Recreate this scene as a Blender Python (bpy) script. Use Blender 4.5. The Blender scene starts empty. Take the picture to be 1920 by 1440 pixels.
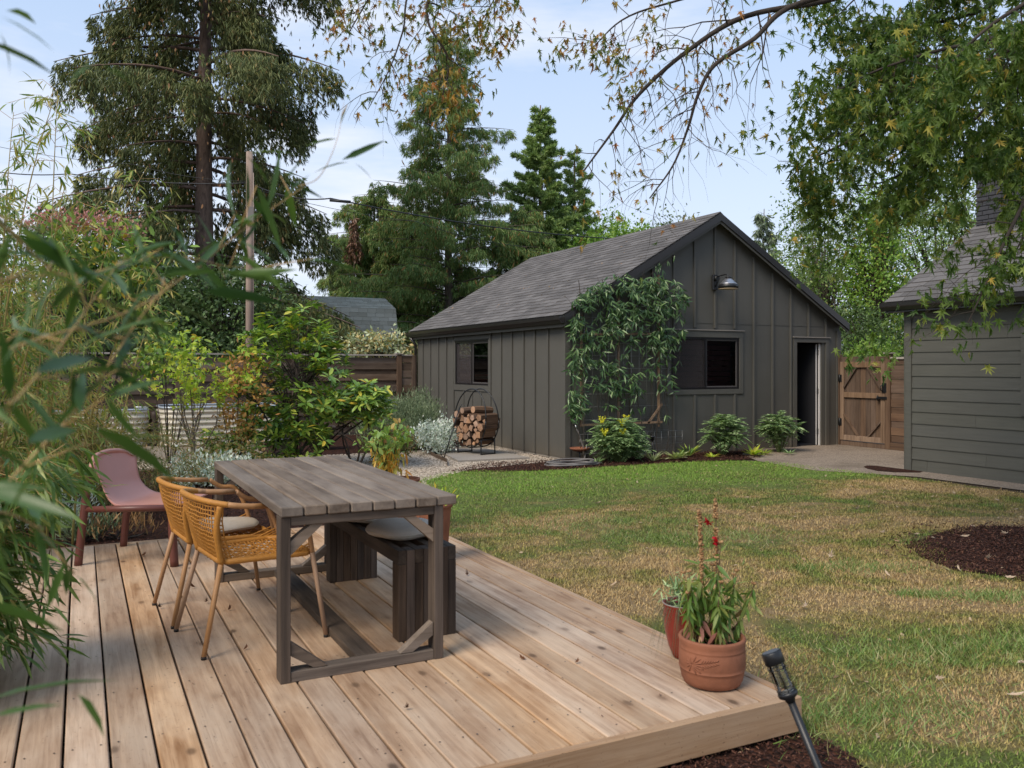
import bpy, bmesh, math, random
import numpy as np
from mathutils import Vector, Matrix, noise
# ---------------------------------------------------------------- camera, sky, sun, exposure
S = bpy.context.scene
COL = S.collection
F, CU, HV, H = 1600.0, 960.0, 690.0, 1.5          # focal length and horizon measured on the 1920 px photograph
CC, SS = 0.8926, 0.4508                            # the garden's axes: X along the garage gable, Y along the deck boards
cam = bpy.data.cameras.new('camera'); camo = bpy.data.objects.new('camera', cam); COL.objects.link(camo)
camo.location = (0, 0, H); camo.rotation_euler = (math.radians(90), 0, -math.atan2(SS, CC))
cam.sensor_width = 36; cam.lens = F / 1920 * 36; cam.shift_y = -30 / 1920
cam.clip_start = 0.05; cam.clip_end = 2000
cam.dof.use_dof = True; cam.dof.focus_distance = 10.0; cam.dof.aperture_fstop = 5.0
S.camera = camo
world = bpy.data.worlds.new("World"); S.world = world; world.use_nodes = True
SUN_EL, SUN_AZ = math.radians(46), math.radians(248)    # azimuth clockwise from +Y
nt = world.node_tree; N = nt.nodes; L = nt.links
bg = N['Background']
sky = N.new('ShaderNodeTexSky'); sky.sky_type = 'NISHITA'; sky.sun_disc = False
sky.sun_elevation = SUN_EL; sky.sun_rotation = SUN_AZ; sky.air_density = 1.0; sky.dust_density = 1.2; sky.ozone_density = 1.0
tc = N.new('ShaderNodeTexCoord'); mp = N.new('ShaderNodeMapping'); mp.inputs['Scale'].default_value = (1.3, 1.3, 6.5)
nz = N.new('ShaderNodeTexNoise'); nz.inputs['Scale'].default_value = 1.6; nz.inputs['Detail'].default_value = 7; nz.inputs['Roughness'].default_value = .58
cr = N.new('ShaderNodeValToRGB'); cr.color_ramp.elements[0].position = .47; cr.color_ramp.elements[1].position = .92
sx = N.new('ShaderNodeSeparateXYZ'); mr = N.new('ShaderNodeMapRange')
mr.inputs['From Min'].default_value = 0.0; mr.inputs['From Max'].default_value = .5; mr.inputs['To Min'].default_value = .55; mr.inputs['To Max'].default_value = .0
ad = N.new('ShaderNodeMath'); ad.operation = 'ADD'; ad.use_clamp = True
mx = N.new('ShaderNodeMix'); mx.data_type = 'RGBA'
mx.inputs['B'].default_value = (6.3, 6.2, 6.3, 1)
base = N.new('ShaderNodeMix'); base.data_type = 'RGBA'; base.inputs['Factor'].default_value = .72
base.inputs['B'].default_value = (2.8, 4.0, 5.9, 1)    # thin high haze over the blue
L.new(tc.outputs['Generated'], mp.inputs[0]); L.new(mp.outputs[0], nz.inputs['Vector']); L.new(nz.outputs['Fac'], cr.inputs[0])
L.new(tc.outputs['Generated'], sx.inputs[0]); L.new(sx.outputs['Z'], mr.inputs['Value'])
L.new(cr.outputs[0], ad.inputs[0]); L.new(mr.outputs[0], ad.inputs[1])
L.new(sky.outputs[0], base.inputs['A']); L.new(base.outputs['Result'], mx.inputs['A']); L.new(ad.outputs[0], mx.inputs['Factor'])
L.new(mx.outputs['Result'], bg.inputs['Color']); bg.inputs['Strength'].default_value = 0.1
sl = bpy.data.lights.new('sun', 'SUN'); slo = bpy.data.objects.new('sun', sl); COL.objects.link(slo)
sl.energy = 1.9; sl.angle = math.radians(28); sl.color = (1.0, .89, .74)
_d = Vector((math.sin(SUN_AZ) * math.cos(SUN_EL), math.cos(SUN_AZ) * math.cos(SUN_EL), math.sin(SUN_EL)))
slo.rotation_euler = _d.to_track_quat('Z', 'Y').to_euler(); slo.location = (0, 0, 30)
vs = S.view_settings; vs.view_transform = 'Standard'; vs.look = 'None'; vs.exposure = 0.84; vs.gamma = 1; vs.use_curve_mapping = False

# ---------------------------------------------------------------- helpers
def W(a, b, z): return Vector((a * CC + b * SS, -a * SS + b * CC, z))      # camera-side metres (right, ahead) to world
def D(u, v, b): return W((u - CU) / F * b, b, H - (v - HV) / F * b)
def G(u, v, z=0.0):
    b = F * (H - z) / (v - HV); return W((u - CU) / F * b, b, z)
def PX(u, X):                                                              # Y where column u meets the wall X = const
    k = (u - CU) / F; return X * (CC - k * SS) / (k * CC + SS)
def PY(u, Y):
    k = (u - CU) / F; return Y * (k * CC + SS) / (CC - k * SS)
def ZV(v, X, Y): return H - (v - HV) * (X * SS + Y * CC) / F
def ground_z(x, y):
    t = min(1, max(0, (x - 8) / 5)); return -.05 * t * t * (3 - 2 * t)

def set_props(o, label=None, cat=None, group=None, kind=None):
    if label: o['label'] = label
    if cat: o['category'] = cat
    if group: o['group'] = group
    if kind: o['kind'] = kind
    return o
def thing(name, label, cat, loc=(0, 0, 0), rz=0, group=None):
    o = bpy.data.objects.new(name, None); COL.objects.link(o); o.location = loc; o.rotation_euler = (0, 0, rz)
    o.empty_display_size = .1
    return set_props(o, label, cat, group)
def link_mesh(name, me, mat, parent=None, label=None, cat=None, group=None, kind=None, loc=None):
    if mat is not None:
        for m in (mat if isinstance(mat, (list, tuple)) else [mat]):
            if len(me.materials) < 8 and m.name not in [q.name for q in me.materials if q]: me.materials.append(m)
    o = bpy.data.objects.new(name, me); COL.objects.link(o)
    if parent is not None: o.parent = parent
    if loc is not None: o.location = loc
    return set_props(o, label, cat, group, kind)
def dup(root, loc=None, rz=None, label=None, group=None):
    r = root.copy(); COL.objects.link(r)
    if loc is not None: r.location = loc
    if rz is not None: r.rotation_euler = (0, 0, rz)
    if label: r['label'] = label
    if group: r['group'] = group
    for ch in list(root.children):
        c = ch.copy(); COL.objects.link(c); c.parent = r
        for g in ch.children:
            d = g.copy(); COL.objects.link(d); d.parent = c
    return r

class MB:
    def __init__(s): s.v = []; s.f = []; s.m = []; s.sm = []
    def face(s, idx, m=0, smooth=False): s.f.append(tuple(idx)); s.m.append(m); s.sm.append(smooth)
    def quad(s, a, b, c, d, m=0):
        n = len(s.v); s.v += [tuple(a), tuple(b), tuple(c), tuple(d)]; s.face((n, n + 1, n + 2, n + 3), m); return s
    def box(s, x0, x1, y0, y1, z0, z1, m=0, M=None, ch=0.0):
        if ch > 0:
            c = ch; n = len(s.v)
            pts = []
            for (X, sx_) in ((x0, 1), (x1, -1)):
                for (Y, sy_) in ((y0, 1), (y1, -1)):
                    for (Z, sz_) in ((z0, 1), (z1, -1)):
                        pts.append((X, Y + sy_ * c, Z + sz_ * c)); pts.append((X + sx_ * c, Y, Z + sz_ * c)); pts.append((X + sx_ * c, Y + sy_ * c, Z))
            ii = lambda a, b, d, k: n + ((a * 2 + b) * 2 + d) * 3 + k
            for p in pts: s.v.append(tuple(M @ Vector(p)) if M is not None else p)
            for a in (0, 1):
                q = [ii(a, 0, 0, 0), ii(a, 1, 0, 0), ii(a, 1, 1, 0), ii(a, 0, 1, 0)]; s.face(q[::-1] if a == 0 else q, m)
            for b in (0, 1):
                q = [ii(0, b, 0, 1), ii(1, b, 0, 1), ii(1, b, 1, 1), ii(0, b, 1, 1)]; s.face(q if b == 0 else q[::-1], m)
            for d in (0, 1):
                q = [ii(0, 0, d, 2), ii(1, 0, d, 2), ii(1, 1, d, 2), ii(0, 1, d, 2)]; s.face(q[::-1] if d == 0 else q, m)
            for a in (0, 1):
                for b in (0, 1): s.face([ii(a, b, 0, 0), ii(a, b, 1, 0), ii(a, b, 1, 1), ii(a, b, 0, 1)], m)
                for d in (0, 1): s.face([ii(a, 0, d, 0), ii(a, 1, d, 0), ii(a, 1, d, 2), ii(a, 0, d, 2)], m)
            for b in (0, 1):
                for d in (0, 1): s.face([ii(0, b, d, 1), ii(1, b, d, 1), ii(1, b, d, 2), ii(0, b, d, 2)], m)
            for a in (0, 1):
                for b in (0, 1):
                    for d in (0, 1): s.face([ii(a, b, d, 0), ii(a, b, d, 1), ii(a, b, d, 2)], m)
            return s
        p = [(x0, y0, z0), (x1, y0, z0), (x1, y1, z0), (x0, y1, z0), (x0, y0, z1), (x1, y0, z1), (x1, y1, z1), (x0, y1, z1)]
        n = len(s.v)
        s.v += [tuple(M @ Vector(q)) if M is not None else q for q in p]
        for q in ((3, 2, 1, 0), (4, 5, 6, 7), (0, 1, 5, 4), (1, 2, 6, 5), (2, 3, 7, 6), (3, 0, 4, 7)): s.face([n + i for i in q], m)
        return s
    def tube(s, pts, r, n=8, m=0, cap=True, smooth=True):
        pts = [Vector(p) for p in pts]; k = len(pts)
        rr = r if isinstance(r, (list, tuple)) else [r] * k
        t0 = (pts[1] - pts[0]).normalized()
        up = Vector((0, 0, 1)) if abs(t0.z) < .9 else Vector((1, 0, 0))
        nx = t0.cross(up).normalized(); base = len(s.v)
        for i in range(k):
            t = (pts[min(i + 1, k - 1)] - pts[max(i - 1, 0)])
            t = t.normalized() if t.length > 1e-9 else t0
            nx = (nx - t * nx.dot(t));
            nx = nx.normalized() if nx.length > 1e-6 else t.orthogonal().normalized()
            ny = t.cross(nx)
            for j in range(n):
                a = 2 * math.pi * j / n
                s.v.append(tuple(pts[i] + (nx * math.cos(a) + ny * math.sin(a)) * rr[i]))
        for i in range(k - 1):
            for j in range(n):
                a = base + i * n + j; b = base + i * n + (j + 1) % n
                s.face((a, b, b + n, a + n), m, smooth)
        if cap:
            s.face([base + j for j in range(n)][::-1], m); s.face([base + (k - 1) * n + j for j in range(n)], m)
        return s
    def beam(s, p0, p1, w, h, m=0, up=(0, 0, 1), ch=0.0):
        p0 = Vector(p0); p1 = Vector(p1); d = p1 - p0; Lh = d.length; d.normalize()
        up = Vector(up)
        if abs(d.dot(up)) > .99: up = Vector((0, 1, 0))
        sd = d.cross(up).normalized(); u2 = sd.cross(d)
        M = Matrix(((d.x, sd.x, u2.x, p0.x), (d.y, sd.y, u2.y, p0.y), (d.z, sd.z, u2.z, p0.z), (0, 0, 0, 1)))
        return s.box(0, Lh, -w / 2, w / 2, -h / 2, h / 2, m, M, ch)
    def lathe(s, prof, n=32, m=0, c=(0, 0, 0), smooth=True):
        base = len(s.v)
        for (r, z) in prof:
            for j in range(n):
                a = 2 * math.pi * j / n; s.v.append((c[0] + r * math.cos(a), c[1] + r * math.sin(a), c[2] + z))
        for i in range(len(prof) - 1):
            for j in range(n):
                a = base + i * n + j; b = base + i * n + (j + 1) % n; s.face((a, b, b + n, a + n), m, smooth)
        return s
    def prism(s, poly, axis, t0, t1, m=0):
        n = len(s.v); k = len(poly)
        for t in (t0, t1):
            for (p, q) in poly:
                s.v.append({'x': (t, p, q), 'y': (p, t, q), 'z': (p, q, t)}[axis])
        s.face(list(range(n, n + k))[::-1], m); s.face(range(n + k, n + 2 * k), m)
        for i in range(k):
            j = (i + 1) % k; s.face((n + i, n + j, n + k + j, n + k + i), m)
        return s
    def mesh(s, name):
        me = bpy.data.meshes.new(name); me.from_pydata(s.v, [], s.f)
        me.polygons.foreach_set('material_index', s.m); me.polygons.foreach_set('use_smooth', s.sm)
        bm = bmesh.new(); bm.from_mesh(me); bmesh.ops.recalc_face_normals(bm, faces=bm.faces); bm.to_mesh(me); bm.free()
        me.update(); return me
    def build(s, name, mat, parent=None, label=None, cat=None, group=None, kind=None, loc=None):
        return link_mesh(name, s.mesh(name), mat, parent, label, cat, group, kind, loc)

def np_mesh(name, V, faces_per, T_faces, m):
    """m copies of a template: V is (m, n, 3)"""
    n = V.shape[1]; me = bpy.data.meshes.new(name)
    sizes = np.array([len(f) for f in T_faces]); flat = np.concatenate([np.array(f) for f in T_faces])
    loops = (flat[None, :] + (np.arange(m) * n)[:, None]).ravel().astype(np.int32)
    tot = np.tile(sizes, m).astype(np.int32); start = np.concatenate([[0], np.cumsum(tot)[:-1]]).astype(np.int32)
    me.vertices.add(m * n); me.vertices.foreach_set('co', V.reshape(-1).astype(np.float32))
    me.loops.add(len(loops)); me.loops.foreach_set('vertex_index', loops)
    me.polygons.add(len(tot)); me.polygons.foreach_set('loop_start', start); me.polygons.foreach_set('loop_total', tot)
    me.update(calc_edges=True); return me
def norm(a): return a / np.maximum(np.linalg.norm(a, axis=-1, keepdims=True), 1e-9)
def scatter(name, T, pos, dirs, nrm, size, mat, parent=None, width=None, **kw):
    """leaves: template T=(verts, faces), x runs to the tip, z is the normal"""
    tv = np.array(T[0], float); pos = np.asarray(pos, float); m = len(pos)
    d = norm(np.asarray(dirs, float)); nn = np.asarray(nrm, float)
    y = norm(np.cross(nn, d)); z = np.cross(d, y)
    sz = np.broadcast_to(np.asarray(size, float), (m,)); wd = np.ones(m) if width is None else np.broadcast_to(width, (m,))
    V = pos[:, None, :] + sz[:, None, None] * (tv[None, :, 0, None] * d[:, None, :] + tv[None, :, 1, None] * wd[:, None, None] * y[:, None, :] + tv[None, :, 2, None] * z[:, None, :])
    me = np_mesh(name, V, None, T[1], m)
    return link_mesh(name, me, mat, parent, **kw)

LANCE = ([(0, 0, 0), (.28, .065, .02), (.28, 0, 0), (.28, -.065, .02), (.65, .055, -.02), (.65, 0, -.04), (.65, -.055, -.02), (1, 0, -.12)],
         [(0, 2, 1), (0, 3, 2), (1, 2, 5, 4), (2, 3, 6, 5), (4, 5, 7), (5, 6, 7)])
LANCE2 = ([(0, 0, 0), (.35, .08, .0), (.35, -.08, .0), (1, 0, -.1)], [(0, 2, 3, 1)])
OVAL = ([(0, 0, 0), (.3, .2, .04), (.3, 0, 0), (.3, -.2, .04), (.72, .19, .02), (.72, 0, -.03), (.72, -.19, .02), (1, 0, -.08)],
        [(0, 2, 1), (0, 3, 2), (1, 2, 5, 4), (2, 3, 6, 5), (4, 5, 7), (5, 6, 7)])
OVAL2 = ([(0, 0, 0), (.45, .24, .03), (.45, -.24, .03), (1, 0, -.05)], [(0, 2, 3, 1)])
def _maple():
    ang = [(180, .10), (150, .5), (118, .26), (92, .42), (74, .86), (58, .26), (36, .52), (27, 1.06), (13, .36), (9, .78), (0, 1.3)]
    pts = [(.0, 0, .03)]
    half = []
    for a, r in ang: half.append((math.cos(math.radians(a)) * r * .5, math.sin(math.radians(a)) * r * .52, -.16 * r * r + .22 * abs(math.sin(math.radians(a))) * r))
    ring = half + [(x, -y, z) for x, y, z in half[-2:0:-1]]
    pts += [(x + .12, y, z) for x, y, z in ring]; k = len(ring)
    return (pts, [(0, 1 + i, 1 + (i + 1) % k) for i in range(k)])
MAPLE = _maple()
MAPLE2 = ([(-.1, 0, 0), (.0, .2, -.03), (.2, .5, -.1), (.22, .16, 0), (.65, 0, -.12), (.22, -.16, 0), (.2, -.5, -.1), (.0, -.2, -.03)],
          [(0, 7, 1), (1, 3, 2), (1, 7, 5, 3), (3, 5, 4), (7, 6, 5)])
def _tuft(n=5, w=.09, sp=.45):
    v = []; f = []
    for i in range(n):
        a = 2 * math.pi * i / n; y = math.cos(a) * sp; z = math.sin(a) * sp; b = len(v)
        v += [(0, 0, 0), (.5, y * .6 - w * math.sin(a), z * .6 + w * math.cos(a)), (1, y, z), (.5, y * .6 + w * math.sin(a), z * .6 - w * math.cos(a))]
        f.append((b, b + 1, b + 2, b + 3))
    return (v, f)
TUFT = _tuft(); TUFT3 = _tuft(3, .13, .4)
def rnd_dirs(rng, m): return norm(rng.normal(size=(m, 3)))

# ---------------------------------------------------------------- materials
LEAFGAIN = 1.5
def new_mat(name):
    m = bpy.data.materials.new(name); m.use_nodes = True; return m, m.node_tree.nodes, m.node_tree.links, m.node_tree.nodes['Principled BSDF']
def rgb(c): return (c[0], c[1], c[2], 1)
def ramp(Nn, cols, pos=None, interp='LINEAR'):
    r = Nn.new('ShaderNodeValToRGB'); r.color_ramp.interpolation = interp; e = r.color_ramp.elements
    pos = pos or [i / (len(cols) - 1) for i in range(len(cols))]
    e[0].position = pos[0]; e[0].color = rgb(cols[0]); e[1].position = pos[-1]; e[1].color = rgb(cols[-1])
    for c, p in list(zip(cols, pos))[1:-1]:
        q = e.new(p); q.color = rgb(c)
    return r
def mathn(Nn, Ln, op, a, b=None, clamp=False):
    q = Nn.new('ShaderNodeMath'); q.operation = op; q.use_clamp = clamp
    for i, x in enumerate((a, b)):
        if x is None: continue
        if isinstance(x, (int, float)): q.inputs[i].default_value = x
        else: Ln.new(x, q.inputs[i])
    return q.outputs[0]
def mixn(Nn, Ln, f, a, b, mode='MIX'):
    q = Nn.new('ShaderNodeMix'); q.data_type = 'RGBA'; q.blend_type = mode
    for k, x in (('Factor', f), ('A', a), ('B', b)):
        if isinstance(x, (int, float)): q.inputs[k].default_value = x
        elif isinstance(x, tuple): q.inputs[k].default_value = rgb(x)
        else: Ln.new(x, q.inputs[k])
    return q.outputs['Result']
def noise_n(Nn, Ln, vec, scale, detail=4, rough=.55, dist=0):
    q = Nn.new('ShaderNodeTexNoise'); q.inputs['Scale'].default_value = scale; q.inputs['Detail'].default_value = detail
    q.inputs['Roughness'].default_value = rough; q.inputs['Distortion'].default_value = dist
    if vec is not None: Ln.new(vec, q.inputs['Vector'])
    return q.outputs['Fac']
def objvec(Nn, Ln, scale=(1, 1, 1), rand=True):
    t = Nn.new('ShaderNodeTexCoord'); mpn = Nn.new('ShaderNodeMapping'); mpn.inputs['Scale'].default_value = scale
    Ln.new(t.outputs['Object'], mpn.inputs[0])
    if rand:
        oi = Nn.new('ShaderNodeObjectInfo'); cb = Nn.new('ShaderNodeCombineXYZ')
        r = mathn(Nn, Ln, 'MULTIPLY', oi.outputs['Random'], 57.0); r2 = mathn(Nn, Ln, 'MULTIPLY', oi.outputs['Random'], 31.0)
        Ln.new(r, cb.inputs[0]); Ln.new(r2, cb.inputs[1]); Ln.new(r, cb.inputs[2]); Ln.new(cb.outputs[0], mpn.inputs['Location'])
    return mpn.outputs[0]
def bump(Nn, Ln, bsdf, hgt, strength=.3, dist=.01):
    b = Nn.new('ShaderNodeBump'); b.inputs['Strength'].default_value = strength; b.inputs['Distance'].default_value = dist
    Ln.new(hgt, b.inputs['Height']); Ln.new(b.outputs[0], bsdf.inputs['Normal'])
def plain(name, col, rough=.6, metal=0, var=.12, scale=14, bmp=.05, spec=.4):
    m, Nn, Ln, bs = new_mat(name)
    v = objvec(Nn, Ln); f = noise_n(Nn, Ln, v, scale, 5, .6)
    c = mixn(Nn, Ln, f, tuple(x * (1 - var * 1.6) for x in col), tuple(min(1, x * (1 + var)) for x in col))
    Ln.new(c, bs.inputs['Base Color']); bs.inputs['Roughness'].default_value = rough; bs.inputs['Metallic'].default_value = metal
    bs.inputs['Specular IOR Level'].default_value = spec
    if bmp: bump(Nn, Ln, bs, noise_n(Nn, Ln, v, scale * 6, 3), bmp * 2, .004)
    return m
def painted(name, col):
    """house paint: faint vertical streaks, chalky fading and soil splash near the ground"""
    m, Nn, Ln, bs = new_mat(name)
    v = objvec(Nn, Ln, rand=False); vs_ = objvec(Nn, Ln, (1, 1, .08), rand=False)
    f = noise_n(Nn, Ln, v, 1.3, 5, .6); g = noise_n(Nn, Ln, vs_, 22, 5, .65); k = noise_n(Nn, Ln, v, 70, 3, .6)
    c = mixn(Nn, Ln, f, tuple(x * .82 for x in col), tuple(x * 1.16 for x in col))
    c = mixn(Nn, Ln, mathn(Nn, Ln, 'MULTIPLY', g, .30), c, tuple(x * .62 for x in col))
    sp = Nn.new('ShaderNodeSeparateXYZ'); Ln.new(v, sp.inputs[0]); q = Nn.new('ShaderNodeMapRange'); q.inputs['From Min'].default_value = .62; q.inputs['From Max'].default_value = .0; q.inputs['To Max'].default_value = .75
    Ln.new(mathn(Nn, Ln, 'ADD', sp.outputs['Z'], mathn(Nn, Ln, 'MULTIPLY', mathn(Nn, Ln, 'ADD', k, g), .35)), q.inputs['Value'])
    c = mixn(Nn, Ln, q.outputs[0], c, (.15, .115, .08)); Ln.new(c, bs.inputs['Base Color']); bs.inputs['Roughness'].default_value = .62; bs.inputs['Specular IOR Level'].default_value = .3
    bump(Nn, Ln, bs, mathn(Nn, Ln, 'ADD', k, f), .25, .004); return m
def leafmat(name, cols, pos=None, trans=.3, rough=.45, tint=None, patch=None):
    """colour per leaf from the leaf's own random number"""
    cols = [tuple(min(.75, x * LEAFGAIN) for x in c) for c in cols]
    m, Nn, Ln, bs = new_mat(name)
    g = Nn.new('ShaderNodeNewGeometry')
    r = ramp(Nn, cols, pos); Ln.new(g.outputs['Random Per Island'], r.inputs[0]); c = r.outputs[0]
    if patch:
        v = objvec(Nn, Ln); nf = noise_n(Nn, Ln, v, patch[1], 3, .5)
        rr = Nn.new('ShaderNodeMapRange'); rr.inputs['From Min'].default_value = patch[2]; rr.inputs['From Max'].default_value = patch[3]
        Ln.new(nf, rr.inputs['Value']); c = mixn(Nn, Ln, rr.outputs[0], c, patch[0])
    Ln.new(c, bs.inputs['Base Color']); bs.inputs['Roughness'].default_value = rough; bs.inputs['Specular IOR Level'].default_value = .35
    if trans > 0:
        t = Nn.new('ShaderNodeBsdfTranslucent'); ms = Nn.new('ShaderNodeMixShader'); ms.inputs[0].default_value = trans
        cc = mixn(Nn, Ln, 1.0, c, (1.15, 1.25, .55), 'MULTIPLY')
        Ln.new(cc, t.inputs['Color']); Ln.new(bs.outputs[0], ms.inputs[1]); Ln.new(t.outputs[0], ms.inputs[2])
        Ln.new(ms.outputs[0], Nn['Material Output'].inputs['Surface'])
    return m
def wood(name, dark, light, axis=1, grain=28, knots=False, rough=.7, weather=None, objvar=.25, bmp=.25, stretch=.05):
    m, Nn, Ln, bs = new_mat(name)
    sc = [1, 1, 1]; sc[axis] = stretch
    v = objvec(Nn, Ln, tuple(sc)); n1 = noise_n(Nn, Ln, v, grain, 8, .65, .6); n2 = noise_n(Nn, Ln, v, grain * 5, 3, .6)
    sc2 = [1, 1, 1]; sc2[axis] = .35
    v2 = objvec(Nn, Ln, tuple(sc2)); n3 = noise_n(Nn, Ln, v2, 4.5, 4, .6)
    f = mathn(Nn, Ln, 'ADD', mathn(Nn, Ln, 'MULTIPLY', n1, .7), mathn(Nn, Ln, 'MULTIPLY', n3, .3))
    r = ramp(Nn, [dark, light], [.33, .64]); Ln.new(f, r.inputs[0]); c = r.outputs[0]
    if weather:
        wf = Nn.new('ShaderNodeMapRange'); wf.inputs['From Min'].default_value = .42; wf.inputs['From Max'].default_value = .66; wf.inputs['To Max'].default_value = .55
        Ln.new(n3, wf.inputs['Value']); c = mixn(Nn, Ln, wf.outputs[0], c, weather)
    vs2 = objvec(Nn, Ln, tuple(x * (1 if i != axis else .4) for i, x in enumerate(sc))); n5 = noise_n(Nn, Ln, vs2, grain * 7, 4, .7)
    fs = Nn.new('ShaderNodeMapRange'); fs.inputs['From Min'].default_value = .56; fs.inputs['From Max'].default_value = .74; fs.inputs['To Max'].default_value = .55
    Ln.new(n5, fs.inputs['Value']); c = mixn(Nn, Ln, fs.outputs[0], c, tuple(x * .7 for x in dark))
    if knots:
        vd = objvec(Nn, Ln); nd = noise_n(Nn, Ln, vd, 90, 2, .5); sp_ = Nn.new('ShaderNodeMapRange'); sp_.inputs['From Min'].default_value = .69; sp_.inputs['From Max'].default_value = .74; sp_.inputs['To Max'].default_value = .6
        Ln.new(nd, sp_.inputs['Value']); c = mixn(Nn, Ln, sp_.outputs[0], c, tuple(x * .4 for x in dark))
        sk = [1, 1, 1]; sk[axis] = .55
        vk = objvec(Nn, Ln, tuple(sk)); vo = Nn.new('ShaderNodeTexVoronoi'); vo.voronoi_dimensions = '2D'; vo.inputs['Scale'].default_value = 3.3; Ln.new(vk, vo.inputs['Vector'])
        kn = Nn.new('ShaderNodeMapRange'); kn.inputs['From Min'].default_value = .03; kn.inputs['From Max'].default_value = .07; kn.inputs['To Min'].default_value = .85; kn.inputs['To Max'].default_value = 0
        Ln.new(vo.outputs['Distance'], kn.inputs['Value'])
        halo = Nn.new('ShaderNodeMapRange'); halo.inputs['From Min'].default_value = .04; halo.inputs['From Max'].default_value = .15; halo.inputs['To Min'].default_value = .25; halo.inputs['To Max'].default_value = 0
        Ln.new(vo.outputs['Distance'], halo.inputs['Value'])
        sc_ = Nn.new('ShaderNodeSeparateColor'); Ln.new(vo.outputs['Color'], sc_.inputs[0]); on = mathn(Nn, Ln, 'GREATER_THAN', sc_.outputs[0], .42); am = mathn(Nn, Ln, 'MULTIPLY', on, sc_.outputs[1])
        c = mixn(Nn, Ln, mathn(Nn, Ln, 'MULTIPLY', halo.outputs[0], on), c, tuple(x * .8 for x in dark)); c = mixn(Nn, Ln, mathn(Nn, Ln, 'MULTIPLY', kn.outputs[0], am), c, tuple(x * .35 for x in dark))
    oi = Nn.new('ShaderNodeObjectInfo'); gi = Nn.new('ShaderNodeNewGeometry')
    rr = mathn(Nn, Ln, 'FRACT', mathn(Nn, Ln, 'ADD', oi.outputs['Random'], gi.outputs['Random Per Island']))
    hs = Nn.new('ShaderNodeHueSaturation'); Ln.new(mathn(Nn, Ln, 'ADD', mathn(Nn, Ln, 'MULTIPLY', rr, objvar * 2), 1 - objvar), hs.inputs['Value'])
    Ln.new(mathn(Nn, Ln, 'ADD', mathn(Nn, Ln, 'MULTIPLY', mathn(Nn, Ln, 'FRACT', mathn(Nn, Ln, 'MULTIPLY', rr, 7.3)), .3), .85), hs.inputs['Saturation'])
    Ln.new(c, hs.inputs['Color']); Ln.new(hs.outputs[0], bs.inputs['Base Color'])
    bs.inputs['Roughness'].default_value = rough; bs.inputs['Specular IOR Level'].default_value = .3
    bump(Nn, Ln, bs, mathn(Nn, Ln, 'ADD', n1, mathn(Nn, Ln, 'MULTIPLY', n2, .5)), bmp, .004)
    return m
def ground_mat(name, cols, scale, pos=None, big=None, bmp=.8, vor=None, rough=.95, bdist=.02):
    m, Nn, Ln, bs = new_mat(name); v = objvec(Nn, Ln, rand=False)
    f = noise_n(Nn, Ln, v, scale, 10, .72)
    hgt = f
    if vor:
        vo = Nn.new('ShaderNodeTexVoronoi'); vo.inputs['Scale'].default_value = vor; Ln.new(v, vo.inputs['Vector'])
        f = mathn(Nn, Ln, 'ADD', mathn(Nn, Ln, 'MULTIPLY', vo.outputs['Color'], .6), mathn(Nn, Ln, 'MULTIPLY', f, .4))
        hgt = mathn(Nn, Ln, 'SUBTRACT', 1.0, vo.outputs['Distance'])
    r = ramp(Nn, cols, pos or [.25 + .5 * i / (len(cols) - 1) for i in range(len(cols))]); Ln.new(f, r.inputs[0]); c = r.outputs[0]
    if big:
        nb = noise_n(Nn, Ln, v, big[1], 5, .6); q = Nn.new('ShaderNodeMapRange'); q.inputs['From Min'].default_value = big[2]; q.inputs['From Max'].default_value = big[3]; q.inputs['To Max'].default_value = big[4]
        Ln.new(nb, q.inputs['Value']); c = mixn(Nn, Ln, q.outputs[0], c, big[0])
    Ln.new(c, bs.inputs['Base Color']); bs.inputs['Roughness'].default_value = rough; bs.inputs['Specular IOR Level'].default_value = .15
    bump(Nn, Ln, bs, hgt, bmp, bdist)
    return m

M = {}
M['deck'] = wood('cedar_decking', (.225, .125, .068), (.57, .39, .25), 1, 26, knots=True, weather=(.50, .385, .28), objvar=.17, bmp=.2)
M['rim'] = wood('cedar_rim', (.24, .14, .08), (.43, .295, .19), 0, 26, knots=True, weather=(.36, .265, .19), objvar=.08, bmp=.2)
M['table'] = wood('weathered_grey_wood', (.085, .06, .043), (.22, .165, .12), 1, 30, weather=(.25, .20, .155), objvar=.16, bmp=.5, rough=.85)
M['tframe'] = wood('weathered_frame_wood_z', (.04, .028, .02), (.115, .082, .06), 2, 30, objvar=.15, bmp=.4, rough=.85)
M['tframex'] = wood('weathered_frame_wood_x', (.05, .035, .025), (.15, .11, .08), 0, 30, objvar=.15, bmp=.4, rough=.85)
M['brace'] = wood('pale_brace_wood', (.13, .095, .068), (.27, .21, .16), 0, 22, objvar=.12, bmp=.3, rough=.85)
M['bench'] = wood('dark_bench_wood_z', (.03, .019, .012), (.11, .072, .048), 2, 30, objvar=.3, bmp=.4, rough=.85)
M['bench_y'] = wood('dark_bench_wood_y', (.03, .02, .013), (.105, .073, .05), 1, 30, objvar=.2, bmp=.4, rough=.85)
M['fence'] = wood('brown_fence_board', (.07, .04, .027), (.17, .108, .07), 1, 24, objvar=.25, bmp=.4, rough=.85)
M['fencex'] = wood('brown_fence_board_x', (.062, .04, .028), (.155, .105, .072), 0, 24, objvar=.25, bmp=.4, rough=.85, weather=(.17, .125, .09))
M['fencez'] = wood('brown_fence_board_z', (.07, .042, .028), (.165, .108, .072), 2, 24, objvar=.22, bmp=.4, rough=.85)
M['cap'] = wood('grey_post_cap', (.22, .19, .16), (.4, .35, .3), 0, 24, objvar=.1, rough=.85)
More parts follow.
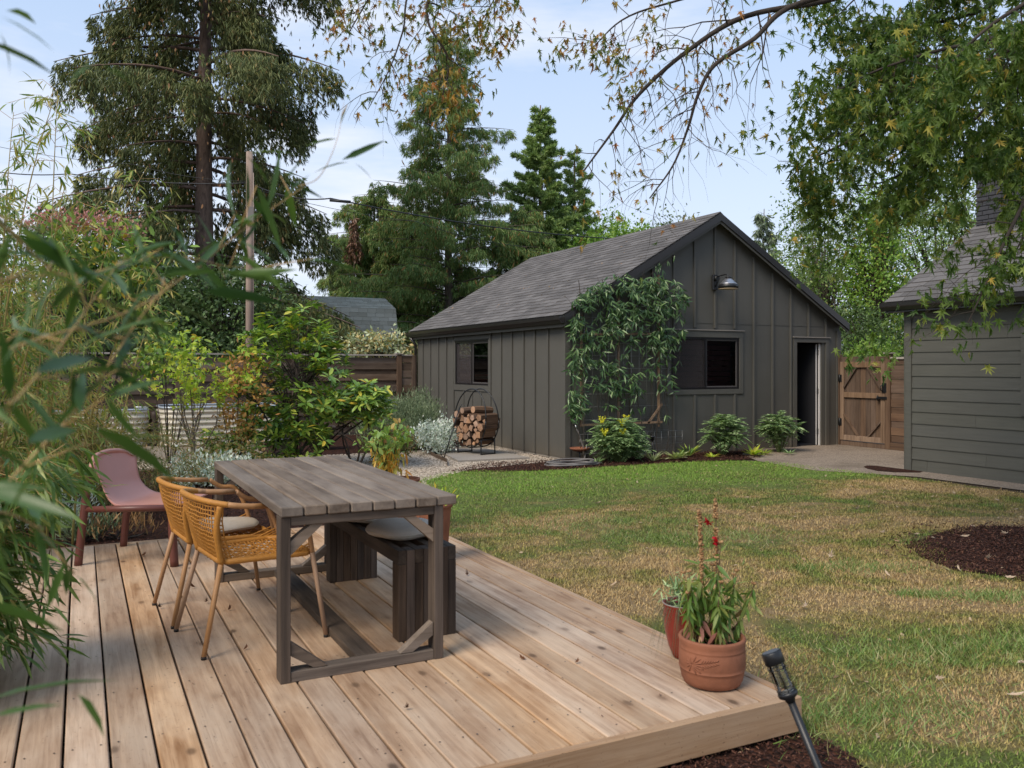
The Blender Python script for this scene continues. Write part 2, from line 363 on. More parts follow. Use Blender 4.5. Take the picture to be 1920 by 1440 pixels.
M['trellis'] = wood('trellis_lath', (.14, .085, .052), (.30, .20, .13), 2, 24, objvar=.2, rough=.8)
M['siding'] = painted('grey_painted_siding', (.098, .093, .081))
M['batten'] = painted('grey_painted_batten', (.098, .093, .081))
M['hsiding'] = wood('green_grey_lap_siding', (.082, .08, .068), (.10, .098, .083), 1, 30, objvar=.035, bmp=.12, rough=.65)
M['black'] = plain('black_painted_metal', (.012, .012, .013), .4, var=.1, scale=20, bmp=.02, spec=.5)
M['gutter'] = plain('dark_bronze_gutter', (.018, .016, .015), .3, var=.1, scale=10, bmp=0, spec=.6)
M['vinyl'] = plain('black_window_frame', (.014, .013, .014), .35, var=.05, bmp=0, spec=.5)
M['white'] = plain('white_painted_trim', (.62, .6, .58), .5, var=.05)
M['dripcap'] = plain('pale_drip_cap', (.25, .22, .19), .5, var=.05)
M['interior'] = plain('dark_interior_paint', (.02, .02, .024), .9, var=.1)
M['red_slat'] = plain('red_painted_slats', (.35, .03, .03), .6, var=.2)
M['wire'] = plain('galvanised_wire', (.30, .30, .29), .45, .6, bmp=0)
M['terracotta'] = plain('terracotta_clay', (.26, .098, .05), .8, var=.35, scale=9, bmp=.2)
M['redglaze'] = plain('red_glazed_clay', (.22, .022, .012), .22, var=.35, scale=7, bmp=.03, spec=.7)
M['soil'] = ground_mat('potting_soil', [(.006, .005, .004), (.03, .022, .016)], 60)
M['ochre'] = plain('ochre_wrapped_cord', (.47, .205, .036), .5, var=.25, scale=60, bmp=.25)
M['bamboo_leg'] = wood('tan_tube_legs', (.31, .17, .085), (.40, .235, .13), 2, 30, objvar=.04, rough=.5, bmp=.05)
M['rubber'] = plain('black_rubber_foot', (.015, .012, .01), .7)
M['cushion'] = plain('oat_linen_cushion', (.45, .385, .31), .9, var=.07, scale=90, bmp=.25)
M['plastic'] = plain('dusty_pink_plastic', (.50, .235, .185), .42, var=.06, scale=5, bmp=.02, spec=.45)
M['plastic_dark'] = plain('russet_plastic_frame', (.13, .042, .03), .42, var=.08, scale=5, bmp=.02, spec=.45)
M['hose'] = plain('grey_hose_rubber', (.17, .155, .145), .5, var=.15, bmp=0)
M['concrete'] = ground_mat('concrete_slab', [(.24, .21, .18), (.36, .32, .275)], 30, bmp=.2, bdist=.004)
M['path'] = ground_mat('aggregate_path', [(.16, .125, .095), (.36, .29, .225)], 60, bmp=.5, vor=70, bdist=.008, big=((.11, .085, .06), 1.1, .5, .72, .6))
M['gravel'] = ground_mat('pea_gravel', [(.15, .12, .088), (.34, .28, .21)], 60, bmp=.9, vor=62, bdist=.012, big=((.25, .2, .15), .8, .5, .7, .5))
M['mulch'] = ground_mat('bark_mulch', [(.014, .006, .004), (.075, .030, .018)], 34, bmp=1.0, vor=40, bdist=.03)
M['earth'] = ground_mat('garden_earth', [(.03, .02, .014), (.10, .072, .05)], 22, bmp=.8)
M['corr'] = plain('cream_corrugated_steel', (.52, .47, .38), .5, .1, var=.12, scale=4, bmp=.02)
M['corr_rim'] = plain('zinc_rim', (.42, .46, .5), .4, .4, var=.08, bmp=0)
M['planter'] = plain('dark_brown_planter', (.045, .03, .022), .7, var=.2)
M['pole'] = wood('grey_utility_pole', (.19, .125, .095), (.36, .27, .215), 2, 18, objvar=.02, rough=.9)
M['bark_dark'] = wood('spruce_bark', (.065, .042, .032), (.23, .155, .12), 2, 12, objvar=.05, rough=.95, bmp=1.0, stretch=.3)
M['bark'] = wood('maple_bark', (.022, .017, .014), (.075, .058, .046), 2, 12, objvar=.05, rough=.95, bmp=.8, stretch=.3)
M['bark_pale'] = wood('pale_bark', (.08, .065, .05), (.19, .155, .12), 2, 14, objvar=.05, rough=.95, bmp=.6, stretch=.3)
M['logside'] = wood('log_bark_side', (.045, .025, .016), (.20, .12, .075), 0, 16, objvar=.35, rough=.9, bmp=.8)
M['logend'] = wood('split_log_end', (.22, .12, .075), (.46, .29, .19), 0, 20, objvar=.35, rough=.9, bmp=.4, stretch=1)
M['brick'] = plain('painted_charcoal_brick', (.05, .05, .056), .75, var=.15, scale=20, bmp=.3)
M['mortar'] = plain('dark_mortar', (.014, .014, .016), .9)
M['bluewall'] = plain('slate_blue_wall', (.06, .075, .105), .7)
M['cable'] = plain('black_cable', (.02, .02, .022), .5, bmp=0)
def shingle_mat(name, a, b, c):
    m, Nn, Ln, bs = new_mat(name); v = objvec(Nn, Ln)
    oi = Nn.new('ShaderNodeObjectInfo'); gi = Nn.new('ShaderNodeNewGeometry')
    rr = mathn(Nn, Ln, 'FRACT', mathn(Nn, Ln, 'ADD', oi.outputs['Random'], gi.outputs['Random Per Island']))
    r = ramp(Nn, [a, b, c]); Ln.new(rr, r.inputs[0])
    n1 = noise_n(Nn, Ln, v, 160, 3, .8); col = mixn(Nn, Ln, mathn(Nn, Ln, 'MULTIPLY', n1, .5), r.outputs[0], tuple(x * .45 for x in a))
    n2 = noise_n(Nn, Ln, v, 3, 3, .6); col = mixn(Nn, Ln, mathn(Nn, Ln, 'MULTIPLY', n2, .35), col, b)
    Ln.new(col, bs.inputs['Base Color']); bs.inputs['Roughness'].default_value = .92; bs.inputs['Specular IOR Level'].default_value = .2
    bump(Nn, Ln, bs, n1, .5, .004); return m
M['shingle'] = shingle_mat('grey_brown_shingle', (.10, .093, .088), (.145, .134, .128), (.20, .186, .178))
M['shingle2'] = shingle_mat('pale_green_grey_shingle', (.27, .255, .20), (.35, .335, .27), (.45, .43, .36))
def glass_mat():
    m, Nn, Ln, bs = new_mat('dark_window_glass')
    g = Nn.new('ShaderNodeBsdfGlossy'); g.inputs['Roughness'].default_value = .02; g.inputs['Color'].default_value = (.85, .9, .95, 1)
    t = Nn.new('ShaderNodeBsdfTransparent'); t.inputs['Color'].default_value = (.55, .52, .52, 1)
    fr = Nn.new('ShaderNodeFresnel'); fr.inputs['IOR'].default_value = 1.5; ms = Nn.new('ShaderNodeMixShader')
    Ln.new(fr.outputs[0], ms.inputs[0]); Ln.new(t.outputs[0], ms.inputs[1]); Ln.new(g.outputs[0], ms.inputs[2])
    Ln.new(ms.outputs[0], Nn['Material Output'].inputs['Surface']); return m
M['glass'] = glass_mat()
def screen_mat():
    m, Nn, Ln, bs = new_mat('insect_screen')
    t = Nn.new('ShaderNodeBsdfTransparent'); ms = Nn.new('ShaderNodeMixShader'); ms.inputs[0].default_value = .62
    bs.inputs['Base Color'].default_value = (.045, .035, .034, 1); bs.inputs['Roughness'].default_value = .8
    Ln.new(t.outputs[0], ms.inputs[1]); Ln.new(bs.outputs[0], ms.inputs[2]); Ln.new(ms.outputs[0], Nn['Material Output'].inputs['Surface']); return m
M['screen'] = screen_mat()
def lawn_mat(name, blades):
    """green and straw patches that belong to the lawn itself"""
    m, Nn, Ln, bs = new_mat(name)
    t = Nn.new('ShaderNodeTexCoord'); v = t.outputs['Object']
    n1 = noise_n(Nn, Ln, v, .75, 7, .66, .8); n2 = noise_n(Nn, Ln, v, 3.2, 4, .6)
    sp = Nn.new('ShaderNodeSeparateXYZ'); Ln.new(v, sp.inputs[0])
    far = Nn.new('ShaderNodeMapRange'); far.inputs['From Min'].default_value = 7.5; far.inputs['From Max'].default_value = 10.0; far.inputs['To Max'].default_value = .30
    Ln.new(sp.outputs['Y'], far.inputs['Value'])
    near = Nn.new('ShaderNodeMapRange'); near.inputs['From Min'].default_value = 2.9; near.inputs['From Max'].default_value = .8; near.inputs['To Max'].default_value = .06
    Ln.new(sp.outputs['Y'], near.inputs['Value'])
    f = mathn(Nn, Ln, 'ADD', mathn(Nn, Ln, 'MULTIPLY', n1, .72), mathn(Nn, Ln, 'MULTIPLY', n2, .28))
    f = mathn(Nn, Ln, 'ADD', mathn(Nn, Ln, 'ADD', f, far.outputs[0]), near.outputs[0])
    straw, mid, green, lush = ((.46, .32, .165), (.31, .255, .09), (.16, .205, .05), (.185, .30, .05))
    if not blades:
        straw, mid, green, lush = tuple(tuple(x * .8 for x in c) for c in (straw, mid, green, lush))
    r = ramp(Nn, [straw, mid, green, lush], [.445, .505, .575, .78]); Ln.new(f, r.inputs[0]); c = r.outputs[0]
    if blades:
        g = Nn.new('ShaderNodeNewGeometry'); r2 = ramp(Nn, [(.58, .52, .38), (.8, .8, .68), (1.05, 1.07, .95), (1.3, 1.28, 1.15)]); Ln.new(g.outputs['Random Per Island'], r2.inputs[0])
        c = mixn(Nn, Ln, 1.0, c, r2.outputs[0], 'MULTIPLY')
        gg = mathn(Nn, Ln, 'FRACT', mathn(Nn, Ln, 'MULTIPLY', g.outputs['Random Per Island'], 17.3))
        c = mixn(Nn, Ln, mathn(Nn, Ln, 'GREATER_THAN', gg, .91), c, (.36, .26, .14))
    else:
        n4 = noise_n(Nn, Ln, v, 55, 8, .8); c = mixn(Nn, Ln, mathn(Nn, Ln, 'MULTIPLY', n4, .6), c, (.07, .05, .025))
        n5 = noise_n(Nn, Ln, v, 1.9, 4, .6); q = Nn.new('ShaderNodeMapRange'); q.inputs['From Min'].default_value = .64; q.inputs['From Max'].default_value = .7
        Ln.new(n5, q.inputs['Value']); c = mixn(Nn, Ln, mathn(Nn, Ln, 'MULTIPLY', q.outputs[0], .7), c, (.14, .08, .05)); bump(Nn, Ln, bs, n4, .8, .03)
    Ln.new(c, bs.inputs['Base Color']); bs.inputs['Roughness'].default_value = .8; bs.inputs['Specular IOR Level'].default_value = .2
    return m
M['lawn'] = lawn_mat('lawn_ground', False); M['blades'] = lawn_mat('grass_blades', True)
# ---------------------------------------------------------------- ground
rng = np.random.default_rng(7); R = random.Random(5)
def sheet(name, poly, z, mat, kind='structure', **kw):
    mb = MB(); n = 0; mb.v = [(x, y, z) for x, y in poly]; mb.face(range(len(poly)))
    me = mb.mesh(name)
    if me.polygons[0].normal.z < 0: me.flip_normals()
    return link_mesh(name, me, mat, kind=kind, **kw)
def smooth_poly(pts, it=2):
    for _ in range(it):
        q = []
        for i in range(len(pts)):
            a = pts[i]; b = pts[(i + 1) % len(pts)]
            q += [(a[0] * .75 + b[0] * .25, a[1] * .75 + b[1] * .25), (a[0] * .25 + b[0] * .75, a[1] * .25 + b[1] * .75)]
        pts = q
    return pts
def in_poly(P, poly):
    x = P[:, 0]; y = P[:, 1]; ins = np.zeros(len(P), bool); n = len(poly)
    for i in range(n):
        x1, y1 = poly[i]; x2, y2 = poly[(i + 1) % n]
        c = ((y1 > y) != (y2 > y)) & (x < (x2 - x1) * (y - y1) / (y2 - y1 + 1e-12) + x1); ins ^= c
    return ins
GX, GY, GW, GL = 7.08, 12.07, 6.23, 6.90          # garage corner, width, length
HX, HY = 10.90, 8.64                              # house corner
DX0, DX1, DY0, DY1, DZ = -.9, 2.625, 2.573, 7.205, .16
sheet('ground', [(-600, -600), (600, -600), (600, 600), (-600, 600)], -.014, M['earth'])
sheet('gravel_yard', smooth_poly([(-5.0, 8.2), (2.9, 8.3), (3.7, 9.2), (4.1, 10.7), (5.2, 11.6), (7.1, 12.0), (7.1, 19.2), (-5, 19.2)], 1), -.008, M['gravel'])
lawn_poly = smooth_poly([(2.64, -4), (2.64, 2.3), (2.645, 7.15), (3.05, 8.6), (3.6, 9.6), (3.95, 10.7), (4.6, 11.35), (5.1, 11.5), (5.7, 10.95), (6.4, 10.95), (7.4, 10.95), (8.8, 10.95),
                         (9.9, 10.5), (10.0, 9.2), (10.15, 8.0), (10.1, 6.4), (10.05, 4), (10, -4)], 2)
sheet('lawn_ground', lawn_poly, -.004, M['lawn'])
sheet('concrete_path', [(9.6, 9.2), (10.3, 8.0), (10.35, 5), (10.4, -4), (12, -4), (12, 8.6), (14.5, 8.9), (14.5, 12.6), (11.5, 12.6), (10.9, 11.9), (10.3, 11.5), (9.75, 10.5)], -.001, M['path'])
bed_wall = smooth_poly([(4.7, 11.5), (5.15, 11.75), (5.6, 12.2), (6.2, 12.2), (7.0, 12.02), (11.0, 12.04), (10.9, 11.4), (10.25, 10.95), (9.9, 10.7), (8.8, 10.93), (7.4, 10.93), (6.4, 10.93), (5.5, 11.05)], 1)
sheet('mulch_bed', bed_wall, -.002, M['mulch'])
tc_ = W(4.62, 6.8, 0)
bed_tree = [(tc_.x + math.cos(a) * 1.34 * (1 + .05 * math.sin(3 * a) + .035 * math.sin(11 * a + 1) + .03 * math.sin(17 * a)), tc_.y + math.sin(a) * 1.25 * (1 + .05 * math.cos(5 * a))) for a in np.linspace(0, 2 * math.pi, 41)[:-1]]
sheet('mulch_ring', bed_tree, .002, M['mulch'])
bed_deck = [(-4.5, 7.2), (2.6, 7.2), (2.85, 8.4), (2.8, 11.4), (2.9, 13.2), (2.3, 14.2), (1.2, 13.9), (-.2, 12.9), (-4.5, 13.2)]
sheet('mulch_border', bed_deck, -.004, M['mulch'])
bed_front = [(-.9, 1.9), (1.6, 2.0), (2.45, 2.12), (2.66, 2.32), (2.68, 2.56), (2.6, 2.62), (-.9, 2.7)]
sheet('mulch_strip', bed_front, .0, M['mulch'])
bed_corner = smooth_poly([(10.3, 8.55), (10.88, 8.2), (10.88, 8.8), (10.88, 9.3), (10.5, 9.1)], 1)
sheet('mulch_patch', bed_corner, .003, M['mulch'])
bed_rose = smooth_poly([(3.2, 14.2), (5.4, 14.7), (7.0, 15.2), (7.0, 18.8), (3.5, 18.6), (2.8, 16)], 1)
sheet('planting_bed', bed_rose, -.004, M['mulch'])
def sample_poly(poly, n):
    P = np.array(poly); lo = P.min(0); hi = P.max(0); out = []; c = 0
    while c < n:
        q = rng.uniform(lo, hi, (n * 2, 2)); q = q[in_poly(q, poly)]; out.append(q); c += len(q)
    return np.concatenate(out)[:n]
CHIP = ([(-.5, -.16, 0), (.5, -.12, .05), (.45, .14, .0), (-.45, .18, .04)], [(0, 1, 2, 3)])
M['chips'] = leafmat('bark_chips', [(.010, .004, .003), (.03, .011, .007), (.058, .022, .013), (.10, .045, .026), (.22, .14, .085)], [0, .3, .75, .97, 1], trans=0, rough=.9)
def chips(name, poly, n, size=(.010, .032), z=.006, label=None):
    p = sample_poly(poly, n); pos = np.c_[p, rng.uniform(0, .018, n) + z]
    d = rnd_dirs(rng, n) * [1, 1, .45]; nn = norm(rnd_dirs(rng, n) * .7 + [0, 0, 1])
    scatter(name, CHIP, pos, d, nn, rng.uniform(size[0], size[1], n), M['chips'], kind='stuff', label=label, cat='mulch')
chips('bark_mulch', bed_wall, 9000, label='dark bark mulch chips spread along the garage wall')
chips('bark_mulch', bed_tree, 22000, (.007, .024), label='round bed of reddish brown bark mulch in the lawn at right')
chips('bark_mulch', [(tc_.x + (x - tc_.x) * 1.22, tc_.y + (y - tc_.y) * 1.2) for x, y in bed_tree], 1500, (.012, .04), .012, label='bark pieces spilled onto the grass around the mulch ring')
chips('bark_mulch', bed_deck, 30000, (.008, .03), label='bark mulch behind the deck under the pink chair')
chips('bark_mulch', bed_front, 16000, (.004, .018), label='bark mulch below the front edge of the deck')
# pebbles on the gravel
PEB = ([(-.5, -.4, 0), (.5, -.3, .0), (.4, .45, 0), (-.45, .4, 0), (0, 0, .4)], [(0, 1, 4), (1, 2, 4), (2, 3, 4), (3, 0, 4)])
M['pebbles'] = leafmat('gravel_pebbles', [(.14, .11, .08), (.25, .20, .15), (.36, .30, .235), (.2, .17, .135)], trans=0, rough=.85)
gp = [(2.85, 8.4), (3.7, 9.2), (4.1, 10.7), (5.2, 11.6), (7.0, 12.0), (7.0, 14.5), (3.2, 14.6), (-1.0, 15.2), (-1, 13.2), (1.2, 13.9), (2.3, 14.2), (2.9, 13.2), (2.8, 11.4)]
q = sample_poly(gp, 26000); n = len(q)
scatter('gravel_stones', PEB, np.c_[q, np.full(n, -.004)], norm(np.c_[rng.normal(size=(n, 2)), np.zeros(n)]), np.tile([0, 0, 1.], (n, 1)), rng.uniform(.012, .034, n), M['pebbles'], kind='stuff', label='pale gravel stones covering the yard behind the deck', cat='gravel')
# grass: single blades, thick near the camera
def grass():
    pos = []
    for (x0, x1, y0, y1, dens) in ((2.6, 6.5, -.5, 3.2, 8200), (2.6, 7.5, 3.2, 5.5, 6500), (2.6, 10.2, 5.5, 8.0, 4200), (2.9, 10.2, 8.0, 11.6, 3000), (6.5, 10.1, 0.5, 3.2, 3500), (7.5, 10.2, 3.2, 5.5, 3800)):
        n = int((x1 - x0) * (y1 - y0) * dens); pos.append(rng.uniform((x0, y0), (x1, y1), (n, 2)))
    p = np.concatenate(pos)
    jit = p + rng.normal(size=p.shape) * .05
    a = p[:, 0] * CC - p[:, 1] * SS; b = p[:, 0] * SS + p[:, 1] * CC
    keep = in_poly(jit, lawn_poly) & (a / b < .66) & (a / b > -.2) & (b > 1.8)
    dt = np.hypot(p[:, 0] - tc_.x, p[:, 1] - tc_.y); keep &= (dt > 1.20 + .07 * np.sin(7 * np.arctan2(p[:, 1] - tc_.y, p[:, 0] - tc_.x)) + .05 * np.sin(19 * np.arctan2(p[:, 1] - tc_.y, p[:, 0] - tc_.x)) + rng.uniform(-.12, .2, len(p)))
    keep &= ~in_poly(jit, bed_front)
    p = p[keep]; b = b[keep]; n = len(p)
    # tufts: blades gather and the sward height wanders
    ph = .5 + .5 * np.sin(p[:, 0] * 2.1 + 1.3 * np.sin(p[:, 1] * 1.7)) * np.sin(p[:, 1] * 2.6 + 1.1 * np.sin(p[:, 0] * 2.3))
    h = rng.uniform(.010, .025, n) * (.6 + .8 * ph) * (1 + .02 * b)
    bare = ph + rng.uniform(-.2, .2, n) > .04; p = p[bare]; h = h[bare]; b = b[bare]; n = len(p)
    w = rng.uniform(.0014, .0028, n) * (1 + .06 * b)
    az = rng.uniform(0, 2 * math.pi, n); lean = rng.uniform(.5, 1.55, n)
    dx = np.cos(az); dy = np.sin(az)
    V = np.zeros((n, 3, 3)); z0 = np.full(n, -.004)
    V[:, 0] = np.c_[p[:, 0] - dy * w, p[:, 1] + dx * w, z0]; V[:, 1] = np.c_[p[:, 0] + dy * w, p[:, 1] - dx * w, z0]
    V[:, 2] = np.c_[p[:, 0] + dx * h * np.sin(lean), p[:, 1] + dy * h * np.sin(lean), z0 + h * np.cos(lean) + .004]
    me = np_mesh('grass', V, None, [(0, 1, 2)], n)
    link_mesh('grass', me, M['blades'], label='patchy green and straw coloured lawn grass', cat='grass', kind='stuff')
    print('grass', n)
    # coarse green tufts standing up out of the lawn
    cs = []
    for (u, v, r_, k) in ((1600, 1065, .30, 900), (1860, 1120, .22, 700), (1730, 1115, .13, 300), (1850, 1215, .40, 1200), (1700, 1235, .35, 800), (1640, 1330, .6, 1600), (1280, 1010, .5, 700), (1560, 1350, .3, 700), (960, 990, .6, 800), (1150, 975, .7, 900), (1340, 1005, .5, 600), (880, 905, .6, 700)):
        g = G(u, v); q = rng.normal(size=(k, 2)) * r_ * [.9, .35]
        cs.append(np.c_[g.x + q[:, 0] * CC + q[:, 1] * SS, g.y - q[:, 0] * SS + q[:, 1] * CC])
    p = np.concatenate(cs); n = len(p); az = rng.uniform(0, 2 * math.pi, n); ln = rng.uniform(.3, 1.2, n)
    d = np.c_[np.cos(az) * np.sin(ln), np.sin(az) * np.sin(ln), np.cos(ln)]
    m = leafmat('coarse_grass_blades', [(.05, .10, .02), (.10, .17, .04), (.17, .22, .07), (.28, .24, .12)], trans=.2)
    scatter('coarse_grass', ([(0, .5, 0), (0, -.5, 0), (.55, -.4, .0), (.55, .4, 0), (1, 0, -.12)], [(0, 1, 2, 3), (3, 2, 4)]), np.c_[p, np.full(n, -.004)], d, rnd_dirs(rng, n), rng.uniform(.035, .075, n), m, width=.06,
            label='longer tufts of green grass in the dry lawn', cat='grass', kind='stuff')
grass()

# ---------------------------------------------------------------- deck
def deck():
    t = thing('wooden_deck', 'low cedar deck of long boards under the dining table', 'deck', (DX0, DY0, 0))
    RW = .038; pitch = .1467; bw = pitch - .009; Ld = DY1 - DY0 - 2 * RW - .004
    meshes = []
    for k in range(4):
        mb = MB(); mb.box(-bw / 2, bw / 2, 0, Ld, -.035, 0, ch=.004); meshes.append(mb.mesh('deck_board'))
    x = DX1 - RW - pitch / 2 - .002; k = 0
    while x > DX0 + .06:
        o = link_mesh('deck_board', meshes[k % 4], M['deck'], t); o.location = (x - DX0, RW + .002, DZ + R.uniform(-.0015, .0015)); o.rotation_euler = (0, 0, R.uniform(-.0006, .0006)); x -= pitch; k += 1
    w = DX1 - DX0; l = DY1 - DY0
    for nm, bx in (('rim_board', (0, w, 0, RW)), ('rim_board', (0, w, l - RW, l))):
        MB().box(bx[0], bx[1], bx[2], bx[3], DZ - .14, DZ, ch=.003).build(nm, M['rim'], t)
    o = MB().box(0, l - 2 * RW - .006, 0, RW, 0, .14, ch=.003).build('rim_board', M['rim'], t); o.location = (w, RW + .003, DZ - .14); o.rotation_euler = (0, 0, math.pi / 2)
    o = MB().box(0, l - 2 * RW - .006, 0, RW, 0, .14, ch=.003).build('rim_board', M['rim'], t); o.location = (RW, RW + .003, DZ - .14); o.rotation_euler = (0, 0, math.pi / 2)
    j = MB()
    for i in range(9): j.box(.05, w - .05, .25 + i * .52, .29 + i * .52, .0, DZ - .037)
    j.build('joist_frame', M['tframex'], t)
    # countersunk screw heads and small debris marks
    sc = MB()
    for i in range(9):
        xx = DX1 - RW - pitch / 2 - .002
        while xx > DX0 + .06:
            for s in (-1, 1):
                cx, cy = xx - DX0 + s * .045, .27 + i * .52; nn = len(sc.v)
                for a in range(6): sc.v.append((cx + .004 * math.cos(a * math.pi / 3), cy + .004 * math.sin(a * math.pi / 3), DZ + .0022))
                sc.face(range(nn, nn + 6))
            xx -= pitch
    sc.build('screw_head', M['black'], t, kind='stuff')
deck()

# ---------------------------------------------------------------- garage
def shingles(parent_roof, O, U, V, nu, nv, wu, wv, mat, near, lim=300, name='shingle'):
    """U along the eave, V up the slope; the `lim` nearest are objects, the rest one mesh"""
    U = Vector(U).normalized(); V = Vector(V).normalized(); Nn_ = U.cross(V)
    if Nn_.z < 0: Nn_ = -Nn_
    me = []
    for k in range(5):
        mb = MB(); w = wu - .005
        mb.box(.0025, w, -.012 - .004 * k % 3 * .5, wv + .02, 0, .007 + .001 * k); me.append(mb.mesh(name))
    cells = []
    for j in range(nv):
        off = (j % 3) * wu / 3 + (.07 if j % 2 else 0)
        for i in range(-1, nu + 1):
            u0 = i * wu + off; u1 = u0 + wu
            if u1 < .04 or u0 > nu * wu - .04: continue
            cells.append((max(u0, 0), min(u1, nu * wu), j * wv))
    tilt = math.atan2(.009, wv)
    rot = Matrix((( U.x, V.x, Nn_.x), (U.y, V.y, Nn_.y), (U.z, V.z, Nn_.z))).to_4x4() @ Matrix.Rotation(-tilt, 4, 'X')
    def pos(c): return Vector(O) + U * c[0] + V * c[2]
    cells.sort(key=lambda c: (near - pos(c)).length)
    rest = MB()
    for q, c in enumerate(cells):
        p = pos(c) + Nn_ * (.011 + R.uniform(0, .002)); full = abs((c[1] - c[0]) - wu) < 1e-4
        Mx = Matrix.Translation(p) @ rot
        if q < lim and full:
            o = link_mesh(name, me[q % 5], mat, parent_roof); o.matrix_local = Mx
        else: rest.box(.0025, c[1] - c[0] - .0025, -.012, wv + .02, 0, .009, 0, Mx)
    rest.build(name, mat, parent_roof, kind='stuff')

def wall_with_holes(mb, x0, x1, z0, z1, holes, place):
    """rectangle cut by holes; place(xa, xb, za, zb) adds one solid piece"""
    xs = sorted({x0, x1} | {h[0] for h in holes} | {h[1] for h in holes})
    for a, b in zip(xs[:-1], xs[1:]):
        zs = [(z0, z1)]
        for h in holes:
            if h[0] < (a + b) / 2 < h[1]:
                nz_ = []
                for (p, q) in zs:
                    if h[2] > p: nz_.append((p, min(q, h[2])))
                    if h[3] < q: nz_.append((max(p, h[3]), q))
                zs = nz_
        for (p, q) in zs: place(a, b, p, q)

def window_y(t, x0, x1, z0, z1, yf=0.0):
    """sliding window in a wall whose outside faces -y"""
    f = MB(); d = .03; w = .035
    f.box(x0, x1, yf - d, yf + .04, z0, z0 + w); f.box(x0, x1, yf - d, yf + .04, z1 - w, z1)
    f.box(x0, x0 + w, yf - d, yf + .04, z0 + w, z1 - w); f.box(x1 - w, x1, yf - d, yf + .04, z0 + w, z1 - w)
    xm = (x0 + x1) / 2; f.box(xm - .022, xm + .022, yf - d + .004, yf + .04, z0 + w, z1 - w)
    wd = f.build('window', M['vinyl'], t)
    s = MB(); e = .022
    a0, a1, b0, b1 = xm + .022, x1 - w, z0 + w, z1 - w
    s.box(a0, a1, yf - .012, yf + .01, b0, b0 + e); s.box(a0, a1, yf - .012, yf + .01, b1 - e, b1); s.box(a0, a0 + e, yf - .012, yf + .01, b0 + e, b1 - e); s.box(a1 - e, a1, yf - .012, yf + .01, b0 + e, b1 - e)
    s.build('sash', plain('grey_sash', (.10, .09, .088), .4, bmp=0), wd)
    MB().quad((a0 + e, yf, b0 + e), (a1 - e, yf, b0 + e), (a1 - e, yf, b1 - e), (a0 + e, yf, b1 - e)).build('pane', M['glass'], wd)
    MB().quad((x0 + w, yf + .01, b0), (xm - .022, yf + .01, b0), (xm - .022, yf + .01, b1), (x0 + w, yf + .01, b1)).build('pane', M['glass'], wd)
    MB().quad((x0 + w, yf - .012, b0), (xm - .022, yf - .012, b0), (xm - .022, yf - .012, b1), (x0 + w, yf - .012, b1)).build('screen', M['screen'], wd)
    return wd

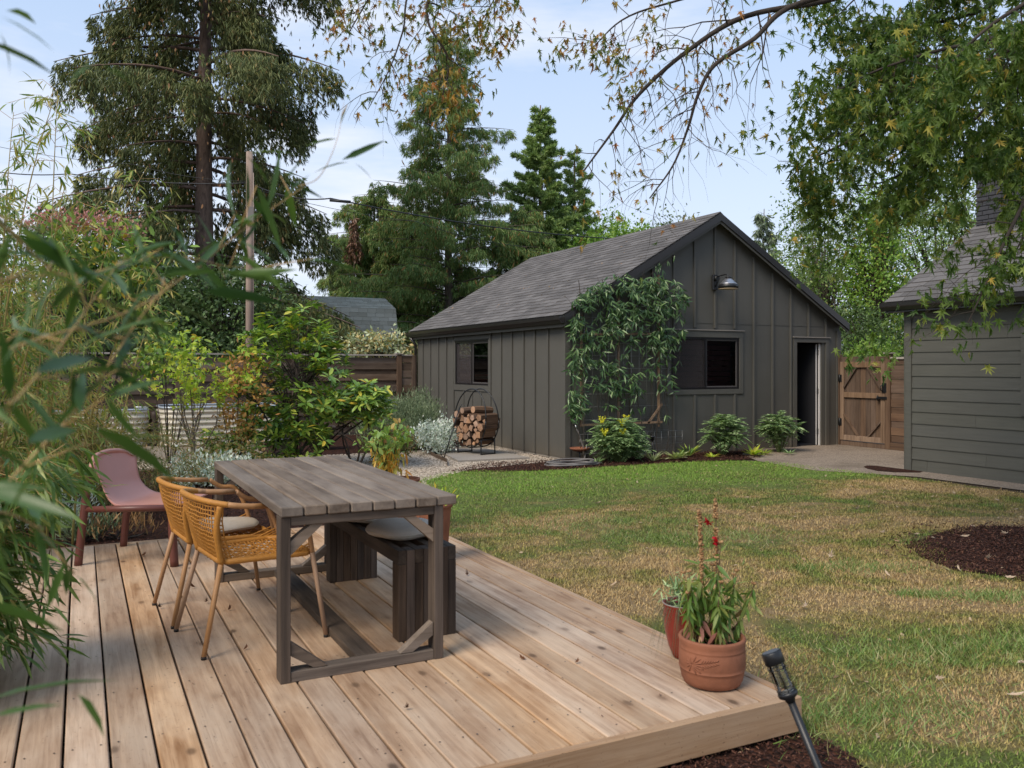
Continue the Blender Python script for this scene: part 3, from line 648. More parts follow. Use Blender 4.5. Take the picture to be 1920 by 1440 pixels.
def garage():
    t = thing('garage', 'dark grey board and batten garage with a gable roof behind the lawn', 'garage', (GX, GY, 0))
    slope = .592; ez = 2.36; rx = 3.09; rz = ez + slope * (rx + .12)
    roofz = lambda x: rz - slope * abs(x - rx)
    gx = lambda u: PY(u, GY) - GX; gzv = lambda v, x: ZV(v, GX + x, GY)
    ly = lambda u: PX(u, GX) - GY; lzv = lambda v, y: ZV(v, GX, GY + y)
    th = .10
    # openings measured from the photograph
    wx0, wx1 = gx(1257), gx(1385); wz0, wz1 = gzv(729, wx1), gzv(634, wx1)
    dx0, dx1 = gx(1493), gx(1547); dz1 = gzv(642, dx0)
    sy0, sy1 = ly(917), ly(855); sz0, sz1 = lzv(723, sy0), lzv(637, sy0)
    w = MB()
    wall_with_holes(w, 0, GW, -.06, 2.30, [(wx0, wx1, wz0, wz1), (dx0, dx1, -.06, dz1)], lambda a, b, p, q: w.box(a, b, 0, th, p, q))
    w.prism([(0, 2.30), (GW, 2.30), (GW, roofz(GW) - .05), (rx, rz - .05), (0, roofz(0) - .05)], 'y', 0, th)
    w.build('gable_wall', M['siding'], t)
    w = MB()
    wall_with_holes(w, th, GL, .02, roofz(0) - .06, [(sy0, sy1, sz0, sz1)], lambda a, b, p, q: w.box(0, th, a, b, p, q))
    w.build('side_wall', M['siding'], t)
    MB().box(GW - th, GW, th, GL, -.06, roofz(GW) - .06).build('side_wall', M['siding'], t)
    w = MB(); w.prism([(th, 0), (GW - th, 0), (GW - th, roofz(GW) - .08), (rx, rz - .06), (th, roofz(0) - .02)], 'y', GL - th, GL - .002); w.build('rear_wall', M['siding'], t)
    MB().box(th, GW - th, th, GL - th, -.05, .02).build('floor', M['interior'], t)
    # dark room: inner lining and a back partition
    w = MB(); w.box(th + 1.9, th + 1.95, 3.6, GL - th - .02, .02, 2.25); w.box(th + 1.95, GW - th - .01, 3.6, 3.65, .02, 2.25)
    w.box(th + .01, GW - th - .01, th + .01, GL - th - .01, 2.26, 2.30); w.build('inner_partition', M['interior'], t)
    # battens on the gable
    us = [1078, 1113, 1148, 1182, 1197.5, 1233, 1269, 1304.6, 1339.6, 1372.8, 1405.3, 1437, 1469, 1498.5, 1528, 1556]
    x = gx(1339.6); step = (gx(1556) - gx(1233)) / 9.0; xs = [x + k * step for k in range(-9, 8)]
    for xb in xs:
        if xb < .1 or xb > GW - .06: continue
        segs = [(-.02, roofz(xb) - .16)]
        for (a, b, p, q) in ((wx0 - .10, wx1 + .08, wz0 - .10, wz1 + .17), (dx0 - .09, dx1 + .09, -.1, dz1 + .10)):
            if a < xb < b:
                segs = [s for sg in segs for s in ((sg[0], min(sg[1], p)), (max(sg[0], q), sg[1])) if s[1] - s[0] > .05]
        for (p, q) in segs: MB().box(xb - .021, xb + .021, -.03, -.0005, p, q, ch=.002).build('batten', M['batten'], t)
    MB().box(.05, .13, -.006, -.001, 2.295, 2.305).box(gx(1240), GW - .05, -.006, -.001, 2.298, 2.306).build('seam_flashing', M['batten'], t)
    # battens on the side wall
    for u in (794, 808, 823, 838, 852, 921, 941, 961, 983, 1004, 1029):
        y = ly(u); MB().box(-.03, -.0005, y - .021, y + .021, .03, roofz(0) - .16, ch=.002).build('batten', M['batten'], t)
    for u in (870, 886, 903):
        y = ly(u); MB().box(-.019, -.0005, y - .019, y + .019, .03, sz0 - .13, ch=.003).build('batten', M['batten'], t)
    MB().box(-.022, -.001, sy0 - .10, sy1 + .10, sz0 - .12, sz0 - .002).build('window_trim', M['batten'], t)
    MB().box(-.022, -.001, sy0 - .10, sy1 + .10, sz1 + .002, sz1 + .10).build('window_trim', M['batten'], t)
    MB().box(-.03, -.001, sy0 - .02, sy1 + .02, sz1 + .002, sz1 + .03).build('window_head', M['black'], t)
    MB().box(-.022, -.001, sy0 - .10, sy0 - .002, sz0 - .002, sz1 + .002).build('window_trim', M['batten'], t)
    MB().box(-.022, -.001, sy1 + .002, sy1 + .10, sz0 - .002, sz1 + .002).build('window_trim', M['batten'], t)
    # corner boards
    for (a, b, c, d_) in ((-.022, .08, -.022, 0), (-.022, 0, 0, .08)):
        MB().box(a, b - .001, c, d_ - .001, .0, roofz(0) - .17).build('corner_board', M['batten'], t)
    MB().box(GW - .09, GW + .015, -.022, -.001, -.05, roofz(GW) - .17).build('corner_board', M['batten'], t)
    MB().box(-.024, -.001, .08, GL, roofz(0) - .16, roofz(0) - .06).build('frieze_board', M['batten'], t)
    # gable window with trim
    wd = window_y(t, wx0, wx1, wz0, wz1, .02)
    for (a, b, p, q) in ((wx0 - .09, wx1 + .09, wz0 - .09, wz0 - .002), (wx0 - .09, wx1 + .09, wz1 + .002, wz1 + .12), (wx1 + .002, wx1 + .09, wz0 - .002, wz1 + .002), (wx0 - .09, wx0 - .002, wz0 - .002, wz1 + .002)):
        MB().box(a, b, -.025, -.001, p, q, ch=.003).build('window_trim', M['batten'], t)
    MB().box(wx0 - .11, wx1 + .11, -.045, -.001, wz1 + .123, wz1 + .14).build('drip_cap', M['dripcap'], t)
    for k in range(9): MB().box(wx0 + .05, wx1 - .05, .16, .17, wz0 + .04 + k * (wz1 - wz0 - .06) / 9, wz0 + .03 + (k + 1) * (wz1 - wz0 - .06) / 9 - .008).build('added_slat', plain('maroon_added_slat', (.075, .026, .028), .6, bmp=0), t)  # added maroon slats, put in to give the dark panes a reddish tone
    # side window: built facing -y, then turned
    o = window_y(t, -(sy1 - sy0) / 2, (sy1 - sy0) / 2, sz0, sz1, .0)
    o.location = (.02, (sy0 + sy1) / 2, 0); o.rotation_euler = (0, 0, -math.pi / 2)
    # door opening
    for (a, b, p, q) in ((dx0 - .09, dx0 - .001, -.06, dz1 + .001), (dx1 + .001, dx1 + .09, -.06, dz1 + .001), (dx0 - .09, dx1 + .09, dz1 + .001, dz1 + .09)):
        MB().box(a, b, -.026, -.001, p, q, ch=.003).build('door_trim', M['batten'], t)
    MB().box(dx0 - .11, dx1 + .11, -.045, -.001, dz1 + .092, dz1 + .11).build('drip_cap', M['dripcap'], t)
    MB().box(dx0, dx1, -.05, th, -.06, -.012, ch=.004).build('door_sill', M['batten'], t)
    jx = gx(1541)
    MB().box(jx - .045, jx - .02, .02, .05, .0, dz1 - .02).build('door_jamb', M['white'], t)
    MB().box(jx - .01, dx1, .0, .10, .0, dz1 - .001).build('door_jamb', M['siding'], t)
    dr = MB().box(jx - .095, jx - .055, .07, .88, .01, dz1 - .03).build('door', M['interior'], t)
    MB().box(jx - .094, jx - .065, .062, .069, .01, dz1 - .03).build('door_edge', M['white'], dr)
    for hz in (.22, 1.0, 1.75): MB().box(jx - .07, jx - .018, .04, .06, hz, hz + .10).build('hinge', M['black'], dr)
    # roof
    yr0, yr1 = -.16, GL + .15; xr0, xr1 = -.13, GW + .05
    rf = MB(); tk = .05
    rf.prism([(xr0, roofz(xr0)), (rx, rz), (rx, rz - tk), (xr0, roofz(xr0) - tk)], 'y', yr0, yr1)
    rf.prism([(rx, rz), (xr1, roofz(xr1)), (xr1, roofz(xr1) - tk), (rx, rz - tk)], 'y', yr0, yr1)
    roof = rf.build('roof', M['shingle'], t)
    cs = 1 / math.sqrt(1 + slope * slope); Ls = (rx - xr0) / cs; nv = int(Ls / .142)
    cam_l = Vector((-GX, -GY, H))
    shingles(roof, (xr0 - .012, yr0 - .015, roofz(xr0) + .001), (0, 1, 0), (cs, 0, slope * cs), int((yr1 - yr0 + .03) / .305), nv, (yr1 - yr0 + .03) / int((yr1 - yr0 + .03) / .305), Ls / nv, M['shingle'], cam_l)
    rs = MB()
    for k in range(24):   # far slope, seen only edge-on
        a = k * .155; b = a + .165; x1 = xr1 - a * cs; x0_ = max(rx, xr1 - b * cs)
        if x1 <= rx: break
        rs.quad((x1, yr0, roofz(x1) + .012), (x1, yr1, roofz(x1) + .012), (x0_, yr1, roofz(x0_) + .004), (x0_, yr0, roofz(x0_) + .004))
    rs.build('shingle_course', M['shingle'], roof, kind='stuff')
    cap = MB()
    for k in range(24): y = yr0 - .01 + k * .305; cap.prism([(rx - .11, roofz(rx - .11) + .014), (rx, rz + .03), (rx + .11, roofz(rx + .11) + .014), (rx, rz + .016)], 'y', y, min(y + .31, yr1))
    cap.build('ridge_cap', M['shingle'], roof)
    # rake boards, fascia, gutter, downspout
    for sgn, xa in ((1, xr0), (-1, xr1)):
        for (off, dep, yy, hh) in ((.004, .028, -.20, .13), (.012, .02, -.172, .17)):
            MB().prism([(xa, roofz(xa) - off), (rx, rz - off), (rx, rz - off - hh), (xa, roofz(xa) - off - hh)], 'y', yy, yy + dep - .002).build('rake_board', M['batten'] if off > .01 else M['gutter'], t)
    MB().box(xr0 + .002, xr0 + .022, yr0 + .03, yr1, roofz(xr0) - .19, roofz(xr0) - .052).build('fascia', M['batten'], t)
    gt = MB()
    prof = [(-.002, 0), (-.004, -.10), (-.06, -.115), (-.085, -.07), (-.10, -.055), (-.105, 0), (-.098, 0), (-.095, -.05), (-.08, -.064), (-.056, -.106), (-.01, -.094), (-.008, 0)]
    gt.prism([(xr0 + p, roofz(xr0) - .02 + q) for p, q in prof], 'y', yr0 - .03, yr1 + .05); gt.build('gutter', M['gutter'], t)
    MB().tube([(xr0 - .05, GL - .02, 2.2), (-.05, GL - .02, 2.05), (-.05, GL - .02, .1)], .035, 8).build('downspout', M['gutter'], t)
    # foundation strip
    MB().box(.01, .1, .12, GL, -.02, .018).build('foundation', M['concrete'], t)
    # leaves and debris on roof
    c = thing('slatted_cabinet', 'red slatted cabinet added behind the garage side window for its red tone', 'cabinet', (GX + .62, GY + 5.1, 0))  # added to supply the red tone in the side window
    MB().box(0, 1.3, .03, .4, 0, 1.30).build('carcass', M['interior'], c)
    for k in range(11): MB().box(0, 1.3, 0, .028, .12 + k * .105, .21 + k * .105, ch=.004).build('slat', M['red_slat'], c)
    MB().box(-.02, 1.32, -.04, .42, 1.32, 1.36).build('top', M['red_slat'], c)
    # wall lamp
    lx, lz = gx(1337), gzv(530, gx(1337))
    l = thing('wall_lamp', 'black barn lamp with a flared shade on the garage gable', 'lamp', (GX + lx, GY - .02, lz))
    MB().box(-.055, .055, -.045, 0, -.14, .14, ch=.01).build('back_plate', M['black'], l)
    MB().tube([(0, -.04, .08), (0, -.10, .10), (.0, -.30, .115), (0, -.36, .105), (0, -.385, .06)], .011, 8).tube([(0, -.04, -.08), (0, -.2, .105)], .008, 6).tube([(0, -.03, .07), (0, -.11, .07)], .045, 12).build('arm', M['black'], l)
    MB().lathe([(.0, .04), (.05, .04), (.08, .015), (.14, -.045), (.171, -.071), (.13, -.05), (.04, .02), (0, .03)], 32, c=(0, -.385, 0)).build('lamp_shade', plain('brushed_metal_shade', (.42, .42, .44), .34, .85, bmp=0, spec=.7), l)
    MB().lathe([(.0, .068), (.05, .068), (.055, .045), (.0, .041)], 24, c=(0, -.385, 0)).build('shade_cap', M['black'], l)
    MB().lathe([(.168, -.070), (.173, -.071), (.173, -.136), (.166, -.136), (.168, -.070)], 32, c=(0, -.385, 0)).build('shade_band', M['black'], l)
    MB().lathe([(0, -.137), (.1, -.142), (.17, -.143), (.172, -.15), (0, -.152)], 32, c=(0, -.385, 0)).build('diffuser', plain('amber_diffuser', (.50, .38, .24), .4, bmp=0), l)
    return roofz
garage()

# ---------------------------------------------------------------- house at right
def house():
    t = thing('house', 'grey green lap sided house corner at the right edge', 'house', (HX, HY, 0))
    L_ = 5.2; top = 2.44; rev = .174; face = 0.0
    MB().box(.02, 3.9, -L_, -.02, -.03, 2.40).build('wall', M['mortar'], t)
    nb = 14
    cuts = {0: [.35, 2.0], 1: [1.25], 2: [3.0], 4: [1.1], 7: [2.6], 9: [.0], 11: [1.55], 12: [.95, 3.2]}
    for k in range(nb):
        z0 = -.01 + k * rev; cs_ = sorted([.10] + [c for c in cuts.get(k, [3.6 + (k % 3) * .3]) if c > .2] + [L_])
        for a, b in zip(cs_[:-1], cs_[1:]):
            mb = MB(); n = len(mb.v); y0, y1 = -b + .0015, -a - .0015
            mb.prism([(-.011, z0), (-.011, z0 + .010), (.004, z0 + rev + .02), (.019, z0 + rev + .02), (.019, z0)], 'y', y0, y1)
            mb.build('siding_board', M['hsiding'], t)
    MB().box(-.03, .015, -.10, .0, -.03, 2.36, ch=.003).build('corner_board', M['hsiding'], t)
    MB().box(-.03, .10, .001, .02, -.03, 2.36, ch=.003).build('corner_board', M['hsiding'], t)
    w = MB(); w.prism([(.02, 0), (4.4, 0), (4.4, 4.4), (3.9, 4.7), (.02, 2.40)], 'y', -.019, -.001); w.build('end_wall', M['hsiding'], t)
    yt = PX(1917, HX) - HY
    MB().box(-.035, -.017, yt - .12, yt, ZV(780, HX, HY + yt), 2.36).build('window_trim', M['hsiding'], t)
    slope = .62; xr0 = -.20; ez = 2.47; roofz = lambda x: ez + slope * (x - xr0)
    y0, y1 = -L_, .20; xt = 4.2
    roof = MB().prism([(xr0, ez), (xt, roofz(xt)), (xt, roofz(xt) - .05), (xr0, ez - .05)], 'y', y0, y1).build('roof', M['shingle'], t)
    cs = 1 / math.sqrt(1 + slope * slope); Ls = (xt - xr0) / cs; nv = int(Ls / .142); nu = int((y1 - y0) / .305)
    shingles(roof, (xr0 - .01, y1 + .012, ez + .001), (0, -1, 0), (cs, 0, slope * cs), nu, nv, (y1 - y0) / nu, Ls / nv, M['shingle'], Vector((.3, -.8, 2.6)))
    MB().prism([(xr0, ez - .01), (xt, roofz(xt) - .01), (xt, roofz(xt) - .16), (xr0, ez - .16)], 'y', y1 - .02, y1 + .005).build('rake_board', M['gutter'], t)
    MB().box(xr0 - .001, xr0 + .02, y0, y1 - .022, ez - .15, ez - .052).build('fascia', M['gutter'], t)
    MB().box(xr0 + .02, .02, y0, y1 - .022, ez - .15, ez - .135).build('soffit', M['gutter'], t)
    gt = MB(); prof = [(-.002, 0), (-.004, -.10), (-.06, -.115), (-.085, -.07), (-.10, -.055), (-.105, 0), (-.098, 0), (-.095, -.05), (-.08, -.064), (-.056, -.106), (-.01, -.094), (-.008, 0)]
    gt.prism([(xr0 + p, ez - .01 + q) for p, q in prof], 'y', y0, y1 + .03); gt.build('gutter', M['gutter'], t)
    # chimney of painted bricks
    cx, cy1 = 12.72 - HX, .16; cy0 = cy1 - .80; zt = 4.50
    ch = MB().box(cx + .012, cx + .60, cy0 + .012, cy1 - .012, roofz(cx) - .3, zt - .02).build('chimney', M['mortar'], t)
    bl, bh, g = .203, .062, .011; nz_ = int((zt - (roofz(cx) - .25)) / (bh + g)); me = {}
    for r_ in range(nz_):
        z = zt - (r_ + 1) * (bh + g); y = cy1; first = r_ % 2
        while y > cy0 + .03:
            l = bl / 2 if first else bl; first = 0; l = min(l, y - cy0)
            key = round(l, 3)
            if key not in me: me[key] = MB().box(0, .10, -l, 0, 0, bh, ch=.003).mesh('brick')
            o = link_mesh('brick', me[key], M['brick'], ch); o.location = (cx + R.uniform(-.002, .002), y, z); y -= l + g
    bk = MB()
    for r_ in range(nz_):
        z = zt - (r_ + 1) * (bh + g)
        for k in range(2): bk.box(cx + .11 + k * .25, cx + .33 + k * .25, cy1 - .1, cy1, z, z + bh)
    bk.build('brick', M['brick'], ch, kind='stuff')
    MB().box(cx - .04, cx + .64, cy0 - .04, cy1 + .04, zt, zt + .08, ch=.01).build('chimney_cap', M['brick'], ch)
house()

# ---------------------------------------------------------------- gate and fences
def gate_fence():
    X = 13.31
    yg0, yg1 = PX(1578, X), PX(1662, X)      # far edge, near edge
    g = thing('garden_gate', 'brown wooden garden gate with diagonal corner braces', 'gate', (X, yg1, 0))
    Lg = yg0 - yg1; zb, zt = .10, 1.62
    nb = 9; bw = Lg / nb
    for k in range(nb): MB().box(-.01, .008, k * bw + .002, (k + 1) * bw - .002, zb, zt + .10 + R.uniform(-.006, .006), ch=.002).build('gate_board', M['fencez'], g)
    for (a, b) in ((0, .09), (Lg - .09, Lg)): MB().box(-.048, -.011, a, b, zb, zt, ch=.003).build('gate_stile', M['cap'] if 0 else M['trellis'], g)
    for (p, q) in ((zb, zb + .10), (.93, 1.03), (zt - .11, zt)):
        MB().box(-.048 - (.003 if p != .93 else 0), -.011, .091, Lg - .091, p, q, ch=.003).build('gate_rail', M['fencex'] if 0 else M['trellis'], g)
    yc = Lg / 2; MB().box(-.03, .02, .0, Lg, .0, .085, ch=.003).build('threshold_board', M['fencez'], g)
    for (p0, p1) in (((.09, 1.12), (.09 + .30, zt - .11)), ((Lg - .09, 1.12), (Lg - .39, zt - .11)), ((.09, .50), (.38, zb + .10)), ((Lg - .09, .60), (Lg - .42, zb + .10))):
        MB().beam((-.030, p0[0], p0[1]), (-.030, p1[0], p1[1]), .03, .05, up=(1, 0, 0)).build('gate_brace', M['fencez'], g)
    for z in (.45, 1.30): MB().box(-.06, -.05, Lg - .05, Lg + .05, z - .07, z + .07, ch=.004).tube([(-.06, Lg + .0, z - .08), (-.06, Lg, z + .08)], .012, 8).build('hinge', M['black'], g)
    MB().box(-.065, -.05, -.05, .05, 1.04, 1.22, ch=.003).box(-.075, -.05, -.06, .16, .92, .97, ch=.003).tube([(-.06, .02, 1.2), (-.10, .05, 1.16), (-.10, .05, 1.1), (-.06, .02, 1.05)], .009, 6).tube([(-.07, .13, .99), (-.09, .15, .93), (-.07, .12, .89)], .01, 6).build('latch', M['black'], g)
    f = thing('wooden_fence', 'horizontal board fence between the gate and the house', 'fence', (X, yg1, 0))
    def post(par, y, z, cap=True, w=.10):
        MB().box(-.05 - .01, -.05 + w - .01, y, y + w, 0, z, ch=.004).build('fence_post', M['fencez'], par)
        if cap: MB().box(-.085, .065, y - .025, y + w + .025, z + .002, z + .025, ch=.004).build('post_cap', M['cap'], par)
    post(f, -.12, 1.76); 
    gp_ = thing('fence_post', 'brown post hinging the garden gate beside the garage', 'post', (X, yg0 + .01, 0))
    MB().box(-.06, .04, 0, .13, 0, 1.76, ch=.004).build('shaft', M['fencez'], gp_)
    MB().box(-.02, .03, .131, GY - yg0 - .02 if GY - yg0 > .2 else .2, 0, 1.70).build('filler_board', M['fencez'], gp_)
    ye = -1.9; z = .14; k = 0
    while z < 1.62:
        h = .125; MB().box(-.02 - .012 * (k % 2), -.002 - .012 * (k % 2), ye, -.125, z, z + h + .012 * (k % 2), ch=.003).build('fence_board', M['fence'], f); z += h + .004; k += 1
    MB().box(-.06, .04, ye, -.125, 1.66, 1.70, ch=.003).build('top_rail', M['cap'], f)
    MB().box(-.05, .01, ye, 0, 0, .13, ch=.003).build('base_board', M['fence'], f)
    post(f, ye, 1.76)
gate_fence()
def rear_fence():
    Y = 18.97; t = thing('wooden_fence', 'long brown horizontal board fence behind the left side of the yard', 'fence', (0, Y, 0))
    def board(x0, x1, z, h, k, mat): MB().box(x0, x1, -.012 - .014 * (k % 2), .006 - .014 * (k % 2), z, z + h, ch=.003).build('fence_board', mat, t)
    xs = [PY(744, Y) + .05 - k * 2.42 for k in range(6)] ; xs = [PY(776, Y)] + xs
    for i, (xb, xa) in enumerate(zip(xs[:-1], xs[1:])):
        x0, x1 = xa + .06, xb - .06
        if i == 0:
            z = .05; k = 0
            while z < 1.70: board(x0, x1, z, .17, k, M['fencex']); z += .175; k += 1
        else:
            z = .06; k = 0
            while z < 1.72: MB().box(x0, x1, -.03 if k % 2 else .02, -.012 if k % 2 else .038, z, z + .14, ch=.003).build('fence_board', M['fencex'], t); z += .128; k += 1
        MB().box(x0 - .02, x1 + .02, -.05, .05, 1.78, 1.815, ch=.003).build('top_rail', M['cap'], t)
    for i, x in enumerate(xs):
        MB().box(x - .06, x + .06, -.05, .06, 0, 1.80, ch=.004).build('fence_post', M['fencez'], t)
        if i: MB().box(x - .085, x + .085, -.075, .085, 1.816, 1.84, ch=.004).build('post_cap', M['cap'], t)
    # side fence closing the yard at far left, behind the bamboo
    xe = xs[-1]; t2 = thing('wooden_fence', 'brown board fence closing the far left corner behind the bamboo', 'fence', (xe, Y, 0))
    for k in range(12): MB().box(-.02, 0, -13 , -.06, .06 + k * .145, .19 + k * .145, ch=.003).build('fence_board', M['fence'], t2)
rear_fence()
# corrugated planters
def corr(name, x0, x1, y0, y1, h, label, rc=.3):
    t = thing(name, label, 'planter', ((x0 + x1) / 2, (y0 + y1) / 2, 0))
    hx, hy = (x1 - x0) / 2, (y1 - y0) / 2; loop = []
    for (sx_, sy_, a0) in ((1, 1, 0), (-1, 1, 90), (-1, -1, 180), (1, -1, 270)):
        for k in range(9):
            a = math.radians(a0 + k * 90 / 8); loop.append((sx_ * (hx - rc), sy_ * (hy - rc), math.cos(a), math.sin(a)))
    n = len(loop); mb = MB(); rows = 84
    for r_ in range(rows + 1):
        z = h * r_ / rows; off = .016 * math.sin(z / .105 * 2 * math.pi)
        for (cx, cy, ca, sa) in loop: mb.v.append((cx + (rc + off) * ca, cy + (rc + off) * sa, z))
    for r_ in range(rows):
        for j in range(n): a = r_ * n + j; b = r_ * n + (j + 1) % n; mb.face((a, b, b + n, a + n), 0, True)
    mb.build('panel', M['corr'], t)
    rm = MB(); pts = [(cx + rc * ca, cy + rc * sa, h) for (cx, cy, ca, sa) in loop]; rm.tube(pts + [pts[0]], .022, 8); rm.build('rim', M['corr_rim'], t)
    sb = MB(); sb.v = [(cx + (rc - .02) * ca, cy + (rc - .02) * sa, h - .08) for (cx, cy, ca, sa) in loop]; sb.face(range(n)); sb.build('soil', M['soil'], t)
    return t
gp0 = G(284, 837)
corr('raised_planter', gp0.x - 2.6, gp0.x - .03, gp0.y + .1, gp0.y + 1.3, .70, 'cream corrugated raised planter left of the dark post')
corr('raised_planter', gp0.x + .16, gp0.x + 2.5, gp0.y - .25, gp0.y + 1.1, .74, 'cream corrugated raised planter behind the yellow leaved sapling')
pz = thing('wavy_post', 'dark rough post between the two corrugated planters', 'post', (gp0.x + .065, gp0.y + .12, 0))
mb = MB(); mb.tube([(0.01 * math.sin(k * 1.6), .01 * math.cos(k * 2.1), k * .06) for k in range(12)], [.055 + .014 * math.sin(k * 2.2) for k in range(12)], 8); mb.build('shaft', M['planter'], pz)
# dark angled wooden planter
gq = G(605, 845)
t = thing('tapered_planter', 'dark brown tapered planter half hidden by the rhododendron', 'planter', (gq.x, gq.y + .3, 0), math.radians(-10))
mb = MB(); n_ = 0; mb.v = [(-.14, -.14, 0), (.14, -.14, 0), (.14, .14, 0), (-.14, .14, 0), (-.30, -.30, .42), (.30, -.30, .42), (.30, .30, .42), (-.30, .30, .42), (-.26, -.26, .42), (.26, -.26, .42), (.26, .26, .42), (-.26, .26, .42), (-.24, -.24, .36), (.24, -.24, .36), (.24, .24, .36), (-.24, .24, .36)]
for q_ in ((0, 1, 5, 4), (1, 2, 6, 5), (2, 3, 7, 6), (3, 0, 4, 7), (4, 5, 9, 8), (5, 6, 10, 9), (6, 7, 11, 10), (7, 4, 8, 11), (8, 9, 13, 12), (9, 10, 14, 13), (10, 11, 15, 14), (11, 8, 12, 15), (3, 2, 1, 0)): mb.face(q_)
mb.build('box', M['planter'], t); sb = MB(); sb.v = [(-.24, -.24, .37), (.24, -.24, .37), (.24, .24, .37), (-.24, .24, .37)]; sb.face((0, 1, 2, 3)); sb.build('soil', M['soil'], t)
# barn-roofed shed beyond the fence
def shed():
    b = 30.0; c = D(748, 690, b); t = thing('garden_shed', 'grey gambrel roofed shed beyond the rear fence', 'shed', (c.x, c.y, 0), 0)
    zr = H + 135 * b / F; zk = H + 111 * b / F; zl = H + 43 * b / F; Lx = 4.4
    body = MB().box(-Lx + .1, -.12, .12, 3.0, 0, zl + .05).build('wall', M['bluewall'], t)
    MB().box(-.13, -.03, .10, .20, 0, zl).build('corner_board', M['white'], t)
    yk, yl, yr = .34, -.0, 1.5
    r_ = MB(); r_.prism([(yl, zl), (yk, zk), (yr, zr), (2 * yr - yk, zk), (2 * yr - yl, zl)], 'x', -Lx, -.001); roof = r_.build('roof', M['shingle2'], t)
    V1 = Vector((0, yk - yl, zk - zl)); nv = 9; ln = V1.length
    shingles(roof, (-Lx, yl, zl), (1, 0, 0), V1, int(Lx / .31), nv, Lx / int(Lx / .31), ln / nv, M['shingle2'], Vector((0, -20, 1)), lim=120)
    V2 = Vector((0, yr - yk, zr - zk)); nv2 = 8
    shingles(roof, (-Lx, yk, zk), (1, 0, 0), V2, int(Lx / .31), nv2, Lx / int(Lx / .31), V2.length / nv2, M['shingle2'], Vector((0, -20, 1)), lim=0)
shed()
def far_house():
    c = D(1668, 690, 24); t = thing('far_house', 'pale grey shed roof end beyond the garden gate', 'shed', (c.x, c.y, 0), math.radians(-27))
    MB().box(-1.4, .1, 0, 3, 0, 1.75).build('wall', M['corr_rim'], t)
    MB().prism([(-1.6, 1.7), (.2, 1.7), (-.1, 2.35), (-1.2, 2.35)], 'y', -.1, 3.1).build('roof', M['corr_rim'], t)
far_house()
# concrete pad and edging
pad = [(5.35, 12.5), (6.6, 12.42), (6.6, 14.3), (5.75, 14.45)]
mb = MB(); mb.prism([(x, y) for x, y in pad], 'z', -.02, .03); mb.build('concrete_pad', M['concrete'], label='flat concrete slab under the firewood rack', cat='slab')
e = MB(); pe = [Vector((x, y, .01)) for x, y in ((6.2, 14.75), (5.7, 14.6), (5.45, 14.1), (5.3, 13.3), (5.2, 12.6), (5.0, 12.1))]
for a, b in zip(pe[:-1], pe[1:]): e.beam(a, b, .008, .09)
e.build('steel_edging', plain('rusty_edging', (.12, .075, .045), .8), label='thin rusty edging curving round the concrete slab', cat='edging')
# utility pole and cables
b_ = 20.0; pc = D(468, 690, b_)
t = thing('utility_pole', 'weathered wooden utility pole behind the left trees', 'utility pole', (pc.x, pc.y, 0))
ztop = H + 405 * b_ / F
MB().tube([(0, 0, 0), (0, 0, ztop * .5), (0, 0, ztop)], [.098, .088, .078], 12).build('shaft', M['pole'], t)
MB().box(-.06, .06, -.13, -.105, ztop - 1.75, ztop - 1.3).build('sign_plate', M['dripcap'], t)
MB().tube([(.07, -.10, ztop - 4.5), (.07, -.09, ztop - .5)], .013, 6).build('conduit', M['pole'], t)
def cable(label, pts, r=.016, sag=.0):
    P = []
    for (p, q) in zip(pts[:-1], pts[1:]):
        for k in range(12):
            s = k / 12; v = p.lerp(q, s); v.z -= sag * 4 * s * (1 - s); P.append(v)
    P.append(pts[-1]); o0 = P[0].copy(); mb = MB(); mb.tube([p - o0 for p in P], r, 5); mb.build('power_cable', M['cable'], label=label, cat='cable', loc=o0)
P0 = D(468, 343, b_)
cable('thick black cable running from the utility pole to the right above the garage', [P0, D(620, 372, 20), D(1160, 448, 24), D(1400, 480, 26)], .016, .15)
cable('black cable from the utility pole to the left edge', [D(-60, 312, 22), D(130, 326, 21), P0], .014, .1)
cable('thin black cable above the thick one left of the pole', [D(-60, 262, 22), D(250, 308, 21), D(468, 340, b_)], .006, .1)
cable('thin black cable below the thick one crossing the cedar', [D(468, 352, b_), D(780, 415, 22), D(980, 462, 24), D(1100, 490, 25)], .006, .1)
cz = thing('splice_case', 'small black splice case hanging on the thick cable', 'cable box', D(638, 377, 20))
MB().tube([(-.22, .11, .02), (.22, -.1, -.02)], .034, 8).build('case', M['cable'], cz)
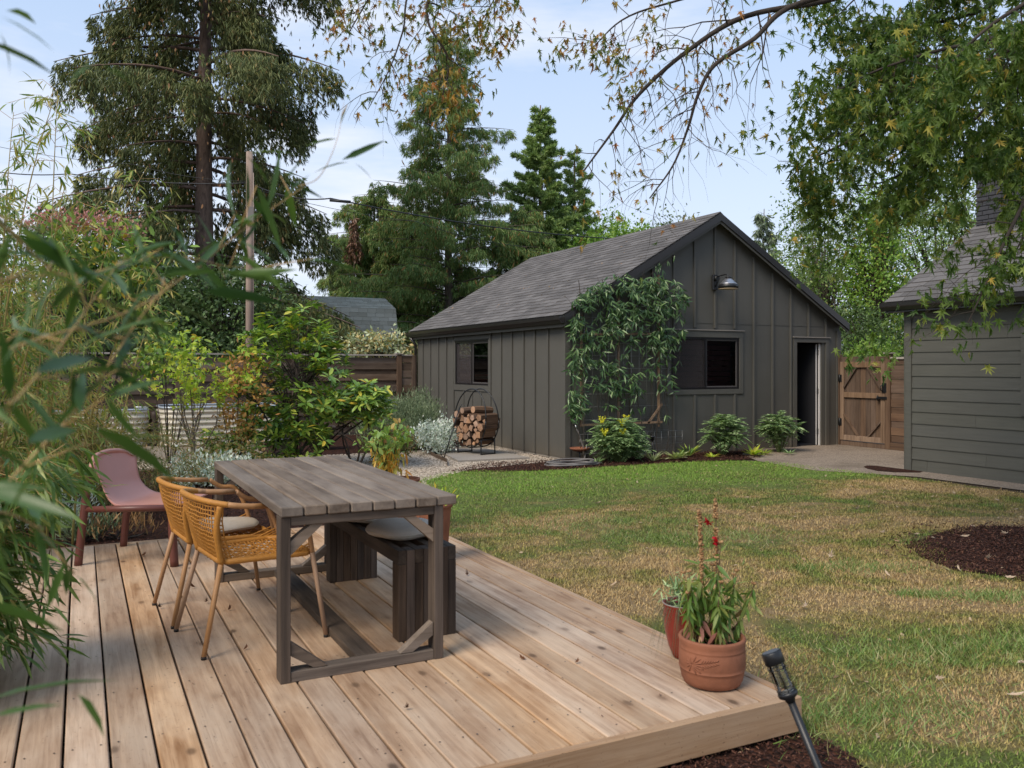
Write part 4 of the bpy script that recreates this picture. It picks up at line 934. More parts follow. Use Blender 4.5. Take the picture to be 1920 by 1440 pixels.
# ---------------------------------------------------------------- dining table
def table():
    x0, x1, y0, y1 = .748, 1.560, 3.648, 5.668; zt = DZ + .75
    t = thing('dining_table', 'weathered grey wooden outdoor dining table on the deck', 'table', (x0, y0, DZ))
    w, l = x1 - x0, y1 - y0; pw = w / 8; ht = .75
    for k in range(8):
        dy0, dy1 = R.uniform(-.006, .006), R.uniform(-.012, .01)
        MB().box(k * pw + .003, (k + 1) * pw - .003, dy0, l + dy1, ht - .042, ht + R.uniform(-.002, .0025), ch=.005).build('table_plank', M['table'], t)
    lw, ld = .044, .085
    for yb in (.012, l - ld - .012):
        for xb in (.004, w - lw - .066): MB().box(xb, xb + lw, yb, yb + ld, 0, ht - .043, ch=.003).build('leg', M['tframe'], t)
        MB().box(lw + .005, w - lw - .067, yb + .004, yb + ld - .004, 0, .045, ch=.003).build('bottom_rail', M['tframex'], t)
        MB().box(lw + .005, w - lw - .067, yb + .002, yb + .04, ht - .083, ht - .044, ch=.003).build('top_rail', M['tframex'], t)
        for sx_, xc in ((1, lw + .005), (-1, w - lw - .067)):
            for top in (0, 1):
                if top: p0 = (xc + sx_ * .0, yb + .04, ht - .18); p1 = (xc + sx_ * .13, yb + .04, ht - .075)
                else: p0 = (xc + sx_ * .015, yb + .04, .155); p1 = (xc + sx_ * .13, yb + .04, .062)
                p0 = Vector(p0); p1 = Vector(p1); d = (p1 - p0)
                poly = [(p0.x, p0.z + .03), (p1.x - sx_ * .03, p1.z), (p1.x + sx_ * .022, p1.z), (p0.x, p0.z - .03)] if top else [(p0.x - sx_ * .012, p0.z - .045), (p0.x - sx_ * .012, p0.z + .015), (p1.x + sx_ * .03, p1.z - .014), (p1.x - sx_ * .03, p1.z - .014)]
                if top or (sx_ < 0 and yb < 1) or yb > 1 or sx_ > 0:
                    MB().prism(poly, 'y', yb + .012, yb + .06).build('brace', M['brace'] if sx_ < 0 or top else M['tframex'], t)
    MB().box(w / 2 - .05, w / 2 + .05, ld + .014, l - ld - .014, .006, .046, ch=.003).build('floor_stretcher', M['bench_y'], t)
table()
# ---------------------------------------------------------------- bench
def bench():
    x0, x1, y0, y1 = 1.383, 1.690, 3.972, 5.345; t = thing('slatted_bench', 'dark slatted wooden bench under the right side of the table', 'bench', (x0, y0, DZ))
    w, l = x1 - x0, y1 - y0; n = 7; cw = w / n; ht = .445; sh = .068
    for k in range(n):
        xa, xb = k * cw + .0008, (k + 1) * cw - .0008
        if k % 2 == 0:
            MB().box(xa, xb, .001, l - .001, ht - sh, ht, ch=.002).build('seat_slat', M['bench_y'], t)
            for yb in (.0, l - .089): MB().box(xa, xb, yb, yb + .089, 0, ht - sh - .001, ch=.002).build('leg_board', M['bench'], t)
        else:
            for yb in (.0, l - .089): MB().box(xa, xb, yb - .001, yb + .0885, 0, ht - .001, ch=.002).build('leg_board', M['bench'], t)
bench()
def cushion(name, label, c, rx, ry, h, rz=0, group=None):
    mb = MB(); prof = []
    for k in range(25):
        a = -math.pi / 2 + math.pi * k / 24; prof.append((max(.0, math.cos(a)) ** .55, math.sin(a)))
    n = 40; base = 0
    for (r, z) in prof:
        for j in range(n):
            a = 2 * math.pi * j / n; wv = 1 + .012 * math.sin(5 * a + z * 2) + .01 * math.sin(3 * a)
            mb.v.append((r * rx * math.cos(a) * wv, r * ry * math.sin(a) * wv, z * h / 2 * (1 - .18 * (1 - r)) + .004 * math.sin(4 * a) * r))
    for i in range(24):
        for j in range(n): a = i * n + j; b = i * n + (j + 1) % n; mb.face((a, b, b + n, a + n), 0, True)
    t = thing(name, label, 'cushion', c, rz, group)
    mb.build('pad', M['cushion'], t)
    sp = [(rx * 1.0 * math.cos(a) * (1 + .012 * math.sin(5 * a) + .01 * math.sin(3 * a)), ry * math.sin(a) * (1 + .012 * math.sin(5 * a) + .01 * math.sin(3 * a)), .004 * math.sin(4 * a)) for a in np.linspace(0, 2 * math.pi, 41)]
    MB().tube(sp, .0035, 6).build('piping', M['cushion'], t)
c1 = D(743, 985, 4.62)
cushion('seat_cushion', 'round oat coloured cushion on the near end of the bench', (1.525, 4.32, DZ + .445 + .042), .185, .205, .085)
cushion('seat_cushion', 'flat oat cushion further back on the bench under the table', (1.505, 4.86, DZ + .445 + .036), .185, .205, .07, .3)

# ---------------------------------------------------------------- woven armchairs
def bez(p, n=10):
    """Catmull-Rom through p"""
    P = [Vector(q) for q in p]; P = [P[0] * 2 - P[1]] + P + [P[-1] * 2 - P[-2]]; out = []
    for i in range(1, len(P) - 2):
        for k in range(n):
            s = k / n; a, b, c, d = P[i - 1:i + 3]
            out.append(.5 * ((2 * b) + (c - a) * s + (2 * a - 5 * b + 4 * c - d) * s * s + (3 * b - a - 3 * c + d) * s ** 3))
    out.append(P[-2]); return out
def rattan_chair(label, loc, rz, cushion_=False):
    # local: +x is the front of the chair, z up from the floor
    t = thing('woven_armchair', label, 'armchair', loc, rz, 'woven rattan armchairs at the table')
    sh = .425; fx, bx, fy, by = .245, -.185, .235, .20
    hoop_z = .715
    def hoop(s):    # s from -1 (left arm front) to 1
        a = s * math.pi * .5
        x = .02 - .31 * math.cos(a) ** .55 if abs(s) < 1 else .02
        y = .29 * math.copysign(abs(math.sin(a)) ** .72, s) if s else 0
        return Vector((x, y, hoop_z - .03 + .042 * math.cos(a)))
    tops = [hoop(s) for s in np.linspace(-1, 1, 29)]
    # legs
    for sy in (-1, 1):
        MB().tube([(bx - .095, sy * (by + .055), .012), (bx, sy * by, sh)], [.0115, .013], 10).build('leg', M['bamboo_leg'], t)
        MB().tube([(fx + .065, sy * (fy + .03), .012), (fx + .03, sy * (fy + .012), sh * .6), (fx + .005, sy * fy, sh)], [.0115, .012, .013], 10).build('leg', M['bamboo_leg'], t)
        MB().lathe([(0, 0), (.0125, 0), (.0125, .014), (0, .014)], 10, c=(bx - .095, sy * (by + .055), 0)).build('foot', M['rubber'], t)
        MB().lathe([(0, 0), (.0125, 0), (.0125, .014), (0, .014)], 10, c=(fx + .065, sy * (fy + .03), 0)).build('foot', M['rubber'], t)
        # arm: from the front leg sweeping back up into the hoop
        arm = bez([(fx + .005, sy * fy, sh), (fx - .02, sy * (fy + .02), sh + .10), (fx - .07, sy * (fy + .045), sh + .20), (fx - .15, sy * .288, hoop_z - .075), (.03, sy * .29, hoop_z - .032)], 8)
        MB().tube(arm, .0125, 10).build('arm', M['bamboo_leg'], t)
        MB().tube(bez([(bx, sy * by, sh - .01), (bx - .03, sy * (by + .028), sh + .15), tuple(hoop(sy * .62) + Vector((0, 0, -.01)))], 8), .0145, 10).build('back_post', M['ochre'], t)
    # wrapped hoop with slight rings
    hp = []; rr = []
    for k in range(113):
        s = (-1 + 2 * k / 112) * .72; hp.append(hoop(s)); rr.append(.0135 + (.001 if k % 2 else 0))
    MB().tube(hp, rr, 10).build('top_hoop', M['ochre'], t)
    for sg in (-1, 1): MB().tube([hoop(sg * q) for q in (.70, .78, .86, .93, 1)], .0135, 10).build('arm_rail', M['bamboo_leg'], t)
    ring = [(fx, -fy + .03), (fx, fy - .03), (fx - .03, fy), (bx + .04, by + .008), (bx, by - .03), (bx, -by + .03), (bx + .04, -by - .008), (fx - .03, -fy)]
    rp = []
    for i in range(len(ring)):
        a = Vector((*ring[i], sh)); b = Vector((*ring[(i + 1) % len(ring)], sh))
        for k in range(8): rp.append(a.lerp(b, k / 8))
    rp.append(rp[0]); MB().tube(rp, [.0145 + (.001 if k % 2 else 0) for k in range(len(rp))], 8).build('seat_frame', M['ochre'], t)
    # woven seat
    sw = MB(); nx_, ny_ = 22, 15
    for i in range(1, nx_):
        x = bx + (fx - bx) * i / nx_; f = i / nx_; yw = by + (fy - by) * f
        pts = []
        for k in range(13):
            s = -1 + 2 * k / 12; pts.append((x + .004 * math.sin(k * 2.3 + i), yw * s, sh - .018 * (1 - s * s) + (.0035 if (k + i) % 2 else -.0035)))
        sw.tube(pts, .0038, 4, cap=False)
    for j in range(1, ny_):
        s = -1 + 2 * j / ny_; pts = []
        for k in range(13):
            f = k / 12; yw = by + (fy - by) * f; pts.append((bx + (fx - bx) * f, yw * s + .004 * math.sin(k * 1.9 + j), sh - .018 * (1 - s * s) + (-.0035 if (k + j) % 2 else .0035)))
        sw.tube(pts, .0038, 4, cap=False)
    sw.build('woven_seat', M['ochre'], t)
    # woven back: rows follow the hoop, columns run up from the seat edge
    bw = MB(); smax = .66
    def back(s, f):
        h = hoop(s * smax + (.22 * s * f if f > .35 else 0) * 0); a = s
        y0_ = by * 1.0 * math.copysign(min(1, abs(s) * 1.35), s); x0_ = bx if abs(s) < .75 else bx + (abs(s) - .75) * 4 * .05
        lo = Vector((x0_, y0_, sh)); p = lo.lerp(h, f ** .92); p.x -= .018 * math.sin(f * math.pi); return p
    ncol, nrow = 25, 13
    for i in range(ncol + 1):
        s = -1 + 2 * i / ncol; bw.tube([back(s + .006 * math.sin(k * 1.7 + i), k / 12) for k in range(13)], .0036, 4, cap=False)
    for j in range(1, nrow):
        f = j / nrow; bw.tube([back(-1 + 2 * k / 32, f + .007 * math.sin(k * 1.1 + j * 2)) for k in range(33)], .0036, 4, cap=False)
    bw.build('woven_back', M['ochre'], t)
    # side webbing between the arm and the seat
    for sy in (-1, 1):
        sd = MB(); arm = bez([(fx + .005, sy * fy, sh), (fx - .02, sy * (fy + .02), sh + .10), (fx - .07, sy * (fy + .045), sh + .20)], 8)
        for k in range(1, 5):
            top = arm[min(len(arm) - 1, k)]; sd.tube([(fx - .03 - k * .028, sy * fy * .99, sh), tuple(top)], .0042, 4, cap=False)
        for k in range(0): sd.tube([(fx - .01 - k * .02, sy * (fy + .005 * k), sh + .03 + k * .045), (fx - .15 - k * .01, sy * (fy), sh + .012 + .02 * k)], .0042, 4, cap=False)
        sd.build('side_webbing', M['ochre'], t)
    return t
rattan_chair('ochre woven armchair nearest the camera with a bare woven seat', (.745, 4.43, DZ), math.radians(8))
rattan_chair('ochre woven armchair behind the near one with a pale round seat cushion', (.675, 4.985, DZ), math.radians(6))
cushion('seat_cushion', 'pale round cushion on the seat of the far woven armchair', (.70, 4.985, DZ + .425 + .04), .20, .19, .055)

# ---------------------------------------------------------------- pink lounge chair
def lounge():
    P1 = Vector((-.017, 6.50)); P2 = Vector((.57, 6.174)); e = (P2 - P1).normalized(); ang = math.atan2(e.y, e.x)
    mid = P1 + e * 0; t = thing('lounge_chair', 'dusty pink moulded lounge chair at the back left of the deck', 'armchair', (P1.x, P1.y, DZ), ang)
    Lx, Wy = .665, .62    # local: x to the front, y away from the camera; origin at the near rear foot
    sh, bh = .395, .70
    for y in (0, Wy):
        MB().tube(bez([(0, y, 0), (.02, y, .2), (.045, y, sh), (.06, y + (.01 if y == 0 else -.01), .58), (.075, y + (.02 if y == 0 else -.02), bh - .035)], 5), [.028] * 21 if 0 else .027, 8).build('leg', M['plastic_dark'], t)
        MB().tube(bez([(Lx, y, 0), (Lx - .012, y, .2), (Lx - .02, y, sh - .0), (Lx - .03, y, sh + .005)], 5), .029, 8).build('leg', M['plastic_dark'], t)
        MB().tube([(.05, y, sh - .015), (Lx - .02, y, sh + .0)], .022, 8).build('side_rail', M['plastic_dark'], t)
    MB().tube([(Lx - .02, .0, sh - .01), (Lx - .02, Wy, sh - .01)], .022, 8).build('front_rail', M['plastic_dark'], t)
    # shell
    prof = bez([(Lx + .01, 0, sh + .012), (Lx - .15, 0, sh + .012), (Lx - .30, 0, sh - .002), (.24, 0, sh + .012), (.155, 0, sh + .09), (.11, 0, .585), (.075, 0, .68), (.055, 0, .742)], 5)
    n = len(prof); m_ = 24; mb = MB(); k_ = 0
    for side in (0, 1):
        for i, p in enumerate(prof):
            f = i / (n - 1)
            hw = Wy / 2 - .008 if f < .42 else None
            if hw is None:
                g_ = (f - .42) / .58; hw = (Wy / 2) * (1 - .12 * math.sin(min(1, g_ / .75) * math.pi) ** 1.0) - .008
                if g_ > .86: hw *= math.sqrt(max(.0, 1 - ((g_ - .86) / .155) ** 2)) * .25 + .75
            for j in range(m_ + 1):
                s = -1 + 2 * j / m_; back_ = max(0, (f - .5) / .5)
                edge = abs(s) ** 2.4
                x = p.x + .045 * edge * back_ - .02 * back_ * (1 - edge); z = p.z + (.012 * edge * (1 - back_)) - .055 * (abs(s) ** 3.5) * (back_ ** 4) * 1.0
                off = -.010 if side else 0
                mb.v.append((x + off * back_, Wy / 2 + s * hw, z + off * (1 - back_)))
    base = n * (m_ + 1)
    for side in (0, 1):
        for i in range(n - 1):
            for j in range(m_): a = side * base + i * (m_ + 1) + j; mb.face((a, a + 1, a + m_ + 2, a + m_ + 1), 0, True)
    for i in range(n - 1):
        for j in (0, m_): a = i * (m_ + 1) + j; b = a + m_ + 1; mb.face((a, b, b + base, a + base))
    for i in (0, n - 1):
        for j in range(m_): a = i * (m_ + 1) + j; mb.face((a, a + 1, a + 1 + base, a + base))
    mb.build('seat_shell', M['plastic'], t)
    # rolled top frame joining both rear posts
    top = bez([(.075, .02, bh - .05), (.07, .05, bh - .005), (.05, .14, bh + .032), (.038, Wy / 2, bh + .045), (.05, Wy - .14, bh + .032), (.07, Wy - .05, bh - .005), (.075, Wy - .02, bh - .05)], 6)
    MB().tube(top, .016, 8).build('top_frame', M['plastic'], t)
lounge()

# ---------------------------------------------------------------- pots
def pot_big():
    c = Vector((2.396, 2.857, DZ)); t = thing('terracotta_pot', 'broad terracotta pot with a moulded leaf pattern on the deck corner', 'plant pot', c)
    pr = [(0, .004), (.105, .004), (.118, .01), (.128, .03), (.134, .06), (.136, .072), (.1385, .074), (.1385, .078), (.136, .080), (.1395, .09), (.139, .15), (.1365, .155), (.1385, .158), (.1385, .162), (.137, .165), (.1385, .18), (.141, .195), (.138, .203), (.128, .204), (.124, .198), (.122, .17), (0, .17)]
    MB().lathe(pr, 56).build('pot_body', M['terracotta'], t)
    MB().lathe([(0, .176), (.06, .182), (.123, .174)], 30).build('soil', M['soil'], t)
    # moulded frond: raised lobes
    def lobe(a0, z0, a1, z1, r, mb):
        pts = []
        for k in range(6):
            s = k / 5; a = a0 + (a1 - a0) * s; z = z0 + (z1 - z0) * s; pts.append((.1392 * math.cos(a), .1392 * math.sin(a), z))
        mb.tube(pts, [r * q for q in (.5, .9, 1, 1, .8, .3)], 6)
    mb = MB(); ac = math.atan2(-SS * -1 * 0 - 3.5, -2.9)   # facing the camera
    ca = math.atan2(-c.y, -c.x)                             # direction to the camera
    a_c = ca - .62
    for k in range(7):
        s = k / 6; ang = -1.2 + 2.4 * s
        lobe(a_c, .112, a_c + .42 * math.cos(ang) - .0, .112 + .042 * math.sin(ang), .004, mb)
    for k in range(7):
        aa = a_c + .28 + k * .075
        lobe(aa, .118 + .003 * k, aa + .09, .118 + .02 + .001 * k, .0035, mb); lobe(aa, .112 + .003 * k, aa + .10, .112 - .012 + .004 * k, .0035, mb)
    for k in range(5):
        ang = math.pi + (-1.1 + 2.2 * k / 4); lobe(a_c - .02, .112, a_c + .24 * math.cos(ang), .112 + .036 * math.sin(ang), .0038, mb)
    mb.build('relief', M['terracotta'], t)
pot_big()
def pot_red():
    c = Vector((2.489, 3.165, DZ)); t = thing('glazed_pot', 'tall dark red glazed pot behind the terracotta pot', 'plant pot', c)
    MB().lathe([(0, .004), (.045, .004), (.052, .012), (.072, .06), (.088, .13), (.094, .20), (.094, .245), (.098, .252), (.095, .258), (.086, .256), (.084, .23), (0, .23)], 48).build('pot_body', M['redglaze'], t)
    MB().lathe([(.0, .236), (.05, .24), (.085, .233)], 24).build('soil', M['soil'], t)
    MB().tube([(.0965 * math.cos(a), .0965 * math.sin(a), .256) for a in np.linspace(0, 2 * math.pi, 40)], .003, 6).build('rim_line', M['dripcap'], t)
pot_red()
def clay_pot(label, c, r, h, rim=.03):
    t = thing('clay_pot', label, 'plant pot', c)
    MB().lathe([(0, .004), (r * .66, .004), (r * .70, .01), (r * .92, h - rim - .005), (r * .92, h - rim), (r, h - rim + .003), (r * 1.02, h), (r * .92, h), (r * .90, h - .04), (0, h - .045)], 40).build('pot_body', M['terracotta'], t)
    MB().lathe([(0, h - .035), (r * .88, h - .043)], 24).build('soil', M['soil'], t)
# pots standing on the lawn edge behind the table
g1 = G(752, 925); pA = Vector((2.86, 7.55, 0)) ; 
def onb(u, b): p = D(u, 690, b); return Vector((p.x, p.y, 0))
PA = onb(752, 7.75); PB = onb(796, 7.15); PC = Vector((2.50, 6.05, DZ)) * 0 + D(815, 690, 5.95); PC.z = DZ
clay_pot('terracotta pot of wilting orange leaves behind the table', PA, .17, .50)
clay_pot('pale rimmed clay pot just right of the one behind the table', PB, .155, .42)
clay_pot('tall terracotta pot standing close behind the right table leg', PC, .125, .40)

# ---------------------------------------------------------------- leaning solar light
def solar():
    top = D(1445, 1222, 2.53); bx_ = D(1534, 1440, 2.46); dirv = (bx_ - top).normalized()
    k = (top.z + .08) / -dirv.z; foot = top + dirv * k
    t = thing('solar_path_light', 'black solar path light leaning over the deck corner', 'garden light', (foot.x, foot.y, 0))
    up = -dirv; q = up.to_track_quat('Z', 'Y'); o = Vector((foot.x, foot.y, 0)); Mx = Matrix.Translation(top - o) @ q.to_matrix().to_4x4()
    def put(mb, nm, mat, par=t): ob = mb.build(nm, mat, par); ob.matrix_local = Mx; return ob
    put(MB().lathe([(0, 0), (.0285, 0), (.030, -.003), (.030, -.034), (.027, -.036), (0, -.036)], 32), 'solar_cap', M['black'])
    put(MB().lathe([(0, .0012), (.026, .0012)], 24), 'solar_panel', plain('solar_cell', (.10, .11, .13), .35, bmp=0))
    put(MB().lathe([(.0235, -.036), (.0235, -.118)], 32), 'glass_tube', M['clear'])
    cg = MB()
    for a in range(4):
        x, y = .0265 * math.cos(a * math.pi / 2 + .5), .0265 * math.sin(a * math.pi / 2 + .5); cg.tube([(x, y, -.034), (x, y, -.122)], .0011, 6)
    for z in (-.050, -.112): cg.tube([(.0265 * math.cos(a), .0265 * math.sin(a), z) for a in np.linspace(0, 2 * math.pi, 33)], .0016, 6)
    put(cg, 'wire_cage', M['black'])
    put(MB().tube([(0, 0, -.036), (0, 0, -.118)], .0022, 6), 'inner_rod', M['black'])
    put(MB().lathe([(0, -.112), (.018, -.116), (.022, -.120)], 20), 'reflector', M['white'])
    put(MB().lathe([(.0, -.119), (.0285, -.119), (.030, -.124), (.028, -.132), (.016, -.140), (.0125, -.15), (.0, -.15)], 32), 'collar', M['black'])
    L_ = (top - foot).length; put(MB().tube([(0, 0, -.145), (0, 0, -L_ - .0)], [.0115, .0115], 14), 'pole', M['black'])
m, Nn, Ln, bs = new_mat('clear_plastic_tube')
g_ = Nn.new('ShaderNodeBsdfGlossy'); g_.inputs['Roughness'].default_value = .05; tr = Nn.new('ShaderNodeBsdfTransparent'); tr.inputs['Color'].default_value = (.86, .86, .82, 1)
fr = Nn.new('ShaderNodeFresnel'); ms = Nn.new('ShaderNodeMixShader'); Ln.new(fr.outputs[0], ms.inputs[0]); Ln.new(tr.outputs[0], ms.inputs[1]); Ln.new(g_.outputs[0], ms.inputs[2]); Ln.new(ms.outputs[0], Nn['Material Output'].inputs['Surface'])
M['clear'] = m
solar()

# ---------------------------------------------------------------- firewood rack, logs, poker
def firewood():
    c = G(893, 853); c.z = .03; ca, cb = -.72, -.69      # log axis points towards the camera's left
    ax = Vector((ca * CC + cb * SS, -ca * SS + cb * CC, 0)).normalized(); ang = math.atan2(ax.y, ax.x)
    t = thing('firewood_rack', 'black round hoop firewood rack beside the garage wall', 'log rack', c, ang)
    Rr = .53; cz = .58; hy = .41
    for x in (-.15, .15):
        pts = [(x * (1 - .35 * max(0, math.sin(a))), hy * math.cos(a) * (1.0), cz + Rr * math.sin(a) * (1.0 if math.sin(a) > 0 else .88)) for a in np.linspace(0, 2 * math.pi, 49)]
        MB().tube(pts, .011, 8).build('hoop', M['black'], t)
    for s in (-1, 1):
        MB().tube(bez([(-.15, s * .30, .26), (-.16, s * .30, .03), (-.14, s * .30, .012), (.14, s * .30, .012), (.16, s * .30, .03), (.15, s * .30, .26)], 5), .011, 8).build('foot', M['black'], t)
    for yy, zz in ((0, .105), (.3, .25), (-.3, .25)): MB().tube([(-.15, yy, zz), (.15, yy, zz)], .01, 6).build('cross_bar', M['black'], t)
    # split logs
    r2 = random.Random(11); pts = []; tries = 0
    while len(pts) < 44 and tries < 9000:
        tries += 1; y = r2.uniform(-.40, .40); z = r2.uniform(-.44, .07); rad = r2.uniform(.05, .085) if tries < 3000 else r2.uniform(.032, .05)
        if (y / hy) ** 2 + (z / .46) ** 2 > (1 - rad / .42) ** 2 * 1.05: continue
        if any((y - p[0]) ** 2 + (z - p[1]) ** 2 < (rad + p[2]) ** 2 * .80 for p in pts): continue
        pts.append((y, z, rad))
    pts.sort(key=lambda p: p[1]); nlog = len(pts)
    seen = set(); words = ['pale wedge of firewood', 'reddish split log', 'dark barked log', 'brown quarter split log', 'squarish split log', 'rounded log', 'thin split stick', 'cracked log', 'grey tinged log', 'knotty split log', 'smooth pale log', 'stubby log']
    for i, (y, z, rad) in enumerate(pts):
        k = r2.choice([3, 4, 4, 5, 7]); a0 = r2.uniform(0, 6.28); poly = [(rad * 1.12 * r2.uniform(.85, 1.12) * math.cos(a0 + 2 * math.pi * j / k), rad * 1.12 * r2.uniform(.85, 1.12) * math.sin(a0 + 2 * math.pi * j / k)) for j in range(k)]
        L_ = r2.uniform(.34, .44); mb = MB(); n = len(mb.v); xo = r2.uniform(-.03, .04)
        secs = [-L_ / 2, -L_ / 4, 0, L_ / 4, L_ / 2]
        for si, x in enumerate(secs):
            jit = 1 + r2.uniform(-.06, .06)
            for (p, q) in poly: mb.v.append((x + r2.uniform(-.006, .006), p * jit, q * jit))
        for s_ in range(4):
            for j in range(k): a = s_ * k + j; b = s_ * k + (j + 1) % k; mb.face((a, b, b + k, a + k), 0)
        mb.face(list(range(k))[::-1], 1); mb.face([4 * k + j for j in range(k)], 1)
        lvl = (z + .18) / .25; col = y / .4
        wl = 'at the bottom' if lvl < -.55 else 'low' if lvl < -.15 else 'half way up' if lvl < .3 else 'near the top'
        wc = 'left side' if col > .35 else 'right side' if col < -.35 else 'middle'
        lb_ = '%s %s in the %s of the firewood stack' % (words[i % 12], wl, wc)
        q_ = 0
        while lb_ in seen: q_ += 1; lb_ = '%s %s in the %s of the firewood stack' % (words[(i + q_) % 12], wl, wc)
        seen.add(lb_)
        o = mb.build('split_log', [M['logside'], M['logend']], None, lb_, 'log', 'split logs stacked in the rack')
        o.location = c + Matrix.Rotation(ang, 3, 'Z') @ Vector((xo, y, cz + z)); o.rotation_euler = (0, r2.uniform(-.03, .03), ang + r2.uniform(-.04, .04))
    # big logs across the top
    for i, (y, z, rad, L_, tl, wd_) in enumerate(((-.13, .165, .055, .46, .03, 'long straight log lying on top at the right'), (.13, .17, .062, .42, -.06, 'grey barked log lying on top at the left'), (-.27, .09, .065, .48, 0, 'square dark log jutting out at the upper right'))):
        mb = MB(); k = 8; mb.tube([(-L_ / 2, 0, 0), (0, .004, .003), (L_ / 2, 0, 0)], [rad, rad * 1.05, rad * .95], k, smooth=False)
        mb.m[-2:] = [1, 1]; o = mb.build('split_log', [M['logside'], M['logend']], None, wd_ + ' of the firewood stack', 'log', 'split logs stacked in the rack')
        o.location = c + Matrix.Rotation(ang, 3, 'Z') @ Vector((-.02, y, cz + z)); o.rotation_euler = (0, tl, ang)
    # poker and tongs
    h = D(862, 764, 14.0); f = D(832, 849, 13.8); w = Vector((f.x, f.y, .03)); p = thing('fire_poker', 'black fire poker leaning beside the firewood rack', 'poker', w)
    tp = h - w
    MB().tube([(0, 0, .0), tuple(tp * .5), tuple(tp)], .009, 6).build('rod', M['black'], p)
    MB().tube([tuple(tp * .62), tuple(tp * .78)], .017, 8).build('grip', M['rubber'], p)
    MB().tube(bez([(0, 0, .02), (-.03, 0, .05), (-.05, .01, .12), (.0, .01, .16)], 5), .007, 6).tube([tuple(tp), tuple(tp + Vector((.03, -.02, .05)))], .007, 6).build('hook', M['black'], p)
firewood()

# ---------------------------------------------------------------- tap, hose, saucer, trellis
def wallbits():
    tx = PY(1079, GY - .08); tz = ZV(800, tx, GY - .08)
    t = thing('garden_tap', 'small metal garden tap on the garage corner', 'tap', (tx, GY - .025, tz))
    MB().tube([(0, 0, .02), (0, -.06, .02), (0, -.08, -.03)], .016, 10).tube([(0, -.04, .03), (0, -.04, .06)], .007, 6).build('spout', plain('chrome_tap', (.5, .5, .5), .25, 1, bmp=0), t)
    MB().box(-.035, .035, -.065, -.015, .06, .07, ch=.004).build('handle', M['rubber'], t)
    h = thing('garden_hose', 'grey garden hose coiled on the mulch below the tap', 'hose', (tx, GY - .10, 0))
    drop = bez([(0, 0, tz - .03), (.04, -.03, tz - .12), (.12, -.08, tz - .4), (.13, -.12, .25), (.0, -.25, .04), (-.25, -.42, .02)], 8)
    pts = list(drop); cx, cy = -.42, -.62
    for k in range(1, 230):
        a = .8 + k * .2; r = .30 + .055 * math.sin(k * .043) + .02 * math.sin(k * .31); pts.append(Vector((cx + (r * 1.25) * math.cos(a) + .03 * math.sin(k * .11), cy + r * .75 * math.sin(a) + .04 * math.sin(k * .07), .02 + .055 * (.5 + .5 * math.sin(k * .27)) * (k / 230))))
    MB().tube(pts, .0125, 6).build('hose_coil', M['hose'], h)
    sx_ = PY(1087, GY - .22); sz = ZV(842, sx_, GY - .22)
    s = thing('bird_dish', 'shallow terracotta dish on a thin black stand by the garage corner', 'bird bath', (sx_, GY - .22, 0))
    MB().lathe([(0, 0), (.10, .0), (.155, .03), (.165, .052), (.155, .054), (.14, .035), (.09, .012), (0, .012)], 36, c=(0, 0, sz - .03)).build('dish', M['terracotta'], s)
    MB().tube([(0, 0, 0), (0, 0, sz - .03)], .012, 8).lathe([(.0, .0), (.06, 0), (.0, .02)], 12, c=(0, 0, sz - .05)).build('stand', M['black'], s)
    ch = thing('path_lamp', 'small black garden lamp in the bed below the trellis', 'garden light', (PY(1223, 11.6), 11.6, 0))
    MB().tube([(0, 0, 0), (0, 0, .30)], .012, 8).build('stake', M['black'], ch)
    MB().lathe([(0, .38), (.05, .37), (.055, .355), (.035, .35), (.035, .30), (.0, .29)], 16).build('lantern_head', M['black'], ch)
wallbits()
def trellis():
    Y = GY - .11; X = lambda u: PY(u, Y); x0 = X(1090)
    Z = lambda v, u: ZV(v, X(u), Y)
    t = thing('trellis', 'wooden trellis of three uprights on the garage gable carrying the vine', 'trellis', (x0, Y, 0))
    def lath(u0, v0, u1, v1, w=.035):
        a = Vector((X(u0) - x0, 0, Z(v0, u0))); b = Vector((X(u1) - x0, 0, Z(v1, u1))); MB().beam(a, b, .022, w, up=(0, 0, 1) if abs(a.z - b.z) < .3 else (1, 0, 0)).build('trellis_lath', M['trellis'], t)
    o = .024
    for u, vt in ((1090, 588), (1160, 520), (1235, 515)): lath(u, 800, u, vt)
    t2 = MB()
    for (u0, v0, u1, v1) in ((1088, 627, 1226, 626), (1088, 797, 1240, 791), (1213, 794, 1240, 757)):
        a = Vector((X(u0) - x0, -o, Z(v0, u0))); b = Vector((X(u1) - x0, -o, Z(v1, u1))); MB().beam(a, b, .022, .035).build('trellis_lath', M['trellis'], t)
    m_ = thing('wire_mesh', 'galvanised wire grid behind the trellis on the gable', 'wire mesh', (x0, Y + .045, 0))
    mb = MB()
    for (ua, ub, va, vb, sx_, sz_) in ((1098, 1257, 570, 812, .15, .22), (1090, 1282, 815, 852, .15, .10)):
        xa, xb = X(ua) - x0, X(ub) - x0; za, zb = Z(vb, ua), Z(va, ua); n = int((xb - xa) / sx_ + .5)
        for k in range(n + 1): x = xa + (xb - xa) * k / n; mb.tube([(x, 0, za), (x + .003, 0, zb)], .0036, 4)
        n = max(2, int((zb - za) / sz_ + .5))
        for k in range(n + 1): z = za + (zb - za) * k / n; mb.tube([(xa, .004, z), (xb, .004, z)], .0032, 4)
    mb.build('grid_wires', M['wire'], m_)
trellis()
